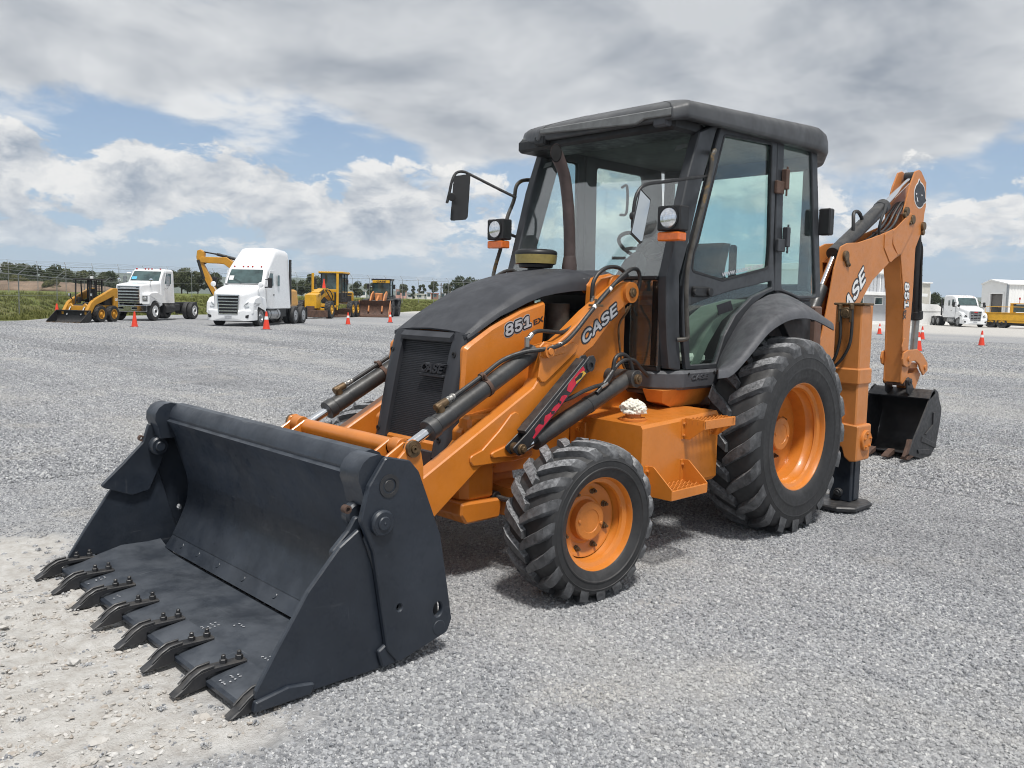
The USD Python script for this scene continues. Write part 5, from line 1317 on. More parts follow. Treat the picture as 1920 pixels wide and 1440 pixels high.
# ---------------------------------------------------------------- stabilisers
for s in (1, -1):
    sb = xform('stabiliser', BL)
    part('outer_tube', [box(-1.185, -0.975, s * 0.955, s * 1.172, 0.62, 1.640, 0.010)], M['boom_orange'], sb)
    part('collar', [box(-1.197, -0.960, s * 0.940, s * 1.186, 1.005, 1.135, 0.012), box(-1.24, -1.19, s * 1.00, s * 1.05, 1.02, 1.18, 0.01)], M['boom_orange'], sb)
    slv = fillet([(0.94, 0.70), (0.94, 0.50), (1.07, 0.50), (1.095, 0.42), (1.14, 0.385), (1.20, 0.39), (1.205, 0.68)], 0.02)
    part('sleeve', [prism([(s * a, b) for a, b in slv], -1.20, -0.955, 'x', 0.01)], M['boom_orange'], sb)
    part('guide_cap', [cyl((-0.97, s * 0.99, 0.74), (-0.925, s * 0.99, 0.74), 0.085, 28, 0.006)] + [bolt((-0.925, s * 0.99 + 0.05 * math.cos(t), 0.74 + 0.05 * math.sin(t)), (1, 0, 0), 0.010) for t in (0.3, 1.9, 3.4, 5.0)], M['orange_worn'], sb)
    part('guide_cap', [cyl((-1.09, s * 1.19, 0.555), (-1.09, s * 1.225, 0.555), 0.085, 28, 0.006)] + [bolt((-1.09 + 0.055 * math.cos(t), s * 1.225, 0.555 + 0.055 * math.sin(t)), (0, s, 0), 0.010) for t in (0.3, 1.5, 2.8, 4.0, 5.2)], M['orange_worn'], sb)
    part('inner_leg', [box(-1.165, -0.995, s * 0.975, s * 1.150, 0.05, 0.72, 0.008), box(-1.12, -1.04, s * 1.148, s * 1.160, 0.06, 0.66, 0.004)], M['charcoal'], sb)
    ft = [(-1.22, 0.90), (-0.90, 0.84), (-0.76, 0.92), (-0.74, 1.16), (-0.84, 1.27), (-1.14, 1.27), (-1.22, 1.20)]
    part('foot_pad', [prism(fillet([(a, s * b) for a, b in ft], 0.012), 0.012, 0.050, 'z', 0.010), cyl((-0.99, s * 1.06, 0.12), (-0.955, s * 1.06, 0.12), 0.035, 16), cyl((-0.96, s * 1.06, 0.12), (-0.945, s * 1.06, 0.12), 0.020, 8)], M['black_metal'], sb)
    part('top_manifold', [box(-1.13, -0.955, s * 0.945, s * 1.20, 1.635, 1.655, 0.006), cyl((-0.975, s * 1.06, 1.575), (-0.93, s * 1.06, 1.575), 0.045, 24), cyl((-0.935, s * 1.06, 1.575), (-0.925, s * 1.06, 1.575), 0.028, 18)] + [cyl((-0.945, s * y, 1.60), (-0.945, s * y, 1.64), 0.020, 8) for y in (1.005, 1.10)] + [cyl((-0.945, s * y, 1.50), (-0.945, s * y, 1.60), 0.014, 10) for y in (1.005, 1.10)], M['bronze'], sb)
    part('hydraulic_hose', tube([(-0.945, s * 1.01, 1.60), (-0.945, s * 1.015, 1.50), (-0.94, s * 1.02, 1.36), (-0.94, s * 0.99, 1.22), (-0.94, s * 0.93, 1.13), (-0.95, s * 0.86, 1.08)], 0.0125, 10), M['hose'], sb)
    part('hydraulic_hose', tube([(-0.945, s * 1.105, 1.60), (-0.945, s * 1.11, 1.46), (-0.94, s * 1.10, 1.32), (-0.94, s * 1.04, 1.20), (-0.94, s * 0.96, 1.12), (-0.95, s * 0.87, 1.06)], 0.0125, 10), M['hose'], sb)
part('slide_frame', [box(-1.22, -1.02, -0.96, 0.96, 0.86, 1.02, 0.01), box(-1.22, -1.02, -0.96, 0.96, 0.50, 0.62, 0.01)], M['boom_orange'], BL)
for s in (1, -1):
    part('rear_post', [box(-1.11, -1.0, s * 0.62, s * 0.78, 0.9, 1.62, 0.01)], M['primer'], BL)
part('rear_subframe', [box(-1.02, -0.6, -0.45, 0.45, 0.45, 1.05, 0.02)], M['orange_worn'], BL)

# ---------------------------------------------------------------- backhoe boom, dipper and bucket
YC = 0.335
part('swing_post', [box(-1.55, -1.22, YC - 0.16, YC + 0.16, 0.55, 1.10, 0.03), cyl((-1.42, YC, 0.45), (-1.42, YC, 1.20), 0.12, 24), box(-1.75, -1.45, YC - 0.19, YC + 0.19, 0.80, 1.20, 0.03)], M['boom_orange'], BL)
BM = [(-2.232, 2.226), (-2.095, 2.184), (-2.042, 2.090), (-1.982, 1.972), (-1.931, 1.779), (-1.879, 1.596)]
BM2 = [(-2.620, 1.705), (-2.835, 1.894), (-3.212, 2.087), (-3.503, 2.187), (-3.832, 2.504), (-3.863, 2.578), (-3.813, 2.618), (-3.712, 2.631), (-3.617, 2.606), (-3.419, 2.472), (-3.140, 2.398), (-2.777, 2.311), (-2.455, 2.243)]
BOOM = BM + [(-1.80, 1.35), (-1.56, 0.95), (-1.62, 0.84), (-1.80, 0.86), (-2.20, 1.28)] + BM2
bo = part('boom', [prism(fillet(BOOM, 0.02, 3), YC + 0.100, YC + 0.116, 'y', 0.004), prism(fillet(BOOM, 0.02, 3), YC - 0.116, YC - 0.100, 'y', 0.004)], M['boom_orange'], BL)
web = [(-2.18, 2.05), (-2.35, 2.13), (-2.75, 2.20), (-3.2, 2.32), (-3.5, 2.40)]
part('boom_top_plate', sheet([[(x, YC - 0.10, z), (x, YC + 0.10, z)] for x, z in web], 0.012), M['boom_orange'], bo)
web = [(-2.20, 1.35), (-2.62, 1.72), (-2.85, 1.90), (-3.22, 2.10), (-3.45, 2.19)]
part('boom_bottom_plate', sheet([[(x, YC + 0.10, z), (x, YC - 0.10, z)] for x, z in web], 0.012), M['boom_orange'], bo)
for (c0, c1) in (([(-3.044, 2.360), (-3.087, 2.384), (-3.253, 2.433), (-3.227, 2.257), (-3.398, 2.176), (-3.238, 2.093), (-3.199, 2.097), (-3.051, 2.225)], 0), ([(-3.231, 2.405), (-3.292, 2.441), (-3.645, 2.619), (-3.789, 2.604), (-3.823, 2.536), (-3.477, 2.191), (-3.398, 2.176), (-3.263, 2.280)], 0)):
    part('boom_doubler', prism(fillet(c0, 0.01, 2), YC + 0.115, YC + 0.125, 'y', 0.003), M['boom_orange'], bo)
for pp in ([(-2.182, 2.101), (-2.258, 2.022)], [(-3.724, 2.566), (-3.660, 2.523)]):
    a_, b_ = pp
    part('boom_pin', [cyl((a_[0], YC + 0.11, a_[1]), (a_[0], YC + 0.142, a_[1]), 0.050, 24, 0.006), prism(fillet([(a_[0] - 0.05, a_[1] + 0.01), (a_[0] + 0.045, a_[1] + 0.01), (b_[0] + 0.03, b_[1] - 0.02), (b_[0] - 0.03, b_[1] - 0.02)], 0.015), YC + 0.114, YC + 0.132, 'y', 0.004), bolt((b_[0], YC + 0.13, b_[1]), (0, 1, 0), 0.014)], M['bronze'], bo)
CB = [(-2.146, 1.398), (-2.668, 1.881), (-2.074, 1.546)]
CBP = affine_poly(cw, CB[0], CB[1], CB[2])
part('maker_decal', poly_mesh(CBP.buffer(0.014).simplify(0.002), YC + 0.1145, YC + 0.1185), M['decal_dark'], bo)
part('maker_decal', poly_mesh(CBP.buffer(-0.002), YC + 0.1165, YC + 0.1205), M['decal_white'], bo, label='white maker name on the boom')
# dipper cylinder on top of the boom
c0, c1, c2 = np.array((-2.18, YC, 2.12)), np.array((-3.25, YC, 2.670)), np.array((-3.93, YC, 3.035))
dc = part('dipper_cylinder', [cyl(c0, c1, 0.068, 28), cyl(c1 - (c1 - c0) / np.linalg.norm(c1 - c0) * 0.08, c1 + (c1 - c0) / np.linalg.norm(c1 - c0) * 0.02, 0.076, 28, 0.01)], M['cylinder'], bo)
part('piston_rod', cyl(c1, c2, 0.030, 20), M['chrome'], bo)
part('rod_eye', cyl(c2 - [0, 0.055, 0], c2 + [0, 0.055, 0], 0.065, 24), M['black_metal'], bo)
part('hydraulic_hose', tube([(-2.36, YC + 0.03, 2.19), (-2.52, YC + 0.02, 2.27), (-2.54, YC + 0.02, 2.42), (-2.58, YC, 2.54), (-2.68, YC, 2.56), (-2.77, YC, 2.50), (-2.80, YC, 2.42)], 0.018, 10), M['hose'], bo)
part('hydraulic_hose', tube([(-3.18, YC + 0.06, 2.68), (-3.06, YC + 0.10, 2.60), (-2.96, YC + 0.115, 2.52), (-2.93, YC + 0.11, 2.42), (-2.96, YC + 0.10, 2.35), (-3.0, YC + 0.08, 2.29)], 0.014, 10), M['hose'], bo)
for dy in (0.05, 0.0, -0.05):
    part('hydraulic_hose', tube([(-2.9, YC + dy, 2.27), (-3.15, YC + dy, 2.36), (-3.4, YC + dy * 1.1, 2.48), (-3.55, YC + dy, 2.62), (-3.70, YC + dy * 0.8, 2.74), (-3.82, YC + dy * 0.6, 2.76)], 0.015, 8), M['hose'], bo)
part('hose_clamp', [box(-3.26, -3.20, YC - 0.08, YC + 0.08, 2.36, 2.41, 0.01)], M['rusty'], bo)
# lift cylinder of the boom, seen between cab and boom
l0, l1, l2 = np.array((-1.50, YC, 1.15)), np.array((-1.98, YC, 1.80)), np.array((-2.18, YC, 2.08))
part('boom_cylinder', cyl(l0, l1, 0.062, 24), M['cylinder'], bo)
part('piston_rod', cyl(l1, l2, 0.032, 18), M['chrome'], bo)
# dipper
DT = [(-3.792, 3.082), (-3.902, 3.112), (-3.956, 3.102), (-4.112, 3.003), (-4.146, 2.743), (-4.111, 2.650), (-4.109, 2.571), (-4.043, 2.431)] + [(-3.922, 2.277), (-3.930, 1.773)] + [(-3.901, 1.208), (-3.940, 0.957), (-3.887, 0.848), (-3.791, 0.798), (-3.752, 0.827), (-3.753, 1.088), (-3.699, 1.727)] + [(-3.542, 2.179), (-3.537, 2.482), (-3.551, 2.656), (-3.675, 2.927)]
di = part('dipper', [prism(fillet(DT, 0.015, 3), YC + 0.082, YC + 0.098, 'y', 0.004), prism(fillet(DT, 0.015, 3), YC - 0.098, YC - 0.082, 'y', 0.004)], M['boom_orange'], BL)
part('dipper_front_plate', sheet([[(x, YC + 0.084, z), (x, YC - 0.084, z)] for x, z in ((-3.775, 0.82), (-3.755, 1.28), (-3.70, 1.73), (-3.60, 2.0), (-3.55, 2.20), (-3.545, 2.42))], 0.012), M['boom_orange'], di)
part('dipper_back_plate', sheet([[(x, YC - 0.084, z), (x, YC + 0.084, z)] for x, z in ((-3.93, 0.95), (-3.905, 1.28), (-3.915, 1.73), (-3.92, 2.27), (-4.0, 2.40))], 0.012), M['boom_orange'], di)
part('dipper_inner', [box(-3.80, -3.62, YC - 0.084, YC + 0.084, 2.46, 2.62, 0.01)], M['boom_orange'], di)
for pp in ([(-4.075, 2.523), (-4.071, 2.455)], [(-3.596, 2.643), (-3.561, 2.602)]):
    a_, b_ = pp
    part('dipper_pin', [cyl((a_[0], YC + 0.09, a_[1]), (a_[0], YC + 0.128, a_[1]), 0.046, 22, 0.006), cyl((b_[0], YC + 0.09, b_[1]), (b_[0], YC + 0.125, b_[1]), 0.030, 18, 0.005)], M['bronze'], di)
EM = [(-3.947, 2.846), (-4.115, 2.863), (-3.924, 2.982)]
ec, ea, eb = [np.array(p) for p in EM]; ea, eb = ea - ec, eb - ec
t_ = np.linspace(0, 2 * math.pi, 40, endpoint=False)
ell = Polygon([tuple(ec + ea * 0.86 * math.cos(t) + eb * 0.93 * math.sin(t)) for t in t_])
ear = Polygon([tuple(ec + ea * a + eb * b) for a, b in ((-0.42, 0.62), (-0.10, 1.18), (0.26, 0.70))])
snout = Polygon([tuple(ec + ea * a + eb * b) for a, b in ((0.40, 0.30), (1.05, -0.42), (0.85, -0.55), (0.3, -0.60))])
head = unary_union([ell, ear, snout]).buffer(0.002)
part('emblem', poly_mesh(head.buffer(0.012).simplify(0.002), YC + 0.0965, YC + 0.1000), M['decal_white'], di, label='white outline of the dark animal head emblem')
part('emblem', poly_mesh(head.simplify(0.002), YC + 0.0985, YC + 0.1015), M['decal_dark'], di, label='dark animal head emblem near the top of the dipper')
marks = [Polygon([tuple(ec + ea * (a + da) + eb * (b + db)) for da, db in q]) for a, b, q in ((-0.55, 0.10, ((-.16, .10), (.10, .02), (-.02, -.10))), (0.30, 0.0, ((-.10, .06), (.16, .02), (.0, -.08))), (-0.50, -0.28, ((-.05, .2), (.12, .05), (.2, -.22), (.06, -.2))))]
part('emblem_mark', [poly_mesh(m_, YC + 0.1005, YC + 0.1028) for m_ in marks], M['decal_white'], di)
D8 = [(-3.682, 1.898), (-3.712, 1.622), (-3.809, 1.897)]
D8P = affine_poly(word_poly('851'), D8[0], D8[1], D8[2])
part('model_decal', poly_mesh(D8P.buffer(0.010).simplify(0.002), YC + 0.0965, YC + 0.1000), M['decal_dark'], di)
part('model_decal', poly_mesh(D8P.buffer(-0.001), YC + 0.0985, YC + 0.1015), M['decal_white'], di, label='white model number reading down the dipper')
DX = [(-3.706, 1.599), (-3.702, 1.503), (-3.775, 1.607)]
part('model_decal', poly_mesh(affine_poly(word_poly('EX'), DX[0], DX[1], DX[2]), YC + 0.0965, YC + 0.1000), M['decal_dark'], di)
part('dipper_rib', prism(fillet([(-3.727, 1.158), (-3.701, 1.213), (-3.740, 1.294), (-3.784, 1.300), (-3.802, 1.272), (-3.796, 1.156)], 0.006, 2), YC + 0.096, YC + 0.106, 'y', 0.003), M['boom_orange'], di)
# bucket cylinder behind the dipper
b0, b1, b2 = np.array((-4.14, YC, 2.50)), np.array((-4.325, YC, 1.50)), np.array((-4.30, YC, 1.06))
part('bucket_cylinder', [cyl(b0, b1, 0.062, 24), cyl(b1 + [0.01, 0, 0.10], b1, 0.072, 24, 0.01)], M['black'], BL)
part('piston_rod', cyl(b1, b2, 0.038, 18), M['steel'], BL)
part('hydraulic_hose', tube([(-4.13, YC + 0.05, 2.42), (-4.21, YC + 0.06, 2.30), (-4.20, YC + 0.07, 2.15), (-4.22, YC + 0.07, 1.9), (-4.26, YC + 0.07, 1.6)], 0.011, 8), M['hose'], BL)
LK = [(-3.696, 1.077), (-3.720, 1.145), (-3.837, 1.172), (-4.103, 1.174), (-4.259, 1.116), (-4.419, 1.011), (-4.433, 0.924), (-4.317, 0.875), (-4.234, 0.933), (-4.166, 1.006), (-4.051, 1.049), (-3.952, 1.042), (-3.916, 1.001), (-3.821, 0.984), (-3.723, 1.015)]
for s in (1, -1):
    part('guide_link', [prism(fillet(LK, 0.012, 3), YC + s * 0.104, YC + s * 0.124, 'y', 0.005)] + [cyl((x, YC + s * 0.12, z), (x, YC + s * 0.138, z), 0.028, 18) for x, z in [(-3.852, 1.072), (-4.340, 0.964)]], M['boom_orange'], BL)
part('bucket_link', [prism(fillet([(-4.254, 0.965), (-4.379, 0.881), (-4.224, 0.696), (-4.096, 0.703), (-3.944, 0.873), (-3.912, 0.902), (-4.154, 0.905)], 0.01, 2), YC - 0.07, YC + 0.07, 'y', 0.006), box(-4.22, -3.98, YC - 0.09, YC + 0.09, 0.96, 1.02, 0.01)], M['boom_orange'], BL)
RB = xform('rear_bucket', BL); tag(RB, 'black toothed digging bucket behind the right stabiliser side')
W2 = 0.335
tag(RB, 'black toothed digging bucket at the end of the dipper')
sidep = fillet([(-4.099, 0.754), (-4.199, 0.713), (-4.231, 0.641), (-4.329, 0.522), (-4.325, 0.437), (-4.252, 0.202), (-4.214, 0.093), (-4.096, 0.021), (-3.844, 0.001), (-3.449, 0.093), (-3.532, 0.205), (-3.681, 0.352), (-3.922, 0.606), (-4.011, 0.724)], 0.02, 3)
for s in (1, -1):
    part('side_plate', prism(sidep, YC + s * (W2 - 0.018), YC + s * W2, 'y', 0.005), M['black_metal'], RB)
for c0 in ([(-4.064, 0.492), (-4.119, 0.495), (-4.109, 0.342), (-3.904, 0.257), (-3.865, 0.274), (-4.069, 0.360)], [(-3.797, 0.253), (-4.201, 0.137), (-4.190, 0.088), (-3.770, 0.201)], [(-3.678, 0.122), (-4.022, 0.092), (-4.070, 0.031), (-3.703, 0.079)]):
    part('side_rib', prism(c0, YC + W2 - 0.002, YC + W2 + 0.012, 'y', 0.003), M['black_metal'], RB)
inner = [(-3.592, 0.082), (-3.883, 0.012), (-4.118, 0.027), (-4.250, 0.129), (-4.314, 0.308), (-4.342, 0.476), (-4.239, 0.625), (-4.093, 0.711)]
rows = [[(p[0], y, p[1]) for p in spline(np.array([(x, 0, z) for x, z in inner]), 4)[:, [0, 2]]] for y in np.linspace(YC - W2 + 0.01, YC + W2 - 0.01, 5)]
part('bucket_shell', fix(sheet(rows, 0.014)), M['black_metal'], RB, smooth=40)
part('top_plate', [fix(loft([np.array([(-4.08, y, 0.74), (-4.02, y, 0.715), (-3.93, y, 0.655), (-3.95, y, 0.64), (-4.10, y, 0.70)]) for y in (YC - W2, YC + W2)]))], M['black_metal'], RB)
for s in (1, -1):
    hb = [(-3.86, 0.84), (-3.90, 0.875), (-3.95, 0.85), (-4.10, 0.70), (-3.98, 0.66), (-3.88, 0.70)]
    part('hinge_ear', [prism(fillet(hb, 0.015, 3), YC + s * 0.105, YC + s * 0.125, 'y', 0.004), cyl((-3.905, YC + s * 0.09, 0.822), (-3.905, YC + s * 0.145, 0.822), 0.040, 22), cyl((-3.905, YC + s * 0.14, 0.822), (-3.905, YC + s * 0.155, 0.822), 0.018, 8)], M['black_metal'], RB)
part('hinge_pin', cyl((-3.87, YC - 0.10, 0.805), (-3.87, YC + 0.10, 0.805), 0.030, 18), M['rusty'], RB)
for k in range(4):
    y = YC + W2 - 0.035 - k * (2 * W2 - 0.07) / 3
    part('tooth', [fix(loft([np.array([(x, y + a * w, z + b * h) for a, b in ((-1, -1), (1, -1), (1, 1), (-1, 1))]) for x, z, w, h in ((-3.60, 0.085, 0.034, 0.026), (-3.50, 0.062, 0.034, 0.022), (-3.42, 0.045, 0.036, 0.006))]))], M['rusty'], RB)
part('side_cutter', prism([(-3.452, 0.253), (-3.527, 0.246), (-3.510, 0.207), (-3.442, 0.101), (-3.345, 0.085), (-3.428, 0.189)], YC + W2 - 0.03, YC + W2 + 0.004, 'y', 0.004), M['rusty'], RB)

# ---------------------------------------------------------------- the other machines in the yard
def ground_at(u, v):
    """Ground point seen at a place of the picture, from the surveyed view."""
    d = fwd + right * (u - PPX) / FPX - up * (v - PPY) / FPX
    return CAM + d * (-CAM[2] / d[2])


HEAD = 45.8                      # heading, in degrees, of a vehicle parked nose to the camera side of the yard


def sec(x, w, zb, zt, r=0.12, n=3, rb=0.03, wt=None):
    """A rounded rectangle across the vehicle; wt is the half width at the top."""
    wt = w if wt is None else wt
    r, rb = min(r, 0.45 * (zt - zb), wt * 0.9), min(rb, 0.3 * (zt - zb))
    pts = fillet([(-w, zb), (w, zb), (wt, zt), (-wt, zt)], [rb, rb, r, r], n)
    return np.column_stack([np.full(len(pts), x), pts])


def hull_loft(secs):
    return fix(loft(secs))


def mini_wheel(parent, x, y, R, W, rim, hub, s, lugs=0, name='wheel', rimr=0.56, dish=0.05):
    """s = +1 when the outer side faces +y."""
    w = xform(name, parent)
    o = (x, y, R)
    prof = [(R * rimr, -W / 2 * 0.85), (R * 0.80, -W / 2), (R * 0.94, -W / 2 * 0.95), (R * 0.985, -W / 2 * 0.7), (R if not lugs else R * 0.95, 0), (R * 0.985, W / 2 * 0.7), (R * 0.94, W / 2 * 0.95), (R * 0.80, W / 2), (R * rimr, W / 2 * 0.85)]
    if lugs:
        prof = [(min(r, R * 0.95), h) for r, h in prof]
    ms = [lathe(prof, o, (0, s, 0), 28)]
    if lugs:
        for k in range(lugs):
            for sd in (-1, 1):
                a = 2 * math.pi * (k + (0.5 if sd > 0 else 0)) / lugs
                q = []
                for t, (aa, yy) in enumerate(((a, 0.0), (a + 0.16, sd * W * 0.48))):
                    ring_ = []
                    for da, rr in ((-0.055, 0.93), (-0.05, 1.0 - 0.02 * t), (0.05, 1.0 - 0.02 * t), (0.055, 0.93)):
                        ring_.append((x + R * rr * math.cos(aa + da), y + yy, R + R * rr * math.sin(aa + da)))
                    q.append(np.array(ring_))
                ms.append(fix(loft(q)))
    part('tyre', ms, M['far_rubber'], w)
    rr = R * rimr
    part('rim', fix(lathe([(rr, W / 2 * 0.70), (rr + 0.015, W / 2 * 0.92), (rr - 0.02, W / 2 * 0.90), (rr * 0.86, W / 2 * 0.9 - dish), (rr * 0.52, W / 2 * 0.9 - dish * 1.2), (rr * 0.46, W / 2 * 0.9 - dish * 0.2), (rr * 0.36, W / 2 * 0.9 + 0.01), (0, W / 2 * 0.9 + 0.012)], o, (0, s, 0), 24)), rim, w)
    part('hub', fix(lathe([(rr * 0.30, W / 2 * 0.85), (rr * 0.28, W / 2 * 0.9 + 0.045), (0, W / 2 * 0.9 + 0.05)], o, (0, s, 0), 14)), hub, w)
    return w


M['far_rubber'] = surface('dusty_tyre', (0.025, 0.025, 0.026), 0.7, vary=0.3, scale=6.0, dust=0.3, dust_color=(0.12, 0.115, 0.11))
M['far_black'] = surface('black_chassis', (0.016, 0.016, 0.017), 0.55, vary=0.3, dust=0.15)
M['far_orange'] = surface('sunbleached_orange', (0.50, 0.20, 0.07), 0.5, vary=0.1)
M['rust_blade'] = surface('rusted_blade', (0.085, 0.045, 0.030), 0.7, vary=0.4, scale=5.0)
M['grey_metal'] = surface('grey_metal', (0.35, 0.36, 0.37), 0.3, metallic=0.8, vary=0.1)
M['far_window'] = surface('far_tinted_window', (0.045, 0.075, 0.075), 0.06, vary=0.6, scale=1.3, spec=0.9, rough_vary=0.02)
M['clear_lamp'] = surface('clear_lamp', (0.55, 0.57, 0.58), 0.15, metallic=0.5, vary=0.2)


def panel(pts, n, t=0.012):
    """A thin plate through 3D points, standing proud along n."""
    P = np.asarray(pts, float); n = np.asarray(n, float) / np.linalg.norm(n)
    return fix(loft([P, P + n * t]))


def sleeper_truck(label, loc, rotz, roof=4.15, grille_dark=False, scale=1.0, group=None):
    T = thing('semi_truck', label, 'truck', loc, rotz, group, scale)
    hi = roof > 3.6
    part('hood', hull_loft([sec(1.22, 0.60, 0.70, 1.60, 0.12), sec(1.12, 0.80, 0.70, 1.70, 0.16), sec(0.75, 0.98, 0.85, 1.83, 0.25), sec(0.1, 1.08, 1.02, 1.98, 0.32), sec(-0.62, 1.10, 1.0, 2.13, 0.35)]), M['white'], T, smooth=45)
    for s in (1, -1):
        fd = [(1.12, 0.66), (1.10, 1.20), (0.80, 1.45), (0.2, 1.55), (-0.6, 1.45), (-0.62, 0.75), (-0.55, 0.75)] + [(0.60 * math.cos(t), 0.52 + 0.62 * math.sin(t)) for t in np.linspace(2.75, 0.25, 12)]
        part('fender', prism(fillet(fd, 0.02, 2), s * 0.80, s * 1.20, 'y', 0.05), M['white'], T, smooth=45)
        part('headlight', hull_loft([np.array([(1.155, s * 0.72, 1.03), (1.13, s * 0.98, 1.00), (0.90, s * 1.205, 1.02), (0.62, s * 1.215, 1.17), (0.92, s * 1.16, 1.26), (1.12, s * 0.92, 1.24)]), np.array([(1.175, s * 0.74, 1.06), (1.16, s * 0.98, 1.03), (0.93, s * 1.22, 1.04), (0.68, s * 1.23, 1.17), (0.94, s * 1.18, 1.24), (1.145, s * 0.92, 1.22)])]), M['clear_lamp'] if not grille_dark else M['black'], T)
        part('fog_light', panel([(1.27, s * 0.80, 0.46), (1.27, s * 1.02, 0.46), (1.26, s * 1.05, 0.62), (1.27, s * 0.80, 0.56)], (1, 0, 0)), M['black'], T)
        part('mirror', [box(-0.52, -0.38, s * 1.36, s * 1.58, 1.98, 2.50, 0.04), tube([(-0.62, s * 1.14, 2.0), (-0.5, s * 1.4, 2.02)], 0.03, 8), tube([(-0.62, s * 1.14, 2.4), (-0.5, s * 1.4, 2.42)], 0.02, 8)], M['black'], T)
        part('hood_mirror', [fix(lathe([(0, 0.0), (0.12, 0.03), (0.14, 0.08), (0.12, 0.10), (0, 0.10)], (0.30, s * 1.24, 2.12), (-1, 0, 0), 16)), tube([(0.3, s * 1.24, 2.05), (0.22, s * 1.10, 1.80)], 0.016, 6)], M['white'] if not grille_dark else M['black'], T)
        part('side_window', panel([(-0.98, s * 1.135, 2.12), (-1.72, s * 1.155, 2.12), (-1.72, s * 1.13, 2.75), (-1.25, s * 1.12, 2.75)], (0, s, 0.03)), M['far_window'], T)
        part('sleeper_window', prism(fillet([(-2.35, 2.1), (-2.62, 2.1), (-2.62, 2.68), (-2.35, 2.68)], 0.06), s * 1.152, s * 1.172, 'y', 0.004), M['far_window'], T)
        part('door', prism(fillet([(-0.85, 0.95), (-1.95, 0.95), (-1.95, 2.90), (-1.30, 2.90), (-0.85, 2.1)], 0.08), s * 1.120, s * 1.143, 'y', 0.012, [fillet([(-0.98, 2.10), (-1.75, 2.10), (-1.75, 2.78), (-1.28, 2.78)], 0.05)]), M['white'], T)
        part('door_handle', box(-1.88, -1.72, s * 1.143, s * 1.165, 1.60, 1.66, 0.005), M['black'], T)
        part('fuel_tank', [cyl((-0.95, s * 0.92, 0.62), (-2.6, s * 0.92, 0.62), 0.31, 24, 0.03)], M['grey_metal'], T)
        part('tank_strap', [ring((x, s * 0.92, 0.62), (x - 0.06, s * 0.92, 0.62), 0.30, 0.318, 24) for x in (-1.2, -2.2)], M['black'], T)
        part('step', box(-0.9, -2.3, s * 1.05, s * 1.22, 0.88, 0.93, 0.01), M['grey_metal'], T)
        mini_wheel(T, 0, s * 1.02, 0.52, 0.32, M['grey_metal'], M['grey_metal'], s)
        for x in (-5.0, -6.32):
            mini_wheel(T, x, s * 1.08, 0.51, 0.28, M['grey_metal'], M['grey_metal'], s, dish=-0.02)
            mini_wheel(T, x, s * 0.74, 0.51, 0.28, M['far_black'], M['far_black'], s, name='inner_wheel')
        part('mud_flap', box(-7.0, -7.03, s * 0.6, s * 1.2, 0.25, 0.95, 0.005), M['black'], T)
        part('side_fairing', [box(-4.30, -4.50, s * 1.06, s * 1.15, 1.1, roof - 0.55 if hi else 2.9, 0.02)], M['black'], T)
    if hi:
        body = [sec(-0.64, 1.10, 1.0, 2.14, 0.2), sec(-0.80, 1.12, 0.9, 2.40, 0.22, wt=1.06), sec(-1.18, 1.135, 0.9, 3.02, 0.25, wt=1.05), sec(-1.45, 1.14, 0.9, 3.22, 0.28, wt=1.06), sec(-1.9, 1.145, 0.9, 3.62, 0.35, wt=1.02), sec(-2.5, 1.15, 0.9, roof - 0.06, 0.4, wt=1.0), sec(-3.1, 1.15, 0.9, roof, 0.4, wt=1.0), sec(-4.3, 1.15, 0.9, roof - 0.06, 0.4, wt=1.0)]
    else:
        body = [sec(-0.64, 1.10, 1.0, 2.14, 0.2), sec(-0.80, 1.12, 0.9, 2.40, 0.22, wt=1.06), sec(-1.18, 1.135, 0.9, 2.98, 0.25, wt=1.05), sec(-1.5, 1.14, 0.9, 3.10, 0.28, wt=1.06), sec(-2.2, 1.15, 0.9, roof, 0.30, wt=1.06), sec(-3.9, 1.15, 0.9, roof, 0.3, wt=1.06)]
    part('cab', hull_loft(body), M['white'], T, smooth=45)
    part('windscreen', fix(sheet([[(x, y, z) for y in (-w, -w * 0.5, 0, w * 0.5, w)] for x, w, z in ((-0.652, 0.90, 2.20), (-0.775, 0.90, 2.40), (-0.955, 0.88, 2.69), (-1.095, 0.84, 2.92))], 0.02)), M['far_window'], T)
    part('windscreen_pillar', [box(-0.62, -0.60, -0.012, 0.012, 2.2, 2.22, 0.0)], M['black'], T)
    part('wiper', tube([(-0.605, -0.1, 2.22), (-0.72, -0.6, 2.45)], 0.012, 6), M['black'], T)
    if not grille_dark:
        part('sun_sheet', panel([(-0.86, -0.84, 2.58), (-0.86, -0.60, 2.58), (-0.73, -0.60, 2.36), (-0.73, -0.84, 2.36)], (0.86, 0, 0.5), 0.006), M['decal_white'], T)
    for y in (-0.72, -0.25, 0.0, 0.25, 0.72):
        part('marker_light', box(-1.24, -1.16, y - 0.035, y + 0.035, 3.045 if hi else 3.0, 3.11 if hi else 3.065, 0.01), M['amber'] if not hi else M['red_lens'], T)
    part('bumper', [hull_loft([sec(1.30, 0.80, 0.30, 0.82, 0.08), sec(1.24, 1.02, 0.30, 0.84, 0.08), sec(1.0, 1.20, 0.32, 0.88, 0.08), sec(0.62, 1.23, 0.34, 0.86, 0.08)])], M['white'], T, smooth=45)
    part('grille', hull_loft([np.array([(1.20, -0.48, 0.66), (1.20, 0.48, 0.66), (1.20, 0.55, 1.56), (1.20, -0.55, 1.56)]) + [o, 0, 0] for o in (0.0, 0.105)]), M['black'], T)
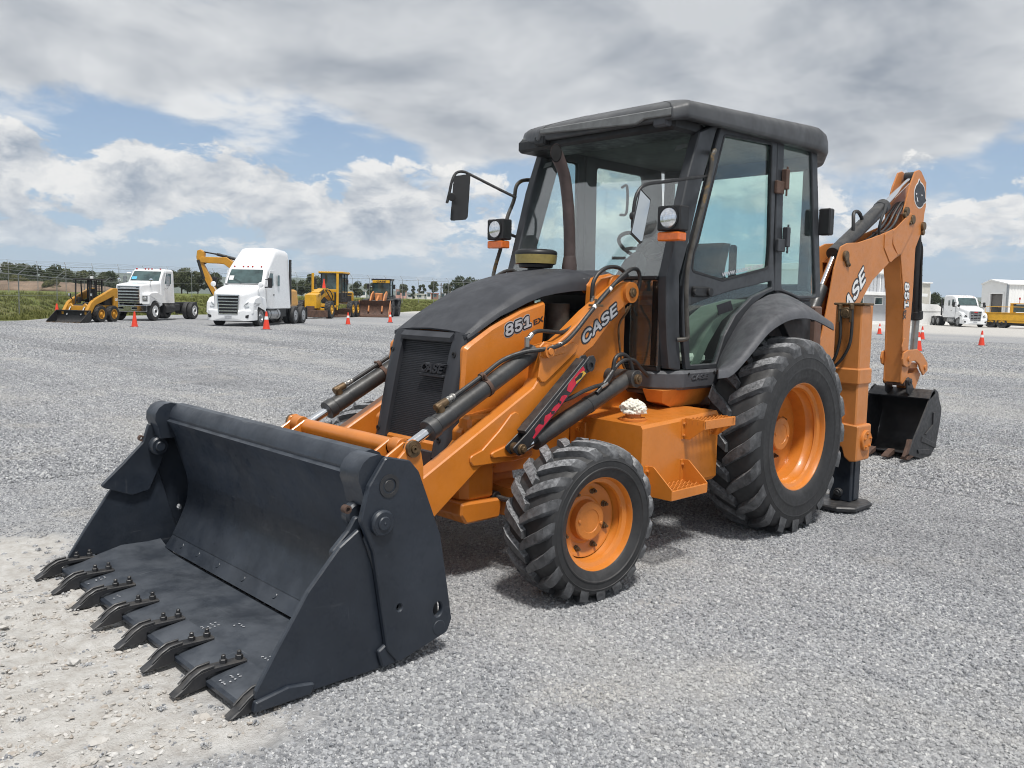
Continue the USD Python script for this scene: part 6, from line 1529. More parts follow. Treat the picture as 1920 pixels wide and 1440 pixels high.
    for k in range(6):
        z = 0.76 + k * 0.155
        part('grille_bar', box(1.30, 1.335, -0.46 - k * 0.012, 0.46 + k * 0.012, z, z + 0.055, 0.012), M['chrome'] if not grille_dark else M['grey_metal'], T)
    part('grille_frame', [prism([(-0.58, 1.60), (-0.50, 0.62), (0.50, 0.62), (0.58, 1.60)], 1.28, 1.325, 'x', 0.01, [[(-0.53, 1.56), (-0.46, 0.67), (0.46, 0.67), (0.53, 1.56)]])], M['chrome'], T)
    if grille_dark:
        part('grille_emblem', box(1.33, 1.36, -0.16, 0.16, 1.42, 1.54, 0.03), M['red_lens'], T)
        part('grille_post', [box(1.315, 1.345, y - 0.02, y + 0.02, 0.68, 1.55, 0.005) for y in (-0.2, 0.2)], M['grey_metal'], T)
    part('number_plate', box(1.298, 1.312, -0.18, 0.18, 0.42, 0.56, 0.004), M['decal_silver'], T)
    part('hood_seam', box(-0.655, -0.635, -1.0, 1.0, 2.10, 2.165, 0.004), M['black'], T)
    part('chassis', [box(-7.0, 0.9, 0.28, 0.42, 0.62, 0.88, 0.01), box(-7.0, 0.9, -0.42, -0.28, 0.62, 0.88, 0.01), box(-0.3, 0.3, -0.8, 0.8, 0.42, 0.56, 0.03), box(-4.35, -4.28, -1.0, 1.0, 0.9, 2.4, 0.02)] + [box(x - 0.1, x + 0.1, -0.9, 0.9, 0.42, 0.6, 0.03) for x in (-5.0, -6.32)], M['far_black'], T)
    part('fifth_wheel', [prism(fillet([(-5.1, -0.45), (-5.1, 0.45), (-6.0, 0.5), (-6.2, 0.12), (-5.8, 0.0), (-6.2, -0.12), (-6.0, -0.5)], 0.05), 0.98, 1.05, 'z', 0.01), box(-4.9, -6.3, -0.35, 0.35, 0.86, 0.98, 0.01)], M['far_black'], T)
    part('battery_box', [box(-2.75, -3.9, -1.05, -0.6, 0.45, 0.9, 0.03), box(-2.75, -3.9, 0.6, 1.05, 0.45, 0.9, 0.03)], M['far_black'], T)
    return T


def place(u, v, lateral=0.0, along=0.0, rot=HEAD):
    """Ground point under a pixel, shifted in the vehicle's own axes (lateral to its left)."""
    p = ground_at(u, v)
    a = math.radians(rot)
    return p + np.array([math.cos(a) * along - math.sin(a) * lateral, math.sin(a) * along + math.cos(a) * lateral, 0]) * [1, 1, 0] - [0, 0, p[2]]


TR_ROT = HEAD - 5.0
sleeper_truck('white sleeper semi tractor with chrome grille and tall roof, nose towards the camera', place(489, 612.5, -1.15, rot=TR_ROT), TR_ROT, 4.15)
sleeper_truck('white semi tractor with dark grille, far off by the white sheds', place(1798, 612.6, 1.0, rot=HEAD - 6), HEAD - 6, 3.22, True, 1.0)


def old_truck():
    rot = HEAD - 5
    T = thing('cab_chassis_truck', 'old white cab chassis truck with square hood, bare frame behind', 'truck', place(290, 601.5, -1.08, rot=rot), rot)
    part('hood', hull_loft([sec(0.80, 0.72, 0.98, 1.98, 0.06), sec(0.74, 0.76, 0.98, 2.04, 0.10), sec(-0.1, 0.86, 1.0, 2.14, 0.14), sec(-0.95, 0.98, 1.0, 2.22, 0.15)]), M['white'], T, smooth=40)
    for s in (1, -1):
        fd = [(0.74, 0.95), (0.74, 1.50), (0.5, 1.62), (-0.3, 1.66), (-0.75, 1.5), (-0.80, 0.85), (-0.72, 0.85)] + [(0.60 * math.cos(t), 0.52 + 0.62 * math.sin(t)) for t in np.linspace(2.7, 0.55, 12)]
        part('fender', prism(fillet(fd, 0.03, 2), s * 0.70, s * 1.16, 'y', 0.06), M['white'], T, smooth=45)
        part('headlight', [box(0.735, 0.765, s * 0.78, s * 1.08, 1.12, 1.42, 0.02)], M['grey_metal'], T)
        part('headlight_lens', fix(lathe([(0.10, 0), (0.09, 0.02), (0, 0.03)], (0.765, s * 0.93, 1.27), (1, 0, 0), 18)), M['clear_lamp'], T)
        part('mirror', [box(-1.20, -1.10, s * 1.22, s * 1.42, 2.0, 2.55, 0.02), tube([(-1.3, s * 1.02, 2.75), (-1.15, s * 1.3, 2.65), (-1.15, s * 1.3, 1.9), (-1.3, s * 1.02, 1.85)], 0.016, 6)], M['grey_metal'], T)
        part('hood_mirror', [fix(lathe([(0, 0), (0.09, 0.02), (0.10, 0.05), (0, 0.07)], (0.15, s * 0.95, 2.32), (-1, 0, 0), 14)), cyl((0.15, s * 0.95, 2.3), (0.15, s * 0.90, 1.9), 0.012, 6)], M['chrome'], T)
        part('door', prism(fillet([(-1.22, 1.0), (-2.22, 1.0), (-2.22, 2.86), (-1.46, 2.86), (-1.22, 2.2)], 0.05), s * 1.005, s * 1.025, 'y', 0.008, [fillet([(-1.32, 2.12), (-2.10, 2.12), (-2.10, 2.74), (-1.52, 2.74)], 0.04)]), M['white'], T)
        part('side_window', prism(fillet([(-1.32, 2.12), (-2.10, 2.12), (-2.10, 2.74), (-1.52, 2.74)], 0.04), s * 1.004, s * 1.012, 'y', 0), M['far_window'], T)
        part('fuel_tank', cyl((-1.3, s * 0.86, 0.70), (-2.4, s * 0.86, 0.70), 0.28, 20, 0.03), M['far_black'], T)
        mini_wheel(T, 0, s * 1.0, 0.55, 0.30, M['white'], M['far_black'], s)
        mini_wheel(T, -4.75, s * 1.05, 0.54, 0.28, M['white'], M['far_black'], s, dish=0.12)
        mini_wheel(T, -4.75, s * 0.72, 0.54, 0.28, M['far_black'], M['far_black'], s, name='inner_wheel')
    part('cab', hull_loft([sec(-0.92, 1.0, 1.0, 2.24, 0.1), sec(-1.02, 1.01, 1.0, 2.42, 0.12, wt=0.97), sec(-1.42, 1.01, 1.0, 2.94, 0.14, wt=0.93), sec(-1.7, 1.01, 1.0, 3.0, 0.18, wt=0.93), sec(-2.5, 1.01, 1.0, 2.98, 0.18, wt=0.93)]), M['white'], T, smooth=40)
    part('windscreen', fix(sheet([[(x, y, z) for y in (-w, -w * 0.5, 0, w * 0.5, w)] for x, w, z in ((-0.930, 0.86, 2.30), (-0.995, 0.86, 2.42), (-1.16, 0.84, 2.64), (-1.325, 0.82, 2.85))], 0.02)), M['far_window'], T)
    part('sun_sheet', panel([(-1.06, -0.80, 2.52), (-1.06, -0.50, 2.52), (-0.95, -0.50, 2.36), (-0.95, -0.80, 2.36)], (0.8, 0, 0.6), 0.02), surface('blue_paper', (0.10, 0.42, 0.62), 0.6), T)
    for y in (-0.72, -0.2, 0.0, 0.2, 0.72):
        part('marker_light', box(-1.46, -1.38, y - 0.04, y + 0.04, 2.955, 3.02, 0.01), M['red_lens'], T)
    part('grille', box(0.78, 0.825, -0.62, 0.62, 1.02, 1.92, 0.01), M['black'], T)
    for k in range(5):
        part('grille_bar', box(0.82, 0.85, -0.60, 0.60, 1.10 + k * 0.17, 1.17 + k * 0.17, 0.01), M['chrome'], T)
    part('grille_frame', prism([(-0.66, 0.98), (0.66, 0.98), (0.66, 1.96), (-0.66, 1.96)], 0.80, 0.835, 'x', 0.008, [[(-0.61, 1.03), (0.61, 1.03), (0.61, 1.91), (-0.61, 1.91)]]), M['chrome'], T)
    part('maker_strip', box(0.835, 0.855, -0.45, 0.45, 1.80, 1.88, 0.004), M['decal_silver'], T)
    part('bumper', prism(fillet([(-1.10, 0.52), (1.10, 0.52), (1.12, 0.88), (-1.12, 0.88)], 0.03), 0.82, 0.95, 'x', 0.02, [[(-0.55, 0.66), (-0.25, 0.66), (-0.25, 0.76), (-0.55, 0.76)], [(0.25, 0.66), (0.55, 0.66), (0.55, 0.76), (0.25, 0.76)]]), M['chrome'], T)
    part('chassis', [box(-6.6, 0.8, 0.30, 0.42, 0.78, 1.04, 0.01), box(-6.6, 0.8, -0.42, -0.30, 0.78, 1.04, 0.01), box(-0.25, 0.25, -0.85, 0.85, 0.45, 0.60, 0.03), box(-4.9, -4.6, -0.9, 0.9, 0.45, 0.66, 0.04), cyl((-4.75, 0, 0.58), (-4.75, 0.3, 0.58), 0.26, 16), cyl((-1, 0, 0.72), (-4.5, 0, 0.62), 0.06, 10), box(-3.5, -3.3, -0.4, 0.4, 0.80, 1.0, 0.01), box(-5.9, -5.75, -0.4, 0.4, 0.80, 1.0, 0.01), box(-6.6, -6.5, -0.45, 0.45, 0.76, 1.06, 0.01)], M['far_black'], T)
    part('air_cleaner', cyl((-0.55, 0.72, 1.55), (-0.55, 0.72, 1.95), 0.09, 14), M['far_black'], T)
    part('battery_box', box(-2.7, -3.4, 0.45, 0.9, 0.55, 0.95, 0.03), M['far_black'], T)


old_truck()


def skid_steer():
    rot = HEAD - 9
    T = thing('skid_steer_loader', 'small yellow skid steer loader with black cage and low black bucket', 'skid steer', place(188.5, 605.0, -0.80, rot=rot), rot, None, 0.93)
    Y = M['cat_yellow']
    for s in (1, -1):
        for x in (0.0, -1.12):
            mini_wheel(T, x, s * 0.80, 0.475, 0.34, Y, Y, s, lugs=14, rimr=0.54, dish=0.08)
        arm = [(1.05, 0.55), (1.15, 0.42), (0.98, 0.30), (0.75, 0.75), (0.45, 1.10), (-1.15, 1.78), (-1.55, 1.86), (-1.70, 1.90), (-1.72, 0.75), (-1.50, 0.75), (-1.42, 1.45), (-0.9, 1.40), (0.15, 1.02), (0.50, 0.60), (0.62, 0.30), (0.95, 0.22)]
        arm = [(-1.74, 1.92), (-1.74, 0.55), (-1.55, 0.40), (-1.40, 0.60), (-1.36, 1.48), (-0.6, 1.22), (0.28, 0.95), (0.62, 0.48), (0.72, 0.28), (0.98, 0.28), (1.02, 0.62), (0.62, 1.12), (0.35, 1.28), (-1.30, 1.92)]
        part('lift_arm', prism(fillet(arm, 0.06, 3), s * 0.60, s * 0.78, 'y', 0.03), Y, T)
        part('chain_case', prism(fillet([(0.55, 0.32), (0.62, 0.75), (0.1, 0.95), (-1.45, 0.95), (-1.5, 0.35)], 0.05), s * 0.48, s * 0.62, 'y', 0.01), Y, T)
        part('rear_post_side', prism(fillet([(-1.38, 0.95), (-0.72, 0.95), (-0.80, 1.28), (-1.38, 1.46)], 0.03), s * 0.52, s * 0.60, 'y'), M['far_black'], T)
        part('cage_post', [tube([(0.30, s * 0.44, 0.92), (0.26, s * 0.44, 1.5), (0.22, s * 0.44, 2.34)], 0.04, 8), tube([(-0.75, s * 0.44, 1.25), (-0.80, s * 0.44, 2.34)], 0.04, 8), tube([(-0.28, s * 0.44, 1.25), (-0.20, s * 0.44, 2.30)], 0.035, 8), box(-1.0, 0.25, s * 0.40, s * 0.48, 1.16, 1.26, 0.01)], M['far_black'], T)
        part('work_light', [box(0.40, 0.50, s * 0.60, s * 0.74, 1.42, 1.60, 0.02), tube([(0.42, s * 0.67, 1.44), (0.30, s * 0.62, 1.25), (0.28, s * 0.6, 1.05)], 0.03, 6)], M['far_black'], T)
        part('light_lens', box(0.49, 0.515, s * 0.62, s * 0.72, 1.46, 1.59, 0.01), M['clear_lamp'], T)
        part('side_grille', prism([(-0.75, 1.0), (-1.3, 1.0), (-1.3, 1.3), (-0.75, 1.2)], s * 0.60, s * 0.612, 'y', 0), M['black'], T)
        part('tilt_rod', cyl((0.72, s * 0.42, 0.85), (1.05, s * 0.42, 0.42), 0.04, 10), M['grey_metal'], T)
        part('brand_mark', poly_mesh(affine_poly(word_poly('CAT'), (-1.44 if s > 0 else -1.70, 1.20), (-1.70 if s > 0 else -1.44, 1.20), (-1.44 if s > 0 else -1.70, 1.36)), s * 0.778, s * 0.786), M['decal_white'], T)
    part('body', [hull_loft([sec(0.62, 0.50, 0.35, 0.88, 0.05), sec(0.35, 0.52, 0.30, 1.0, 0.05), sec(-1.5, 0.52, 0.30, 1.0, 0.05)]), hull_loft([sec(-1.0, 0.52, 0.9, 1.5, 0.08), sec(-1.65, 0.52, 0.5, 1.42, 0.08)])], M['far_black'], T)
    part('front_plate', [prism(fillet([(-0.60, 0.30), (-0.60, 0.95), (-0.42, 1.06), (-0.30, 0.92), (0.30, 0.92), (0.42, 1.06), (0.60, 0.95), (0.60, 0.30), (0.45, 0.45), (-0.45, 0.45)], 0.04), 0.60, 0.72, 'x', 0.02)], Y, T)
    part('cross_bar', box(0.84, 0.98, -0.6, 0.6, 0.30, 0.44, 0.03), Y, T)
    part('cage_roof', [prism(fillet([(-1.05, -0.55), (0.38, -0.55), (0.38, 0.55), (-1.05, 0.55)], 0.08), 2.34, 2.42, 'z', 0.02)], M['far_black'], T)
    part('cage_rear', [box(-0.86, -0.80, y - 0.012, y + 0.012, 1.3, 2.34, 0) for y in np.linspace(-0.38, 0.38, 6)] + [box(-0.86, -0.80, -0.42, 0.42, z - 0.012, z + 0.012, 0) for z in np.linspace(1.35, 2.25, 8)], M['far_black'], T, smooth=False)
    part('beacon', cyl((-0.1, 0.3, 2.42), (-0.1, 0.3, 2.56), 0.09, 12), M['decal_white'], T)
    part('seat', [box(-0.55, 0.0, -0.24, 0.24, 0.95, 1.12, 0.04), box(-0.66, -0.52, -0.24, 0.24, 1.1, 1.85, 0.04), box(0.0, 0.2, -0.40, -0.28, 1.05, 1.40, 0.02)], M['far_black'], T)
    bk = xform('bucket', T)
    pr = spline(np.array([(1.02, 0, 0.66), (1.0, 0, 0.40), (1.05, 0, 0.15), (1.22, 0, 0.05), (1.85, 0, 0.03)]), 4)
    part('bucket_shell', fix(sheet([[(p[0], y, p[2]) for p in pr] for y in (-1.02, -0.5, 0, 0.5, 1.02)], 0.02)), M['far_black'], bk)
    for s in (1, -1):
        part('bucket_side', prism([(1.0, 0.66), (1.10, 0.68), (1.88, 0.10), (1.85, 0.02), (1.2, 0.02), (1.02, 0.14)], s * 1.0, s * 1.03, 'y', 0.004), M['far_black'], bk)
    part('bucket_lip', box(1.0, 1.10, -1.02, 1.02, 0.63, 0.69, 0.01), M['far_black'], bk)
    for k in range(7):
        y = -0.9 + k * 0.3
        part('tooth', hull_loft([np.array([(x, y + a * 0.04, z + b * h) for a, b in ((-1, -1), (1, -1), (1, 1), (-1, 1))]) for x, z, h in ((1.78, 0.04, 0.03), (2.02, 0.02, 0.01))]), M['bronze'], bk)


skid_steer()


def excavator():
    rot = HEAD + 150
    base = place(515, 603.5, 0, rot=rot)
    T = thing('excavator', 'ochre excavator half hidden behind the tall white truck, folded boom showing', 'excavator', base, 0.0)
    L = -right * [1, 1, 0]; L = L / np.linalg.norm(L)          # along the yard, to the left in view
    B = np.array([-L[1], L[0], 0])

    def pt(a, z, b=0.0):
        return L * a * 0.89 + B * b + [0, 0, z * 0.865]

    def side_plate(pts, b0, b1):
        P0, P1 = np.array([pt(a, z, b0) for a, z in pts]), np.array([pt(a, z, b1) for a, z in pts])
        out = prism(pts, b0, b1, 'y', 0.03)
        v = np.array(out.vertices)
        return fix(trimesh.Trimesh(np.outer(v[:, 0] * 0.89, L) + np.outer(v[:, 1], B) + np.outer(v[:, 2] * 0.865, [0, 0, 1]), out.faces, process=False))
    Y = M['cat_yellow']
    for s in (-1.15, 1.15):
        part('track', side_plate(fillet([(-0.7, 0.05), (3.1, 0.05), (3.3, 0.45), (3.0, 0.85), (-0.6, 0.85), (-0.9, 0.45)], 0.2), s - 0.3, s + 0.3), M['far_black'], T)
    part('house', side_plate(fillet([(-0.9, 1.1), (2.4, 1.1), (2.4, 1.7), (1.4, 2.25), (-0.9, 2.25)], 0.12), -1.3, 1.3), Y, T)
    part('cab', side_plate(fillet([(1.0, 1.1), (2.55, 1.1), (2.50, 2.0), (2.2, 2.75), (1.0, 2.8)], 0.12), 0.35, 1.3), Y, T)
    part('counterweight', side_plate(fillet([(-0.85, 1.05), (-0.85, 2.35), (-1.15, 2.2), (-1.25, 1.2)], 0.15), -1.3, 1.3), Y, T)
    part('boom', side_plate([(0.6, 1.6), (1.3, 1.55), (3.0, 3.65), (3.4, 3.95), (4.95, 4.02), (5.05, 4.25), (4.9, 4.42), (3.2, 4.42), (2.2, 3.7)], -0.32, 0.18), Y, T)
    part('stick', side_plate([(4.72, 4.75), (5.0, 4.92), (5.22, 4.85), (5.28, 4.35), (4.80, 3.0), (4.12, 1.7), (3.85, 1.8), (4.40, 3.1), (4.80, 3.9)], -0.22, 0.10), Y, T)
    part('stick_cylinder', [cyl(pt(2.6, 4.30), pt(3.9, 4.62), 0.09, 12), cyl(pt(3.9, 4.62), pt(5.0, 4.80), 0.045, 10)], M['far_black'], T)
    part('bucket_cylinder', [cyl(pt(5.15, 4.2), pt(4.75, 2.9), 0.13, 12), cyl(pt(4.75, 2.9), pt(4.2, 1.8), 0.07, 10)], M['far_black'], T)
    part('hose', tube([pt(4.2, 4.35), pt(4.5, 4.15), pt(4.7, 3.95), pt(4.85, 4.1)], 0.03, 6), M['far_black'], T)
    part('bucket', side_plate(fillet([(3.9, 1.8), (3.7, 1.8), (3.0, 1.4), (2.9, 0.9), (3.4, 0.7), (3.7, 1.2)], 0.08), -0.5, 0.45), M['far_black'], T)


excavator()


def grader():
    rot = HEAD - 4
    T = thing('motor_grader', 'yellow motor grader with tall cab and long nose, beside the wheel loader', 'motor grader', place(621, 597.5, -1.15, rot=rot), rot)
    Y = M['yellow']
    for s in (1, -1):
        mini_wheel(T, 0, s * 1.02, 0.66, 0.42, Y, Y, s, lugs=16, rimr=0.50, dish=0.08)
        for x in (-6.0, -7.5):
            mini_wheel(T, x, s * 1.02, 0.66, 0.42, Y, Y, s, lugs=16, rimr=0.50, dish=0.08)
        part('tandem', box(-7.6, -5.9, s * 0.62, s * 0.80, 0.50, 0.85, 0.05), Y, T)
        part('blade_lift_cylinder', [cyl((-2.3, s * 0.95, 0.95), (-2.3, s * 0.95, 3.35), 0.10, 14), cyl((-2.3, s * 0.95, 0.6), (-2.3, s * 0.95, 1.0), 0.05, 10)], Y, T)
        part('lift_bracket', [box(-2.4, -2.2, s * 0.2, s * 0.92, 1.95, 2.15, 0.03)], Y, T)
        part('cab_post', [box(-4.06, -3.98, s * 0.78, s * 0.86, 1.6, 3.4, 0.01), box(-5.5, -5.42, s * 0.80, s * 0.88, 1.6, 3.4, 0.01), box(-4.7, -4.62, s * 0.84, s * 0.90, 1.6, 3.4, 0.01)], M['far_black'], T)
        part('side_window', [box(-5.45, -4.02, s * 0.80, s * 0.83, 2.0, 3.35, 0.005)], M['far_window'], T)
        part('mirror', [box(-3.95, -3.88, s * 1.15, s * 1.35, 2.55, 2.95, 0.02), tube([(-4.0, s * 0.85, 2.8), (-3.92, s * 1.2, 2.8)], 0.02, 6)], M['black'], T)
        part('front_axle_arm', [box(-0.15, 0.15, s * 0.1, s * 0.9, 0.55, 0.75, 0.03), box(-0.25, -0.1, s * 0.3, s * 0.8, 0.85, 0.95, 0.02)], Y, T)
        part('drawbar', tube([(0.4, 0, 1.05), (-1.4, s * 0.5, 0.95), (-2.4, s * 0.8, 0.85)], 0.09, 8), Y, T)
    part('nose', [hull_loft([sec(1.25, 0.42, 0.75, 1.70, 0.06), sec(0.75, 0.45, 0.75, 1.78, 0.06), sec(0.3, 0.45, 0.8, 1.85, 0.06)]), hull_loft([sec(0.3, 0.30, 1.1, 1.9, 0.06), sec(-1.2, 0.24, 1.55, 2.2, 0.06), sec(-2.4, 0.22, 1.7, 2.22, 0.06), sec(-3.9, 0.25, 1.3, 1.9, 0.06)])], Y, T)
    part('nose_stripe', panel([(0.78, 0.462, 1.55), (-1.1, 0.26, 2.05), (-1.1, 0.26, 2.16), (0.78, 0.462, 1.74)], (0, 1, 0), 0.01), M['far_black'], T)
    part('cab_base', [box(-5.5, -3.95, -0.82, 0.82, 1.15, 1.95, 0.05)], M['far_black'], T)
    part('cab_roof', [prism(fillet([(-5.8, -1.0), (-3.75, -1.0), (-3.75, 1.0), (-5.8, 1.0)], 0.1), 3.40, 3.54, 'z', 0.03)], Y, T)
    part('roof_trim', [prism(fillet([(-5.7, -0.95), (-3.70, -0.95), (-3.70, 0.95), (-5.7, 0.95)], 0.1), 3.34, 3.402, 'z', 0.01)], M['far_black'], T)
    part('windscreen', [box(-4.05, -4.02, -0.78, 0.78, 1.95, 3.35, 0.005)], M['far_window'], T)
    part('rear_window', [box(-5.47, -5.44, -0.78, 0.78, 2.0, 3.35, 0.005)], M['far_window'], T)
    part('engine_hood', [hull_loft([sec(-5.5, 0.62, 1.1, 1.95, 0.1), sec(-7.9, 0.66, 1.0, 2.05, 0.1), sec(-8.3, 0.62, 1.0, 1.95, 0.1)])], Y, T)
    part('engine_grille', [box(-6.0, -7.4, s * 0.645, s * 0.672, 1.2, 1.7, 0.005) for s in (1, -1)], M['far_black'], T)
    part('circle', [cyl((-2.6, 0, 0.82), (-2.6, 0, 0.92), 0.75, 28)], Y, T)
    a = 0.12
    pr = spline(np.array([(0.14, 0, 0.08), (-0.10, 0, 0.25), (-0.12, 0, 0.5), (0.08, 0, 0.72)]), 4)
    part('moldboard', fix(sheet([[(-2.6 + p[0] + y * a, y, p[2]) for p in pr] for y in (-1.95, -1, 0, 1, 1.95)], 0.03)), M['rust_blade'], T)
    part('front_blade', [box(1.35, 1.45, -1.3, 1.3, 0.12, 0.62, 0.02), box(1.1, 1.4, -0.3, 0.3, 0.4, 0.9, 0.02)], M['rust_blade'], T)
    for k, z in enumerate((1.45, 1.0)):
        part('hose', tube([(-1.6, 0.25, 2.1), (-1.8, 0.5, z + 0.6), (-2.2, 0.6, z + 0.2), (-2.5, 0.5, z)], 0.04, 6), M['far_black'], T)
    part('step', [box(-4.4, -3.95, 0.85, 1.05, z, z + 0.05, 0.01) for z in (0.7, 1.05, 1.4)], M['far_black'], T)
    part('brand_mark', poly_mesh(affine_poly(word_poly('VOLVO'), (-0.05, 1.62), (-1.0, 1.86), (-0.05, 1.80)), 0.30, 0.36), M['decal_dark'], T)
    part('brand_mark', poly_mesh(affine_poly(word_poly('VOLVO'), (-6.4, 1.75), (-7.5, 1.75), (-6.4, 1.93)), 0.655, 0.672), M['decal_dark'], T)
    return T


grader()


def wheel_loader():
    rot = HEAD - 2
    T = thing('wheel_loader', 'dark wheel loader with orange arms and rusty bucket on the ground', 'wheel loader', place(737, 594.5, -1.25, rot=rot), rot)
    for s in (1, -1):
        mini_wheel(T, 0, s * 1.02, 0.72, 0.50, M['far_black'], M['far_black'], s, lugs=16, rimr=0.48)
        mini_wheel(T, -2.95, s * 1.02, 0.72, 0.50, M['far_black'], M['far_black'], s, lugs=16, rimr=0.48)
        part('lift_arm', prism(fillet([(-0.9, 2.0), (-0.6, 2.15), (0.2, 1.9), (1.3, 0.9), (1.5, 0.45), (1.2, 0.35), (0.8, 0.95), (-0.2, 1.35)], 0.08), s * 0.50, s * 0.62, 'y', 0.02), M['far_orange'], T)
        part('front_fender', prism(fillet([(0.8, 1.42), (-0.75, 1.55), (-0.85, 1.2), (-0.78, 1.2), (-0.70, 1.48), (0.78, 1.36)], 0.03), s * 0.78, s * 1.25, 'y', 0.01), M['far_black'], T)
        part('rear_fender', prism(fillet([(-2.0, 1.5), (-3.8, 1.6), (-3.95, 1.0), (-3.4, 1.45), (-2.1, 1.40)], 0.03), s * 0.70, s * 1.28, 'y', 0.01), M['far_black'], T)
        part('cab_post', [box(-1.32, -1.24, s * 0.70, s * 0.78, 1.5, 3.1, 0.01), box(-2.6, -2.5, s * 0.70, s * 0.78, 1.5, 3.1, 0.01)], M['far_black'], T)
        part('side_window', box(-2.5, -1.3, s * 0.70, s * 0.73, 1.75, 3.0, 0.005), M['far_window'], T)
        part('mirror', [box(-1.15, -1.08, s * 1.02, s * 1.22, 2.35, 2.75, 0.02), tube([(-1.25, s * 0.76, 2.7), (-1.12, s * 1.1, 2.65)], 0.02, 6)], M['black'], T)
        part('work_lamp', box(-1.15, -1.05, s * 0.45, s * 0.62, 2.98, 3.1, 0.01), M['clear_lamp'], T)
    part('front_frame', [box(-0.9, 0.6, -0.48, 0.48, 0.5, 1.4, 0.05)], M['far_black'], T)
    part('lift_tower', [box(-0.5, 0.1, -0.3, 0.3, 1.3, 2.0, 0.05), cyl((-0.3, 0, 1.9), (1.0, 0, 1.2), 0.10, 14)], M['far_orange'], T)
    part('cab_base', [box(-2.6, -1.2, -0.76, 0.76, 0.8, 1.7, 0.05)], M['far_black'], T)
    part('cab_roof', [hull_loft([sec(-1.05, 0.84, 3.05, 3.22, 0.05), sec(-2.7, 0.84, 3.05, 3.25, 0.05)])], M['far_black'], T)
    part('roof_front', [box(-1.06, -1.02, -0.74, 0.74, 2.86, 3.10, 0.02)], M['yellow'], T)
    part('brand_mark', poly_mesh(affine_poly(word_poly('CASE'), (-0.40, 2.90), (0.40, 2.90), (-0.36, 3.06)), -1.025, -1.01, 'x'), M['decal_dark'], T)
    part('windscreen', box(-1.27, -1.24, -0.70, 0.70, 1.70, 3.02, 0.005), M['far_window'], T)
    part('engine_hood', [hull_loft([sec(-2.6, 0.70, 0.8, 1.95, 0.12), sec(-4.2, 0.72, 0.8, 1.85, 0.15), sec(-4.4, 0.70, 0.9, 1.7, 0.12)])], M['far_black'], T)
    bk = xform('bucket', T)
    pr = spline(np.array([(1.45, 0, 1.35), (1.25, 0, 0.9), (1.3, 0, 0.4), (1.6, 0, 0.10), (2.45, 0, 0.05)]), 4)
    part('bucket_shell', fix(sheet([[(p[0], y, p[2]) for p in pr] for y in (-1.3, -0.6, 0, 0.6, 1.3)], 0.03)), M['rust_blade'], bk)
    for s in (1, -1):
        part('bucket_side', prism([(1.45, 1.38), (1.6, 1.36), (2.40, 0.35), (2.45, 0.03), (1.5, 0.03), (1.25, 0.5)], s * 1.28, s * 1.32, 'y', 0.005), M['far_orange'], bk)


wheel_loader()


def road_machine():
    rot = HEAD + 50
    T = thing('yellow_road_machine', 'low yellow road machine parked by the open shed door', 'road machine', place(1912, 615.6, rot=rot), rot)
    Y = M['yellow']
    part('body', [hull_loft([sec(1.6, 1.25, 0.55, 1.40, 0.06), sec(0.9, 1.28, 0.50, 1.50, 0.06), sec(-3.2, 1.28, 0.55, 1.48, 0.06)]), box(1.55, 2.0, -1.2, 1.2, 0.45, 0.70, 0.03)], Y, T)
    part('body_panel', [box(-2.6, 0.8, s * 1.28, s * 1.31, 0.75, 1.35, 0.01) for s in (1, -1)], Y, T)
    part('deck', [box(-3.3, 1.5, -1.35, 1.35, 1.48, 1.54, 0.01)], Y, T)
    for s in (1, -1):
        part('cab_post', [box(x - 0.14, x + 0.14, s * 0.55, s * 0.80, 1.54, 2.42, 0.03) for x in (0.6, -0.7)], Y, T)
        part('light_mast', [cyl((1.3, s * 1.05, 1.5), (1.3, s * 1.05, 2.35), 0.07, 10), box(1.18, 1.42, s * 0.95, s * 1.15, 2.2, 2.5, 0.03)], Y, T)
        part('guard_rail', tube([(1.35, s * 1.25, 1.5), (1.35, s * 1.25, 2.1), (-2.9, s * 1.25, 2.1), (-2.9, s * 1.25, 1.5)], 0.03, 6, smooth=False), Y, T)
        mini_wheel(T, 1.0, s * 1.1, 0.50, 0.40, M['far_black'], M['far_black'], s)
        for x in (-1.4, -2.4):
            mini_wheel(T, x, s * 1.1, 0.50, 0.40, M['far_black'], M['far_black'], s)
    part('cab_roof', box(-0.85, 0.75, -0.85, 0.85, 2.40, 2.48, 0.02), Y, T)
    part('cab_window', box(-0.6, 0.5, -0.7, 0.7, 1.60, 2.36, 0.02), M['far_window'], T)
    part('beacon', [cyl((-0.2, 0.2, 2.48), (-0.2, 0.2, 2.85), 0.03, 8), cyl((-0.2, 0.2, 2.85), (-0.2, 0.2, 3.05), 0.08, 10)], M['red_lens'], T)
    part('underside', [box(-3.0, 1.3, -1.0, 1.0, 0.25, 0.60, 0.03)], M['far_black'], T)
    part('plough_blade', [panel([(1.9, -1.7, 0.2), (2.1, 1.3, 0.2), (2.1, 1.3, 0.95), (1.9, -1.7, 0.95)], (1, 0, 0), 0.06)], M['red_lens'], T)


road_machine()

# ---------------------------------------------------------------- traffic cones


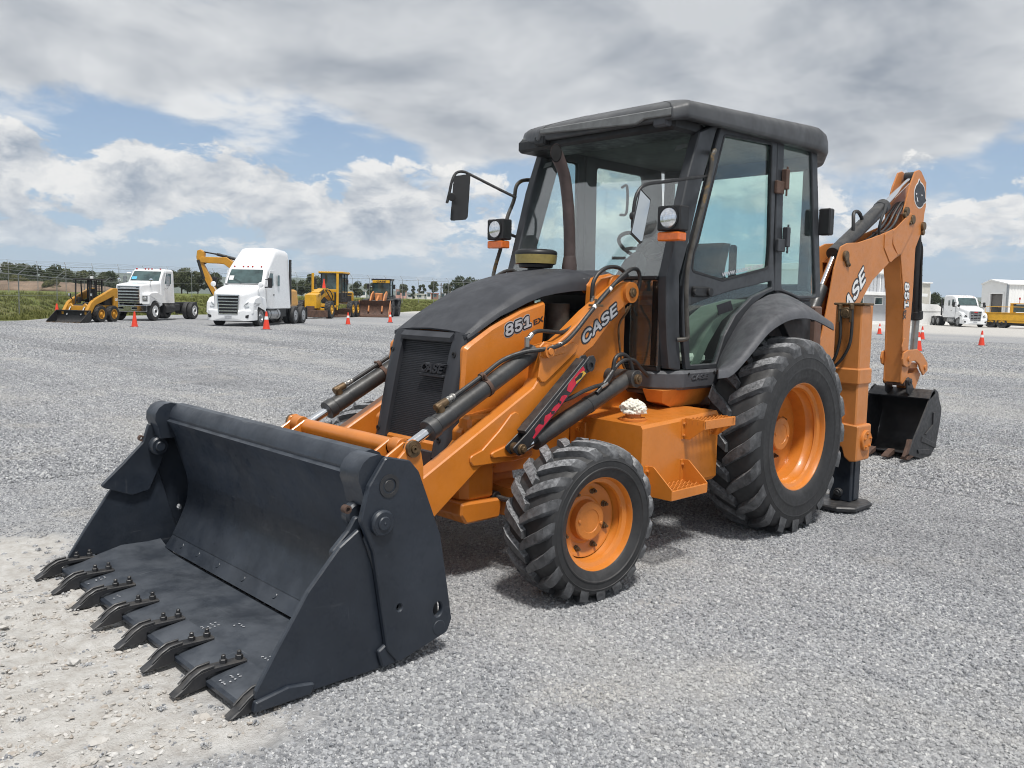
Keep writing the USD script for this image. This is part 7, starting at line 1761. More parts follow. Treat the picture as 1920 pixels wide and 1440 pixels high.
def make_cone(label, loc, scale=1.0, band=True, rotz=0.0):
    c = thing('traffic_cone', label, 'traffic cone', loc, rotz, 'orange traffic cones around the yard', scale)
    part('base', prism(fillet([(-0.18, -0.18), (0.18, -0.18), (0.18, 0.18), (-0.18, 0.18)], 0.04), 0.0, 0.035, 'z', 0.008), M['far_black'], c)
    part('body', fix(lathe([(0.145, 0.035), (0.135, 0.05), (0.030, 0.70), (0.022, 0.71), (0.0, 0.712)], (0, 0, 0), (0, 0, 1), 24)), M['cone'], c)
    if band:
        k = lambda z: 0.135 - (z - 0.05) * (0.105 / 0.65) + 0.003
        part('band', fix(lathe([(k(0.40), 0.40), (k(0.52), 0.52)], (0, 0, 0), (0, 0, 1), 24)), M['cone_band'], c)
    return c


def at_ground(u, v):
    p = ground_at(u, v); return (p[0], p[1], 0.0)


CONES = [((252.5, 613.5), 1.02, False, 'plain orange cone without a band between the skid steer and the old truck'),
         ((499.5, 618.5), 1.20, True, 'banded orange cone in front of the tall white truck'),
         ((652.5, 609), 1.02, True, 'banded orange cone in front of the motor grader'),
         ((731.5, 605), 1.00, True, 'banded orange cone in front of the wheel loader'),
         ((1648.7, 627.0), 0.98, True, 'banded orange cone left of the boom arm, near the sheds'),
         ((1728.5, 637.0), 1.03, True, 'farther of the two cones behind the dipper cylinder'),
         ((1721.0, 659.0), 1.06, True, 'nearer of the two cones behind the dipper cylinder'),
         ((1840.0, 648.5), 1.0, True, 'banded orange cone alone on the open gravel at the far right')]
for (u, v), sc, bd, lb in CONES:
    make_cone(lb, at_ground(u, v), sc, bd, float(rng.uniform(0, 90)))
make_cone('plain orange cone half hidden behind the skid steer bucket', at_ground(107, 599.5), 1.25, False)
gl_ = place(621, 597.5, -1.15, rot=HEAD - 4)
a_ = math.radians(HEAD - 4)
make_cone('orange cone standing up on the nose beam of the motor grader', (gl_[0] - 2.0 * math.cos(a_), gl_[1] - 2.0 * math.sin(a_), 2.21), 1.0, False)

# ---------------------------------------------------------------- grass, fences, trees, buildings, hills
def far_point(u, v, dist):
    """A point at a given distance along the ground in the direction of a place in the picture, with the height seen there."""
    d = fwd + right * (u - PPX) / FPX - up * (v - PPY) / FPX
    return CAM + d * (dist / math.hypot(d[0], d[1]))


FIELD_Z = 1.45
BANK_Z = 0.85
HAZE = 0.00017
gl = [(0, 603), (90, 597.5), (225, 592.5), (330, 590.5), (560, 588.5), (757, 585.2), (800, 582.5), (880, 582)]
edge = [ground_at(u, v)[:2] for u, v in gl]
first = edge[0] + (edge[0] - edge[1]) / np.linalg.norm(edge[0] - edge[1]) * 60
last = edge[-1] + (edge[-1] - edge[-2]) / np.linalg.norm(edge[-1] - edge[-2]) * 10 + np.array([-45.0, -8.0])
edge = np.array([first] + edge + [last])
s_ = np.concatenate([[0], np.cumsum(np.linalg.norm(np.diff(edge, axis=0), axis=1))])
ss = np.arange(0, s_[-1], 1.0)
ex_, ey_ = np.interp(ss, s_, edge[:, 0]), np.interp(ss, s_, edge[:, 1])
wob = 0.9 * (meshkit.fbm(np.stack([ss * 0.35, 0 * ss, 0 * ss], -1), 3, 4) - 0.5)
out_dir = np.array([0.30, -0.954])
offs = np.array([0, 0.4, 0.9, 1.6, 2.4, 3.4, 4.6, 6, 8, 11, 15, 20, 27, 36, 50, 70, 100, 150, 230, 350, 520])
rows = []
for o in offs:
    z = 0.004 + BANK_Z * sstep(o, 1.6, 6.5) + 0.12 * sstep(o, 0.1, 1.0) + (FIELD_Z - BANK_Z - 0.12) * sstep(o, 8.0, 40.0)
    P = np.column_stack([ex_ + out_dir[0] * (o + wob), ey_ + out_dir[1] * (o + wob), np.full(len(ss), z)])
    fade = min(1.0, o / 1.5)
    P[:, 2] += fade * (0.38 * (meshkit.fbm(P * 0.35, 3, 6) - 0.5) * (1.6 if o < 9 else 1.0) + 0.16 * (meshkit.fbm(P * 1.4, 2, 8) - 0.5))
    rows.append(P)
g = Graph()
pos = g.add('geometry', 'position')
n1 = g.noise(pos, 0.35, 6.0, 0.65)
n2 = g.noise(pos, 3.0, 6.0, 0.7)
c = g.add('rgb_ramp', 'color', ramp=[(0.25, (0.075, 0.098, 0.022)), (0.45, (0.115, 0.145, 0.034)), (0.6, (0.17, 0.17, 0.058)), (0.78, (0.23, 0.205, 0.10))], fac=g.math('add', g.math('multiply', n1, 0.65), g.math('multiply', n2, 0.35)))
zz_ = g.add('separate_xyz', 'z', vector=g.add('geometry', 'true_normal'))
c = g.mix(g.smooth(zz_, 0.995, 0.93, 0.0, 0.7), c, (0.105, 0.088, 0.05))
p = g.add('principled_bsdf', 'BSDF', base_color=c, roughness=0.95, specular_ior_level=0.15, normal=g.add('bump', 'normal', height=n2, strength=0.8, distance=0.12))
M['field'] = g.build('grass_field', surface=p)
fm = sheet(rows[::-1])
fp = usdkit.mesh(stage, path_for(None, 'grass_field'), fm, M['field'], smooth=True)
tag(fp.GetPrim(), kind='structure')


def tuft(r, n, h, spread):
    V, F, T = [], [], []
    for k in range(n):
        T += [r.random()] * 5
        a = r.uniform(0, 6.28); b = np.array([math.cos(a), math.sin(a), 0])
        o = np.array([*(r.normal(0, spread, 2)), 0]); hh = h * r.uniform(0.5, 1.1); w = 0.022 * r.uniform(0.7, 1.5)
        side = np.array([-b[1], b[0], 0]) * w
        i = len(V)
        V += [o - side, o + side, o + b * hh * 0.25 + [0, 0, hh * 0.65] + side * 0.6, o + b * hh * 0.25 + [0, 0, hh * 0.65] - side * 0.6, o + b * hh * 0.6 + [0, 0, hh]]
        F += [(i, i + 1, i + 2), (i, i + 2, i + 3), (i + 3, i + 2, i + 4)]
    return trimesh.Trimesh(np.array(V), np.array(F), process=False), np.array(T)


def leaf_material(name, dark, light, trans=0.25, scale=0.5):
    g = Graph()
    r = g.add('attribute', 'fac', attribute='tone')
    o = g.add('object_info', 'random')
    pos = g.add('geometry', 'position')
    f = g.math('add', g.math('multiply', r, 0.5), g.math('multiply', g.smooth(g.noise(pos, scale, 4.0, 0.6), 0.3, 0.7), 0.5))
    c = g.mix(f, dark, light)
    c = g.mix(g.math('multiply', o, 0.25), c, tuple(np.array(light) * [1.2, 1.05, 0.9]))
    a = g.add('principled_bsdf', 'BSDF', base_color=c, roughness=0.7, specular_ior_level=0.25)
    b = g.add('translucent_bsdf', 'BSDF', color=c)
    m = g.add('mix_closure', 'closure', fac=trans, closure1=a, closure2=b)
    return g.build(name, surface=m)


M['grass'] = leaf_material('grass_blades', (0.085, 0.105, 0.024), (0.19, 0.195, 0.065))
M['leaf_dark'] = leaf_material('dark_leaves', (0.030, 0.044, 0.022), (0.080, 0.098, 0.048))
M['leaf_mid'] = leaf_material('olive_leaves', (0.050, 0.066, 0.030), (0.125, 0.135, 0.068))
M['leaf_pale'] = leaf_material('pale_leaves', (0.07, 0.085, 0.03), (0.15, 0.15, 0.06))


def field_height(x, y):
    return FIELD_Z


r9 = np.random.default_rng(9)
tufts = [tuft(r9, 16, 0.22, 0.11) for _ in range(3)] + [tuft(r9, 20, 0.42, 0.14)]
pts = []
for o0, o1, cnt in ((0.15, 1.6, 2600), (1.6, 7.0, 5200), (7.0, 26.0, 5200)):
    for _ in range(cnt):
        t = r9.uniform(0, len(ss) - 1.01); i = int(t); o = r9.uniform(o0, o1)
        k = int(np.searchsorted(offs, o)) - 1
        f = (o - offs[k]) / (offs[k + 1] - offs[k])
        pts.append(rows[k][i] * (1 - f) + rows[k + 1][i] * f)
pts = np.array(pts)
instancer('grass', tufts, [M['grass']] * 4, pts - [0, 0, 0.02], np.where(r9.random(len(pts)) < 0.12, 3, r9.integers(0, 3, len(pts))), r9.uniform(0, 6.28, len(pts)), r9.uniform(0.5, 1.25, len(pts)),
          label='rough green grass on the bank beyond the gravel', category='grass')


# chain link fences
def fence(name, label, a, b, posts, z0, h, rot_arm, mesh_step):
    F = thing(name, label, 'fence')
    a, b = np.asarray(a, float), np.asarray(b, float)
    d = (b - a) / np.linalg.norm(b - a); nrm = np.array([-d[1], d[0]])
    L = np.linalg.norm(b - a)
    for k in range(posts):
        p = a + (b - a) * k / (posts - 1)
        part('post', [cyl((p[0], p[1], z0 - 0.3), (p[0], p[1], z0 + h), 0.028, 10), cyl((p[0], p[1], z0 + h - 0.02), (p[0] + nrm[0] * rot_arm, p[1] + nrm[1] * rot_arm, z0 + h + 0.42), 0.024, 8)], M['galvanised'], F)
    part('rail', [cyl((*a, z0 + h - 0.05), (*b, z0 + h - 0.05), 0.020, 8), cyl((*a, z0 + h * 0.5), (*b, z0 + h * 0.5), 0.010, 6)], M['galvanised'], F)
    for t in (0.15, 0.27, 0.40):
        part('barbed_wire', cyl((a[0] + nrm[0] * rot_arm * t / .42, a[1] + nrm[1] * rot_arm * t / .42, z0 + h + t), (b[0] + nrm[0] * rot_arm * t / .42, b[1] + nrm[1] * rot_arm * t / .42, z0 + h + t), 0.008, 4), M['galvanised'], F)
    V, Fc = [], []
    n = int(L / mesh_step)
    for k in range(-int(h / mesh_step), n):
        for sgn in (1, -1):
            t0, t1 = k * mesh_step, k * mesh_step + h
            zz0, zz1 = (z0, z0 + h) if sgn > 0 else (z0 + h, z0)
            lo, hi = max(t0, 0), min(t1, L)
            if hi <= lo: continue
            za, zb = zz0 + (zz1 - zz0) * (lo - t0) / h, zz0 + (zz1 - zz0) * (hi - t0) / h
            p, q = np.array([*(a + d * lo), za]), np.array([*(a + d * hi), zb])
            w = np.array([0.0035 * d[0], 0.0035 * d[1], 0.0]); e = np.array([nrm[0] * 0.003, nrm[1] * 0.003, 0])
            i = len(V)
            V += [p - w, p + w, q + w, q - w, p + e, q + e]; Fc += [(i, i + 1, i + 2), (i, i + 2, i + 3), (i + 1, i + 4, i + 5), (i + 1, i + 5, i + 2), (i + 4, i, i + 3), (i + 4, i + 3, i + 5)]
    tag(part('wire_mesh', trimesh.Trimesh(np.array(V), np.array(Fc), process=False), M['galvanised'], F, smooth=False), kind='stuff')
    return F


f0, f1 = ground_at(36.5, 596.5)[:2], far_point(117, 590, 66.5)[:2]
dd = (f1 - f0) / np.linalg.norm(f1 - f0)
fence('chain_link_fence', 'near chain link fence with angled post tops behind the skid steer', f0 - dd * 9.9, f0 + dd * 39.6, 6, 0.05, 2.45, -0.5, 0.34)
k0, k1 = far_point(-40, 560, 92)[:2], far_point(920, 575, 118)[:2]
fence('chain_link_fence', 'far chain link fence across the field in front of the trees', k0, k1, 26, FIELD_Z - 0.1, 2.6, 0.5, 0.55)

# brown heap of earth beyond the far fence on the left
hp = far_point(30, 545, 118)
hv = trimesh.creation.icosphere(4)
v = np.array(hv.vertices) * [13, 5, 1.15]
a = math.radians(-45); v[:, :2] = v[:, :2] @ np.array([[math.cos(a), math.sin(a)], [-math.sin(a), math.cos(a)]])
v[:, 2] += 0.9 * (meshkit.fbm(v * 0.5, 4, 3) - 0.5)
M['earth'] = surface('brown_earth', (0.19, 0.135, 0.095), 0.95, vary=0.3, scale=0.7, bump=0.6, bump_scale=4.0)
tag(usdkit.mesh(stage, path_for(None, 'earth_mound'), trimesh.Trimesh(v + [hp[0], hp[1], FIELD_Z], hv.faces, process=False), M['earth'], smooth=True).GetPrim(), kind='structure')


# trees: trunk, limbs and a crown of leaf clumps
def tree_meshes(h, w, seed, n=900, bottom=0.25, lobes=9, leaf=0.30):
    r = np.random.default_rng(seed)
    trunk = [tube([(0, 0, -0.2), (r.normal(0, 0.03) * w, r.normal(0, 0.03) * w, h * 0.3), (r.normal(0, 0.06) * w, r.normal(0, 0.06) * w, h * 0.62), (r.normal(0, 0.06) * w, r.normal(0, 0.06) * w, h * 0.9)], [0.045 * h * 0.6, 0.035 * h * 0.6, 0.02 * h * 0.6, 0.006 * h], 8, per=3)]
    cs = []
    for k in range(lobes):
        t = bottom + (0.96 - bottom) * (k + r.uniform(0, 1)) / lobes
        rad = w * 0.5 * (1 - abs(2 * (t - bottom) / (1 - bottom) - 0.85) ** 2 * 0.55) * r.uniform(0.25, 0.85)
        an = r.uniform(0, 6.28)
        c = np.array([rad * math.cos(an), rad * math.sin(an), t * h])
        cs.append((c, r.uniform(0.16, 0.30) * w))
        trunk.append(tube([(0, 0, h * max(t - 0.25, 0.12)), tuple(c * [0.5, 0.5, 0] + [0, 0, h * (t - 0.09)]), tuple(c)], [0.016 * h, 0.010 * h, 0.004 * h], 5, per=2))
    V, F = [], []
    for _ in range(n):
        c, cr = cs[r.integers(len(cs))]
        d = r.normal(0, 1, 3); d /= np.linalg.norm(d)
        p = c + d * cr * r.uniform(0.45, 1.05) ** 0.6 * [1, 1, 0.75]
        s = leaf * r.uniform(0.5, 1.3)
        u = r.normal(0, 1, 3); u /= np.linalg.norm(u); q = np.cross(u, d + r.normal(0, 0.4, 3)); q /= max(np.linalg.norm(q), 1e-6)
        i = len(V)
        V += [p - u * s - q * s * 0.3, p + q * s * 0.6, p + u * s - q * s * 0.2, p - q * s * 0.7]
        F += [(i, i + 1, i + 2), (i, i + 2, i + 3)]
    return cat(trunk), trimesh.Trimesh(np.array(V), np.array(F), process=False)


SHAPES = {'round': (7.0, 6.0, 0.20, 11), 'spread': (7.5, 8.5, 0.38, 12), 'tall': (9.0, 3.6, 0.12, 10), 'bush': (3.2, 5.5, 0.02, 9), 'lanky': (9.5, 6.5, 0.48, 10)}
protos = {}


def tree(kind, leaf, label, u, v_base, v_top, dist, group='trees beyond the fence'):
    base = far_point(u, v_base, dist); top = far_point(u, v_top, dist)
    h0 = SHAPES[kind][0]
    scale = max(top[2] - FIELD_Z, 1.0) / h0
    loc = (base[0], base[1], FIELD_Z)
    key = (kind, leaf)
    rot = float(rng.uniform(0, 360))
    if key not in protos:
        h, w, b, lb = SHAPES[kind]
        T = thing('tree' if kind != 'bush' else 'bush', label, 'tree' if kind != 'bush' else 'bush', loc, rot, group, scale)
        tr, cr = tree_meshes(h, w, len(protos) + 31, 2600, b, lb, 0.30 if kind != 'bush' else 0.2)
        part('trunk', tr, M['bark'], T)
        set_tone(part('crown', cr, M[leaf], T, smooth=False), np.repeat(np.random.default_rng(len(protos)).random(len(cr.vertices) // 4), 4))
        protos[key] = T
        return T
    return copy_of(protos[key], label, loc, rot, scale, group)


TREES = [('spread', 'leaf_mid', 8, 555, 511, 150, 'grey green tree at the extreme left edge of the view'), ('spread', 'leaf_mid', 24, 555, 496.5, 160, 'tallest flat topped tree of the left row, second from the edge'),
         ('round', 'leaf_dark', 38, 555, 501, 155, 'dark round tree beside the tallest tree at the left'), ('spread', 'leaf_mid', 47, 555, 498.5, 158, 'broad tree just right of the tallest one at the left'),
         ('round', 'leaf_dark', 64, 555, 501.5, 150, 'peaked dark tree midway between the left edge and the skid steer'), ('round', 'leaf_mid', 84, 555, 508, 155, 'low olive tree right of the peaked dark tree'),
         ('round', 'leaf_dark', 104, 555, 501, 140, 'large dome shaped tree left of the skid steer cage'), ('spread', 'leaf_mid', 117, 555, 507, 145, 'tree on the right shoulder of the dome shaped one'),
         ('round', 'leaf_dark', 136, 555, 516, 150, 'tree directly above the skid steer roof lamp'), ('round', 'leaf_mid', 157, 555, 508.5, 160, 'rounded tree above the middle of the skid steer roof'),
         ('round', 'leaf_dark', 172, 555, 511.5, 165, 'dark tree above the right side of the skid steer cage'), ('spread', 'leaf_mid', 194, 555, 512.5, 170, 'tree behind the skid steer rear post'), ('round', 'leaf_dark', 208, 555, 512, 160, 'dark tree close beside the old truck hood'),
         ('bush', 'leaf_pale', 36, 556, 520, 118, 'pale straw coloured bush before the left trees'), ('bush', 'leaf_pale', 96, 556, 526, 112, 'bright green bush under the dome shaped tree'), ('bush', 'leaf_mid', 78, 556, 533, 120, 'dull low bush between the two pale ones'),
         ('bush', 'leaf_dark', 12, 556, 524, 125, 'dark bush at the left edge'), ('bush', 'leaf_mid', 60, 556, 527, 128, 'bush below the peaked dark tree'), ('bush', 'leaf_dark', 128, 556, 529, 125, 'dark bush behind the skid steer work light'),
         ('spread', 'leaf_dark', 322, 557, 511, 150, 'dark tree right behind the old truck cab'), ('spread', 'leaf_mid', 341, 557, 506, 150, 'rounded tree between the old truck and the excavator arm'), ('round', 'leaf_dark', 352, 557, 513, 150, 'tree just left of the excavator stick'),
         ('round', 'leaf_mid', 371, 557, 510, 155, 'tree seen through behind the excavator stick'), ('spread', 'leaf_dark', 402, 557, 514, 150, 'tree behind the left edge of the tall truck'),
         ('round', 'leaf_dark', 549, 560, 527, 170, 'low dark tree right behind the tall truck sleeper'), ('round', 'leaf_dark', 566, 560, 528, 175, 'second low dark tree right of the tall truck'), ('round', 'leaf_mid', 585, 560, 516, 170, 'tree left of the motor grader post'),
         ('spread', 'leaf_mid', 600, 560, 524, 175, 'tree directly behind the motor grader mirror'), ('round', 'leaf_dark', 669, 562, 530, 180, 'round tree in the gap between grader and wheel loader'), ('round', 'leaf_mid', 694, 562, 531, 190, 'tree left of the wheel loader cab'),
         ('lanky', 'leaf_mid', 756, 563, 533.5, 210, 'thin tree above the pink house'), ('tall', 'leaf_dark', 774, 564, 536, 200, 'slim tree, first of the three left of the lanky one'), ('tall', 'leaf_dark', 787, 564, 534.5, 205, 'slim dark poplar, middle one of the three'),
         ('tall', 'leaf_dark', 794, 564, 533.5, 205, 'slim dark poplar, last of the three'), ('lanky', 'leaf_mid', 811, 565, 528.5, 190, 'lanky tree with a high crown over the roofs'), ('lanky', 'leaf_mid', 837, 566, 532.5, 200, 'small lanky tree between the two poles'),
         ('round', 'leaf_dark', 862, 566, 522, 150, 'big dark tree group, left part, above the backhoe hood'), ('round', 'leaf_dark', 878, 566, 523.5, 150, 'big dark tree group, middle part, above the backhoe hood'), ('spread', 'leaf_dark', 893, 566, 528, 152, 'right end of the dark tree group above the hood'),
         ('spread', 'leaf_dark', 1752, 575, 552, 175, 'broad dark tree right of the near shed'), ('round', 'leaf_mid', 1768, 575, 561, 185, 'lower tree right of the broad dark one'), ('spread', 'leaf_dark', 1803, 580, 556.5, 190, 'tree above the far white truck cab'),
         ('spread', 'leaf_mid', 1822, 580, 557.5, 195, 'tree between the far truck and the right shed'), ('round', 'leaf_mid', 1786, 580, 562, 190, 'small tree left of the far truck roof')]
for kind, leaf, u, vb, vt, dist, lb in TREES:
    tree(kind, leaf, lb, u, vb, vt, dist)


# ---------------------------------------------------------------- buildings
def building(name, label, cat_, u0, u1, v_top, dist, depth, wall, roof, z0=FIELD_Z, face=None):
    """A small house far off: walls, flat or low roof, windows and a door."""
    a, b = far_point(u0, 560, dist), far_point(u1, 560, dist)
    mid = (u0 + u1) / 2
    h = far_point(mid, v_top, dist)[2] - z0
    w = np.linalg.norm((b - a)[:2])
    ang = math.degrees(math.atan2(*(a - b)[1::-1]))
    T = thing(name, label, cat_, ((a[0] + b[0]) / 2, (a[1] + b[1]) / 2, z0), ang)
    # local: x along the front to the left in view, front at y = +... towards the camera
    n = np.array([-(a - b)[1], (a - b)[0]]); sgn = 1 if n @ (CAM[:2] - a[:2]) > 0 else -1
    part('wall', box(-w / 2, w / 2, -sgn * depth, 0, -0.5, h, 0.0), wall, T)
    part('roof', box(-w / 2 - 0.15, w / 2 + 0.15, -sgn * (depth + 0.15), sgn * 0.15, h, h + 0.22, 0.02), roof, T)
    k = max(1, int(w / 2.6))
    for i in range(k):
        x = -w / 2 + (i + 0.5) * w / k
        if i == k // 2 and k > 1:
            part('door', box(x - 0.45, x + 0.45, 0, sgn * 0.04, 0.0, 2.0, 0.01), M['bark'], T)
        else:
            part('window', box(x - 0.5, x + 0.5, 0, sgn * 0.04, h * 0.42, h * 0.42 + 1.0, 0.01), M['far_window'], T)
    return T


wl = {k: surface(f'{k}_render', c, 0.85, vary=0.12, scale=0.8) for k, c in dict(pink=(0.50, 0.30, 0.25), white=(0.62, 0.61, 0.58), red=(0.28, 0.12, 0.09), grey=(0.32, 0.31, 0.30), cream=(0.50, 0.44, 0.34), brick=(0.24, 0.13, 0.09)).items()}
for u0, u1, vt, dist, w_, r_, lb in ((690, 700, 549, 260, 'grey', 'grey', 'small grey house left of the wheel loader'), (742, 751, 543, 240, 'pink', 'grey', 'upper pink house right of the wheel loader'), (751, 762, 547, 235, 'pink', 'brick', 'larger pink house below the thin tree'),
                                     (764, 773, 553, 240, 'white', 'grey', 'low white house left of the slim poplars'), (776, 796, 552.5, 200, 'white', 'white', 'long low white shed under the slim poplars'), (800, 808, 549, 260, 'white', 'grey', 'white house under the lanky tree'),
                                     (808, 822, 551, 230, 'brick', 'red', 'red roofed brick house left of the poles'), (826, 834, 550, 250, 'white', 'grey', 'white house between the two poles'), (835, 846, 545, 265, 'cream', 'grey', 'two storey pale house beside the small lanky tree'), (848, 856, 553, 240, 'grey', 'brick', 'grey house left of the big dark trees'),
                                     (540, 552, 543, 230, 'white', 'grey', 'pale house just right of the tall truck'), (570, 584, 542, 220, 'cream', 'brick', 'cream house left of the motor grader nose'), (676, 686, 546, 250, 'white', 'grey', 'white house in the gap right of the grader'), (784, 792, 547, 280, 'cream', 'grey', 'small cream house far behind the poplars'),
                                     (172, 180, 522, 240, 'white', 'grey', 'white house glimpsed over the skid steer roof'), (183, 190, 521, 250, 'white', 'grey', 'second white house glimpsed over the skid steer roof')):
    building('house', lb, 'house', u0, u1, vt, dist, 8.0, wl[w_], wl[r_])
for u, vt, lb in ((826.8, 530.5, 'left one of the two thin poles above the hood'), (845.2, 531, 'right one of the two thin poles above the hood')):
    b, t = far_point(u, 560, 170), far_point(u, vt, 170)
    P = thing('utility_pole', lb, 'pole', (b[0], b[1], FIELD_Z))
    part('shaft', cyl((0, 0, 0), (0, 0, t[2] - FIELD_Z), 0.11, 8, r1=0.08), M['bark'], P)
    part('crossarm', box(-0.7, 0.7, -0.05, 0.05, t[2] - FIELD_Z - 0.5, t[2] - FIELD_Z - 0.4, 0.005), M['bark'], P)


def ribbed(p0, p1, z0, z1, n, step, depth, z1b=None):
    """A corrugated sheet from p0 to p1, facing n."""
    p0, p1, n = np.asarray(p0, float), np.asarray(p1, float), np.asarray(n, float)
    L = np.linalg.norm(p1 - p0); d = (p1 - p0) / L
    k = max(2, int(L / step))
    prof = []
    for i in range(k):
        for t, o in ((0.0, 0), (0.30, 0), (0.42, 1), (0.88, 1)):
            prof.append(((i + t) / k, o))
    prof.append((1.0, 0))
    rows = [[(*(p0 + d * L * t + n * depth * o), (z0 if r == 0 else z1 + ((z1b if z1b is not None else z1) - z1) * t)) for t, o in prof] for r in (0, 1)]
    return fix(sheet(rows, 0.01))


# right hand shed: gable end with an open door, long side going off to the right
def shed(label, u_l, u_corner, v_base, side_u, height, peak, side_len, end_depth_extra=0.0):
    c = ground_at(u_corner, v_base)[:2]; l = ground_at(u_l, v_base - 1.2)[:2]
    return c, l


yard = thing('steel_shed', 'white steel shed with a tall open doorway at the far right', 'shed')
cR = ground_at(1884.5, 611.5)[:2]
cL = ground_at(1836.5, 609.6)[:2]
e1 = (cL - cR); wE = np.linalg.norm(e1); e1 /= wE                      # along the gable end, to the left
e2 = np.array([e1[1], -e1[0]]); e2 = e2 if e2 @ (cR - CAM[:2]) > 0 else -e2   # away from the camera
# the long side runs off to the right and slightly away
rt2 = np.array([right[0], right[1]]); rt2 /= np.linalg.norm(rt2)
ls = rt2 * 0.96 + np.array([fwd[0], fwd[1]]) * 0.28; ls /= np.linalg.norm(ls)
HS, HP = 4.65, 5.15


def W3(p, z):
    return np.array([p[0], p[1], z])


facing = -(np.array([fwd[0], fwd[1]])); facing /= np.linalg.norm(facing)
nE = facing
th = 0.15
gable = [(0, 0), (0, HS), (wE * 0.62, HP), (wE, HS), (wE, 0)]
door_ = [(wE * 0.30, 0.02), (wE * 0.30, 3.55), (wE * 0.78, 3.55), (wE * 0.78, 0.02)]
gp2 = prism(gable, 0, th, 'y', 0.0, [[(a, b) for a, b in [(wE * 0.16, 0.05), (wE * 0.16, 3.6), (wE * 0.64, 3.6), (wE * 0.64, 0.05)]]])


def to_world(m, o, ex, ey):
    v = np.array(m.vertices)
    return fix(trimesh.Trimesh(np.outer(v[:, 0], [ex[0], ex[1], 0]) + np.outer(v[:, 1], [ey[0], ey[1], 0]) + np.outer(v[:, 2], [0, 0, 1]) + [o[0], o[1], 0], np.array(m.faces), process=False))


nb = e2
part('end_wall', to_world(gp2, cR, e1, nb), M['white_wall'], yard)
dt_ = th + 0.004
for nm, q in (('door_frame', [(wE * 0.145, 3.6, wE * 0.655, 3.85)]),):
    part(nm, to_world(box(q[0][0], q[0][2], -0.06, 0.02, q[0][1], q[0][3], 0.01), cR, e1, nb), M['white_wall'], yard)
part('door_jamb', [to_world(box(wE * x0, wE * x1, -0.08, 0.02, 0.0, 3.85, 0.01), cR, e1, nb) for x0, x1 in ((0.12, 0.16), (0.64, 0.68))], M['white_wall'], yard)
part('roller_door', to_world(box(wE * 0.16, wE * 0.64, th + 0.1, th + 0.16, 2.2, 3.62, 0.01), cR, e1, nb), surface('rolled_door', (0.16, 0.15, 0.14), 0.7, vary=0.1), yard)
part('inner_wall', to_world(box(wE * 0.10, wE * 0.72, 3.0, 3.1, 0.0, 3.8, 0.0), cR, e1, nb), surface('block_wall', (0.36, 0.29, 0.20), 0.9, vary=0.15, scale=2.0), yard)
SL = 26.0
pR = cR + ls * SL
nS = np.array([ls[1], -ls[0]]); nS = nS if nS @ (CAM[:2] - cR) > 0 else -nS
for k in range(6):
    a0, a1 = cR + ls * (SL * k / 6 + 0.05), cR + ls * (SL * (k + 1) / 6 - 0.05)
    part('side_panel', ribbed(a0, a1, 0.0, HS, nS, 0.42, 0.035), M['white_wall'], yard)
parts('corner_trim', [to_world(box(-0.12, 0.06, -0.10, 0.10, 0, HS + 0.02, 0.01), cR, e1, nb)] + [to_world(box(-0.06, 0.06, -0.06, 0.06, 0, HS, 0.0), cR + ls * (SL * k / 6) + nS * 0.03, ls, nS) for k in range(1, 6)], M['grey_metal'], yard)
bl = cL + ls * SL; pk = cR + e1 * wE * 0.62
parts('roof', [fix(loft([np.array([W3(cR - ls * 0.2 + nS * 0.25, HS), W3(pk - ls * 0.2, HP), W3(pk - ls * 0.2, HP + 0.12), W3(cR - ls * 0.2 + nS * 0.25, HS + 0.12)]), np.array([W3(pR + nS * 0.25, HS), W3(pk + ls * SL, HP), W3(pk + ls * SL, HP + 0.12), W3(pR + nS * 0.25, HS + 0.12)])])),
              fix(loft([np.array([W3(pk - ls * 0.2, HP), W3(cL - ls * 0.2, HS), W3(cL - ls * 0.2, HS + 0.12), W3(pk - ls * 0.2, HP + 0.12)]), np.array([W3(pk + ls * SL, HP), W3(cL + ls * SL, HS), W3(cL + ls * SL, HS + 0.12), W3(pk + ls * SL, HP + 0.12)])]))], M['white_wall'], yard)
part('back_wall', fix(loft([np.array([W3(cL, 0), W3(cL, HS), W3(cL + ls * 0.1, HS), W3(cL + ls * 0.1, 0)]), np.array([W3(cL + e1 * 0.1 + ls * SL, 0), W3(cL + e1 * 0.1 + ls * SL, HS), W3(cL + ls * (SL + 0.1), HS), W3(cL + ls * (SL + 0.1), 0)])])), M['white_wall'], yard)
part('wall_lamp', to_world(box(-0.2, 0.2, 0.05, 0.35, 4.0, 4.3, 0.03), cR + ls * 5.6, ls, nS), M['grey_metal'], yard)
# the left end return of this shed
lw = ground_at(1836.5, 609)[:2]

# nearer shed behind the boom
shed2 = thing('warehouse', 'pale grey warehouse with a canopy behind the backhoe boom', 'warehouse')
a2, b2 = ground_at(1520, 607.5)[:2], ground_at(1722, 609.0)[:2]
d2 = (b2 - a2) / np.linalg.norm(b2 - a2); L2 = np.linalg.norm(b2 - a2)
n2 = np.array([d2[1], -d2[0]]); n2 = n2 if n2 @ (CAM[:2] - a2) > 0 else -n2
grey_wall = surface('pale_grey_wall', (0.42, 0.43, 0.45), 0.8, vary=0.05, scale=0.5)
part('lower_wall', to_world(box(0, L2, -8.0, 0.0, 0, 3.0, 0.0), a2, d2, n2), grey_wall, shed2)
part('plinth', to_world(box(-0.02, L2 + 0.02, -0.1, 0.05, 0, 0.35, 0.0), a2, d2, n2), M['white_wall'], shed2)
part('upper_wall', to_world(box(0, L2, -8.5, -1.4, 2.9, 5.35, 0.0), a2, d2, n2), M['white_wall'], shed2)
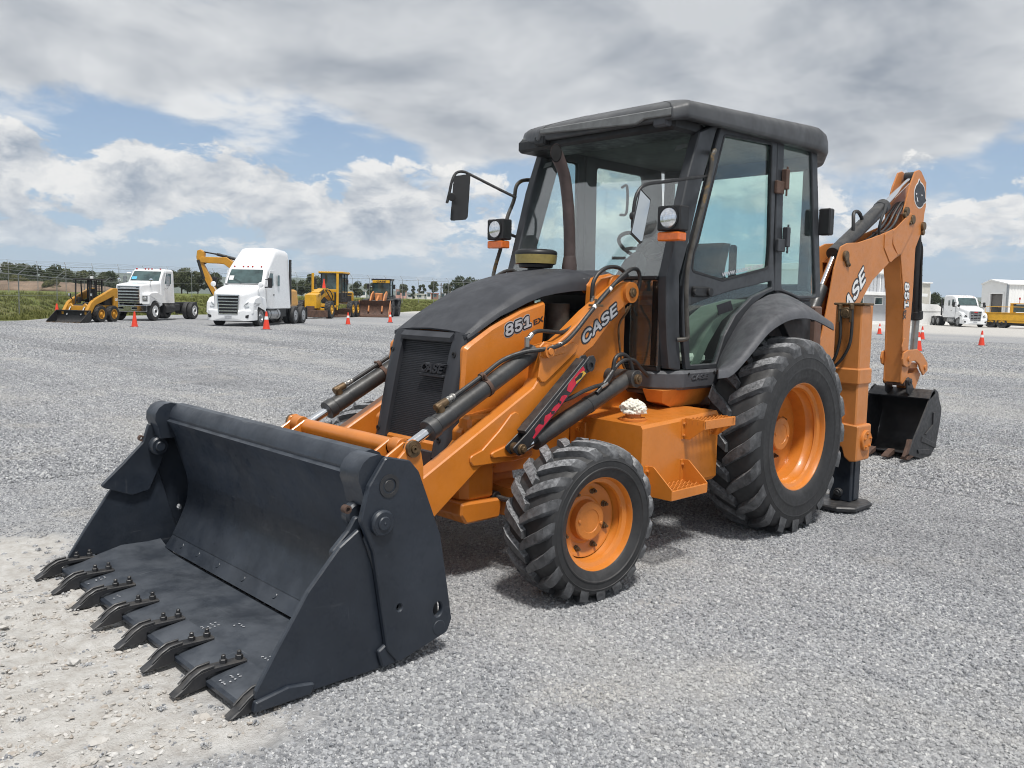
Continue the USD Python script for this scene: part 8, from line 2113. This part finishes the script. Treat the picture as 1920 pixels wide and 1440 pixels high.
for k in range(7):
    x0 = L2 * k / 7 + 0.06; x1 = L2 * (k + 1) / 7 - 0.06
    part('upper_panel', ribbed(a2 + d2 * x0 - n2 * 1.4, a2 + d2 * x1 - n2 * 1.4, 3.3, 5.25, n2, 0.5, 0.03), grey_wall, shed2)
part('canopy', to_world(box(-0.3, L2 - 0.05, -1.5, 0.9, 3.0, 3.32, 0.02), a2, d2, n2), M['white_wall'], shed2)
part('fascia', to_world(box(-0.3, L2 + 0.3, -8.6, -1.15, 5.35, 5.95, 0.02), a2, d2, n2), M['white_wall'], shed2)
part('end_block', to_world(box(L2 + 0.05, L2 + 1.45, -7.0, 0.15, 0, 4.45, 0.0), a2, d2, n2), surface('cream_panel', (0.56, 0.54, 0.48), 0.8, vary=0.06), shed2)
part('end_roof', to_world(box(L2 - 0.1, L2 + 1.6, -7.2, 0.35, 4.45, 4.6, 0.02), a2, d2, n2), M['white_wall'], shed2)
part('down_pipe', to_world(cyl((L2 + 1.65, 0.0, 0), (L2 + 1.65, 0.0, 3.6), 0.13, 10), a2, d2, n2), M['white_wall'], shed2)
for k in range(6):
    x = 0.8 + k * (L2 - 1.6) / 5
    w = part('window', to_world(box(x - 0.6, x + 0.6, -0.02, 0.03, 2.1, 2.75, 0.01), a2, d2, n2), M['far_window'], shed2)
    part('window_frame', to_world(prism([(x - 0.68, 2.02), (x + 0.68, 2.02), (x + 0.68, 2.83), (x - 0.68, 2.83)], -0.01, 0.06, 'y', 0.0, [[(x - 0.6, 2.1), (x + 0.6, 2.1), (x + 0.6, 2.75), (x - 0.6, 2.75)]]), a2, d2, n2), M['white_wall'], w)

# white ribbed fence between the sheds
fw = thing('sheet_fence', 'white ribbed sheet fence between the two sheds', 'fence')
pA, pB = ground_at(1716, 610.0)[:2], ground_at(1779, 608.0)[:2]
q = (pB - pA) / np.linalg.norm(pB - pA); nf = np.array([q[1], -q[0]]); nf = nf if nf @ (CAM[:2] - pA) > 0 else -nf
LF = np.linalg.norm(pB - pA)
for k in range(5):
    part('fence_panel', ribbed(pA + q * (LF * k / 5), pA + q * (LF * (k + 1) / 5 - 0.03), 0.0, 2.3 - 0.03 * (k % 2) - 0.02 * k, nf, 0.42, 0.07, 2.28 - 0.02 * k - (0.5 if k == 3 else 0)), M['white_wall'], fw)
part('rail', cyl((*(pA + nf * 0.08), 1.45), (*(pB + nf * 0.08), 1.45), 0.02, 6), M['far_black'], fw)
parts('fence_post', [cyl((*(pA + q * LF * k / 5 - nf * 0.1), 0), (*(pA + q * LF * k / 5 - nf * 0.1), 2.2), 0.05, 8) for k in range(6)], M['galvanised'], fw)

# distant hills
def ridge(name, dist, pts, color):
    """A ridge line at a distance; pts are (place across the picture, height seen)."""
    rows = []
    us = np.arange(pts[0][0], pts[-1][0] + 1, 12.0)
    vs = np.interp(us, [p[0] for p in pts], [p[1] for p in pts]) + 2.2 * (meshkit.fbm(np.stack([us * 0.02, 0 * us, 0 * us], -1), 4, 7) - 0.5)
    top = [far_point(u, v, dist) for u, v in zip(us, vs)]
    for t, k in ((1.0, 1.0), (0.6, 0.90), (0.0, 0.72)):
        rows.append([(CAM[0] + (p[0] - CAM[0]) * k, CAM[1] + (p[1] - CAM[1]) * k, max(p[2], 1) * t - (3 if t == 0 else 0)) for p in top])
    rows.insert(0, [(CAM[0] + (p[0] - CAM[0]) * 1.06, CAM[1] + (p[1] - CAM[1]) * 1.06, -3.0) for p in top])
    m = usdkit.mesh(stage, path_for(None, name), fix(sheet(rows)), color, smooth=True)
    tag(m.GetPrim(), kind='structure')


M['hill'] = surface('hill_scrub', (0.075, 0.095, 0.05), 0.95, vary=0.3, scale=0.01)
ridge('hills', 2600.0, [(-500, 520), (60, 514), (130, 507), (200, 511), (300, 516), (420, 519), (545, 521), (560, 520), (585, 524), (640, 529), (760, 548), (900, 560), (1700, 568), (1755, 558), (1790, 557.5), (1850, 558), (1950, 565), (2400, 570)], M['hill'])

# thin haze over the plain
hz_ = usdkit.material(stage, '/World/Looks/haze', {'p': ('principled_volume', {'color': (0.80, 0.88, 1.0), 'density': HAZE, 'anisotropy': 0.3})}, [], volume='p.volume')
hb = trimesh.creation.box([6400, 6400, 94.0]); hb.apply_translation([0, 0, 47.0 - 4.0])
tag(usdkit.mesh(stage, path_for(None, 'haze'), hb, hz_, smooth=False).GetPrim(), kind='stuff')
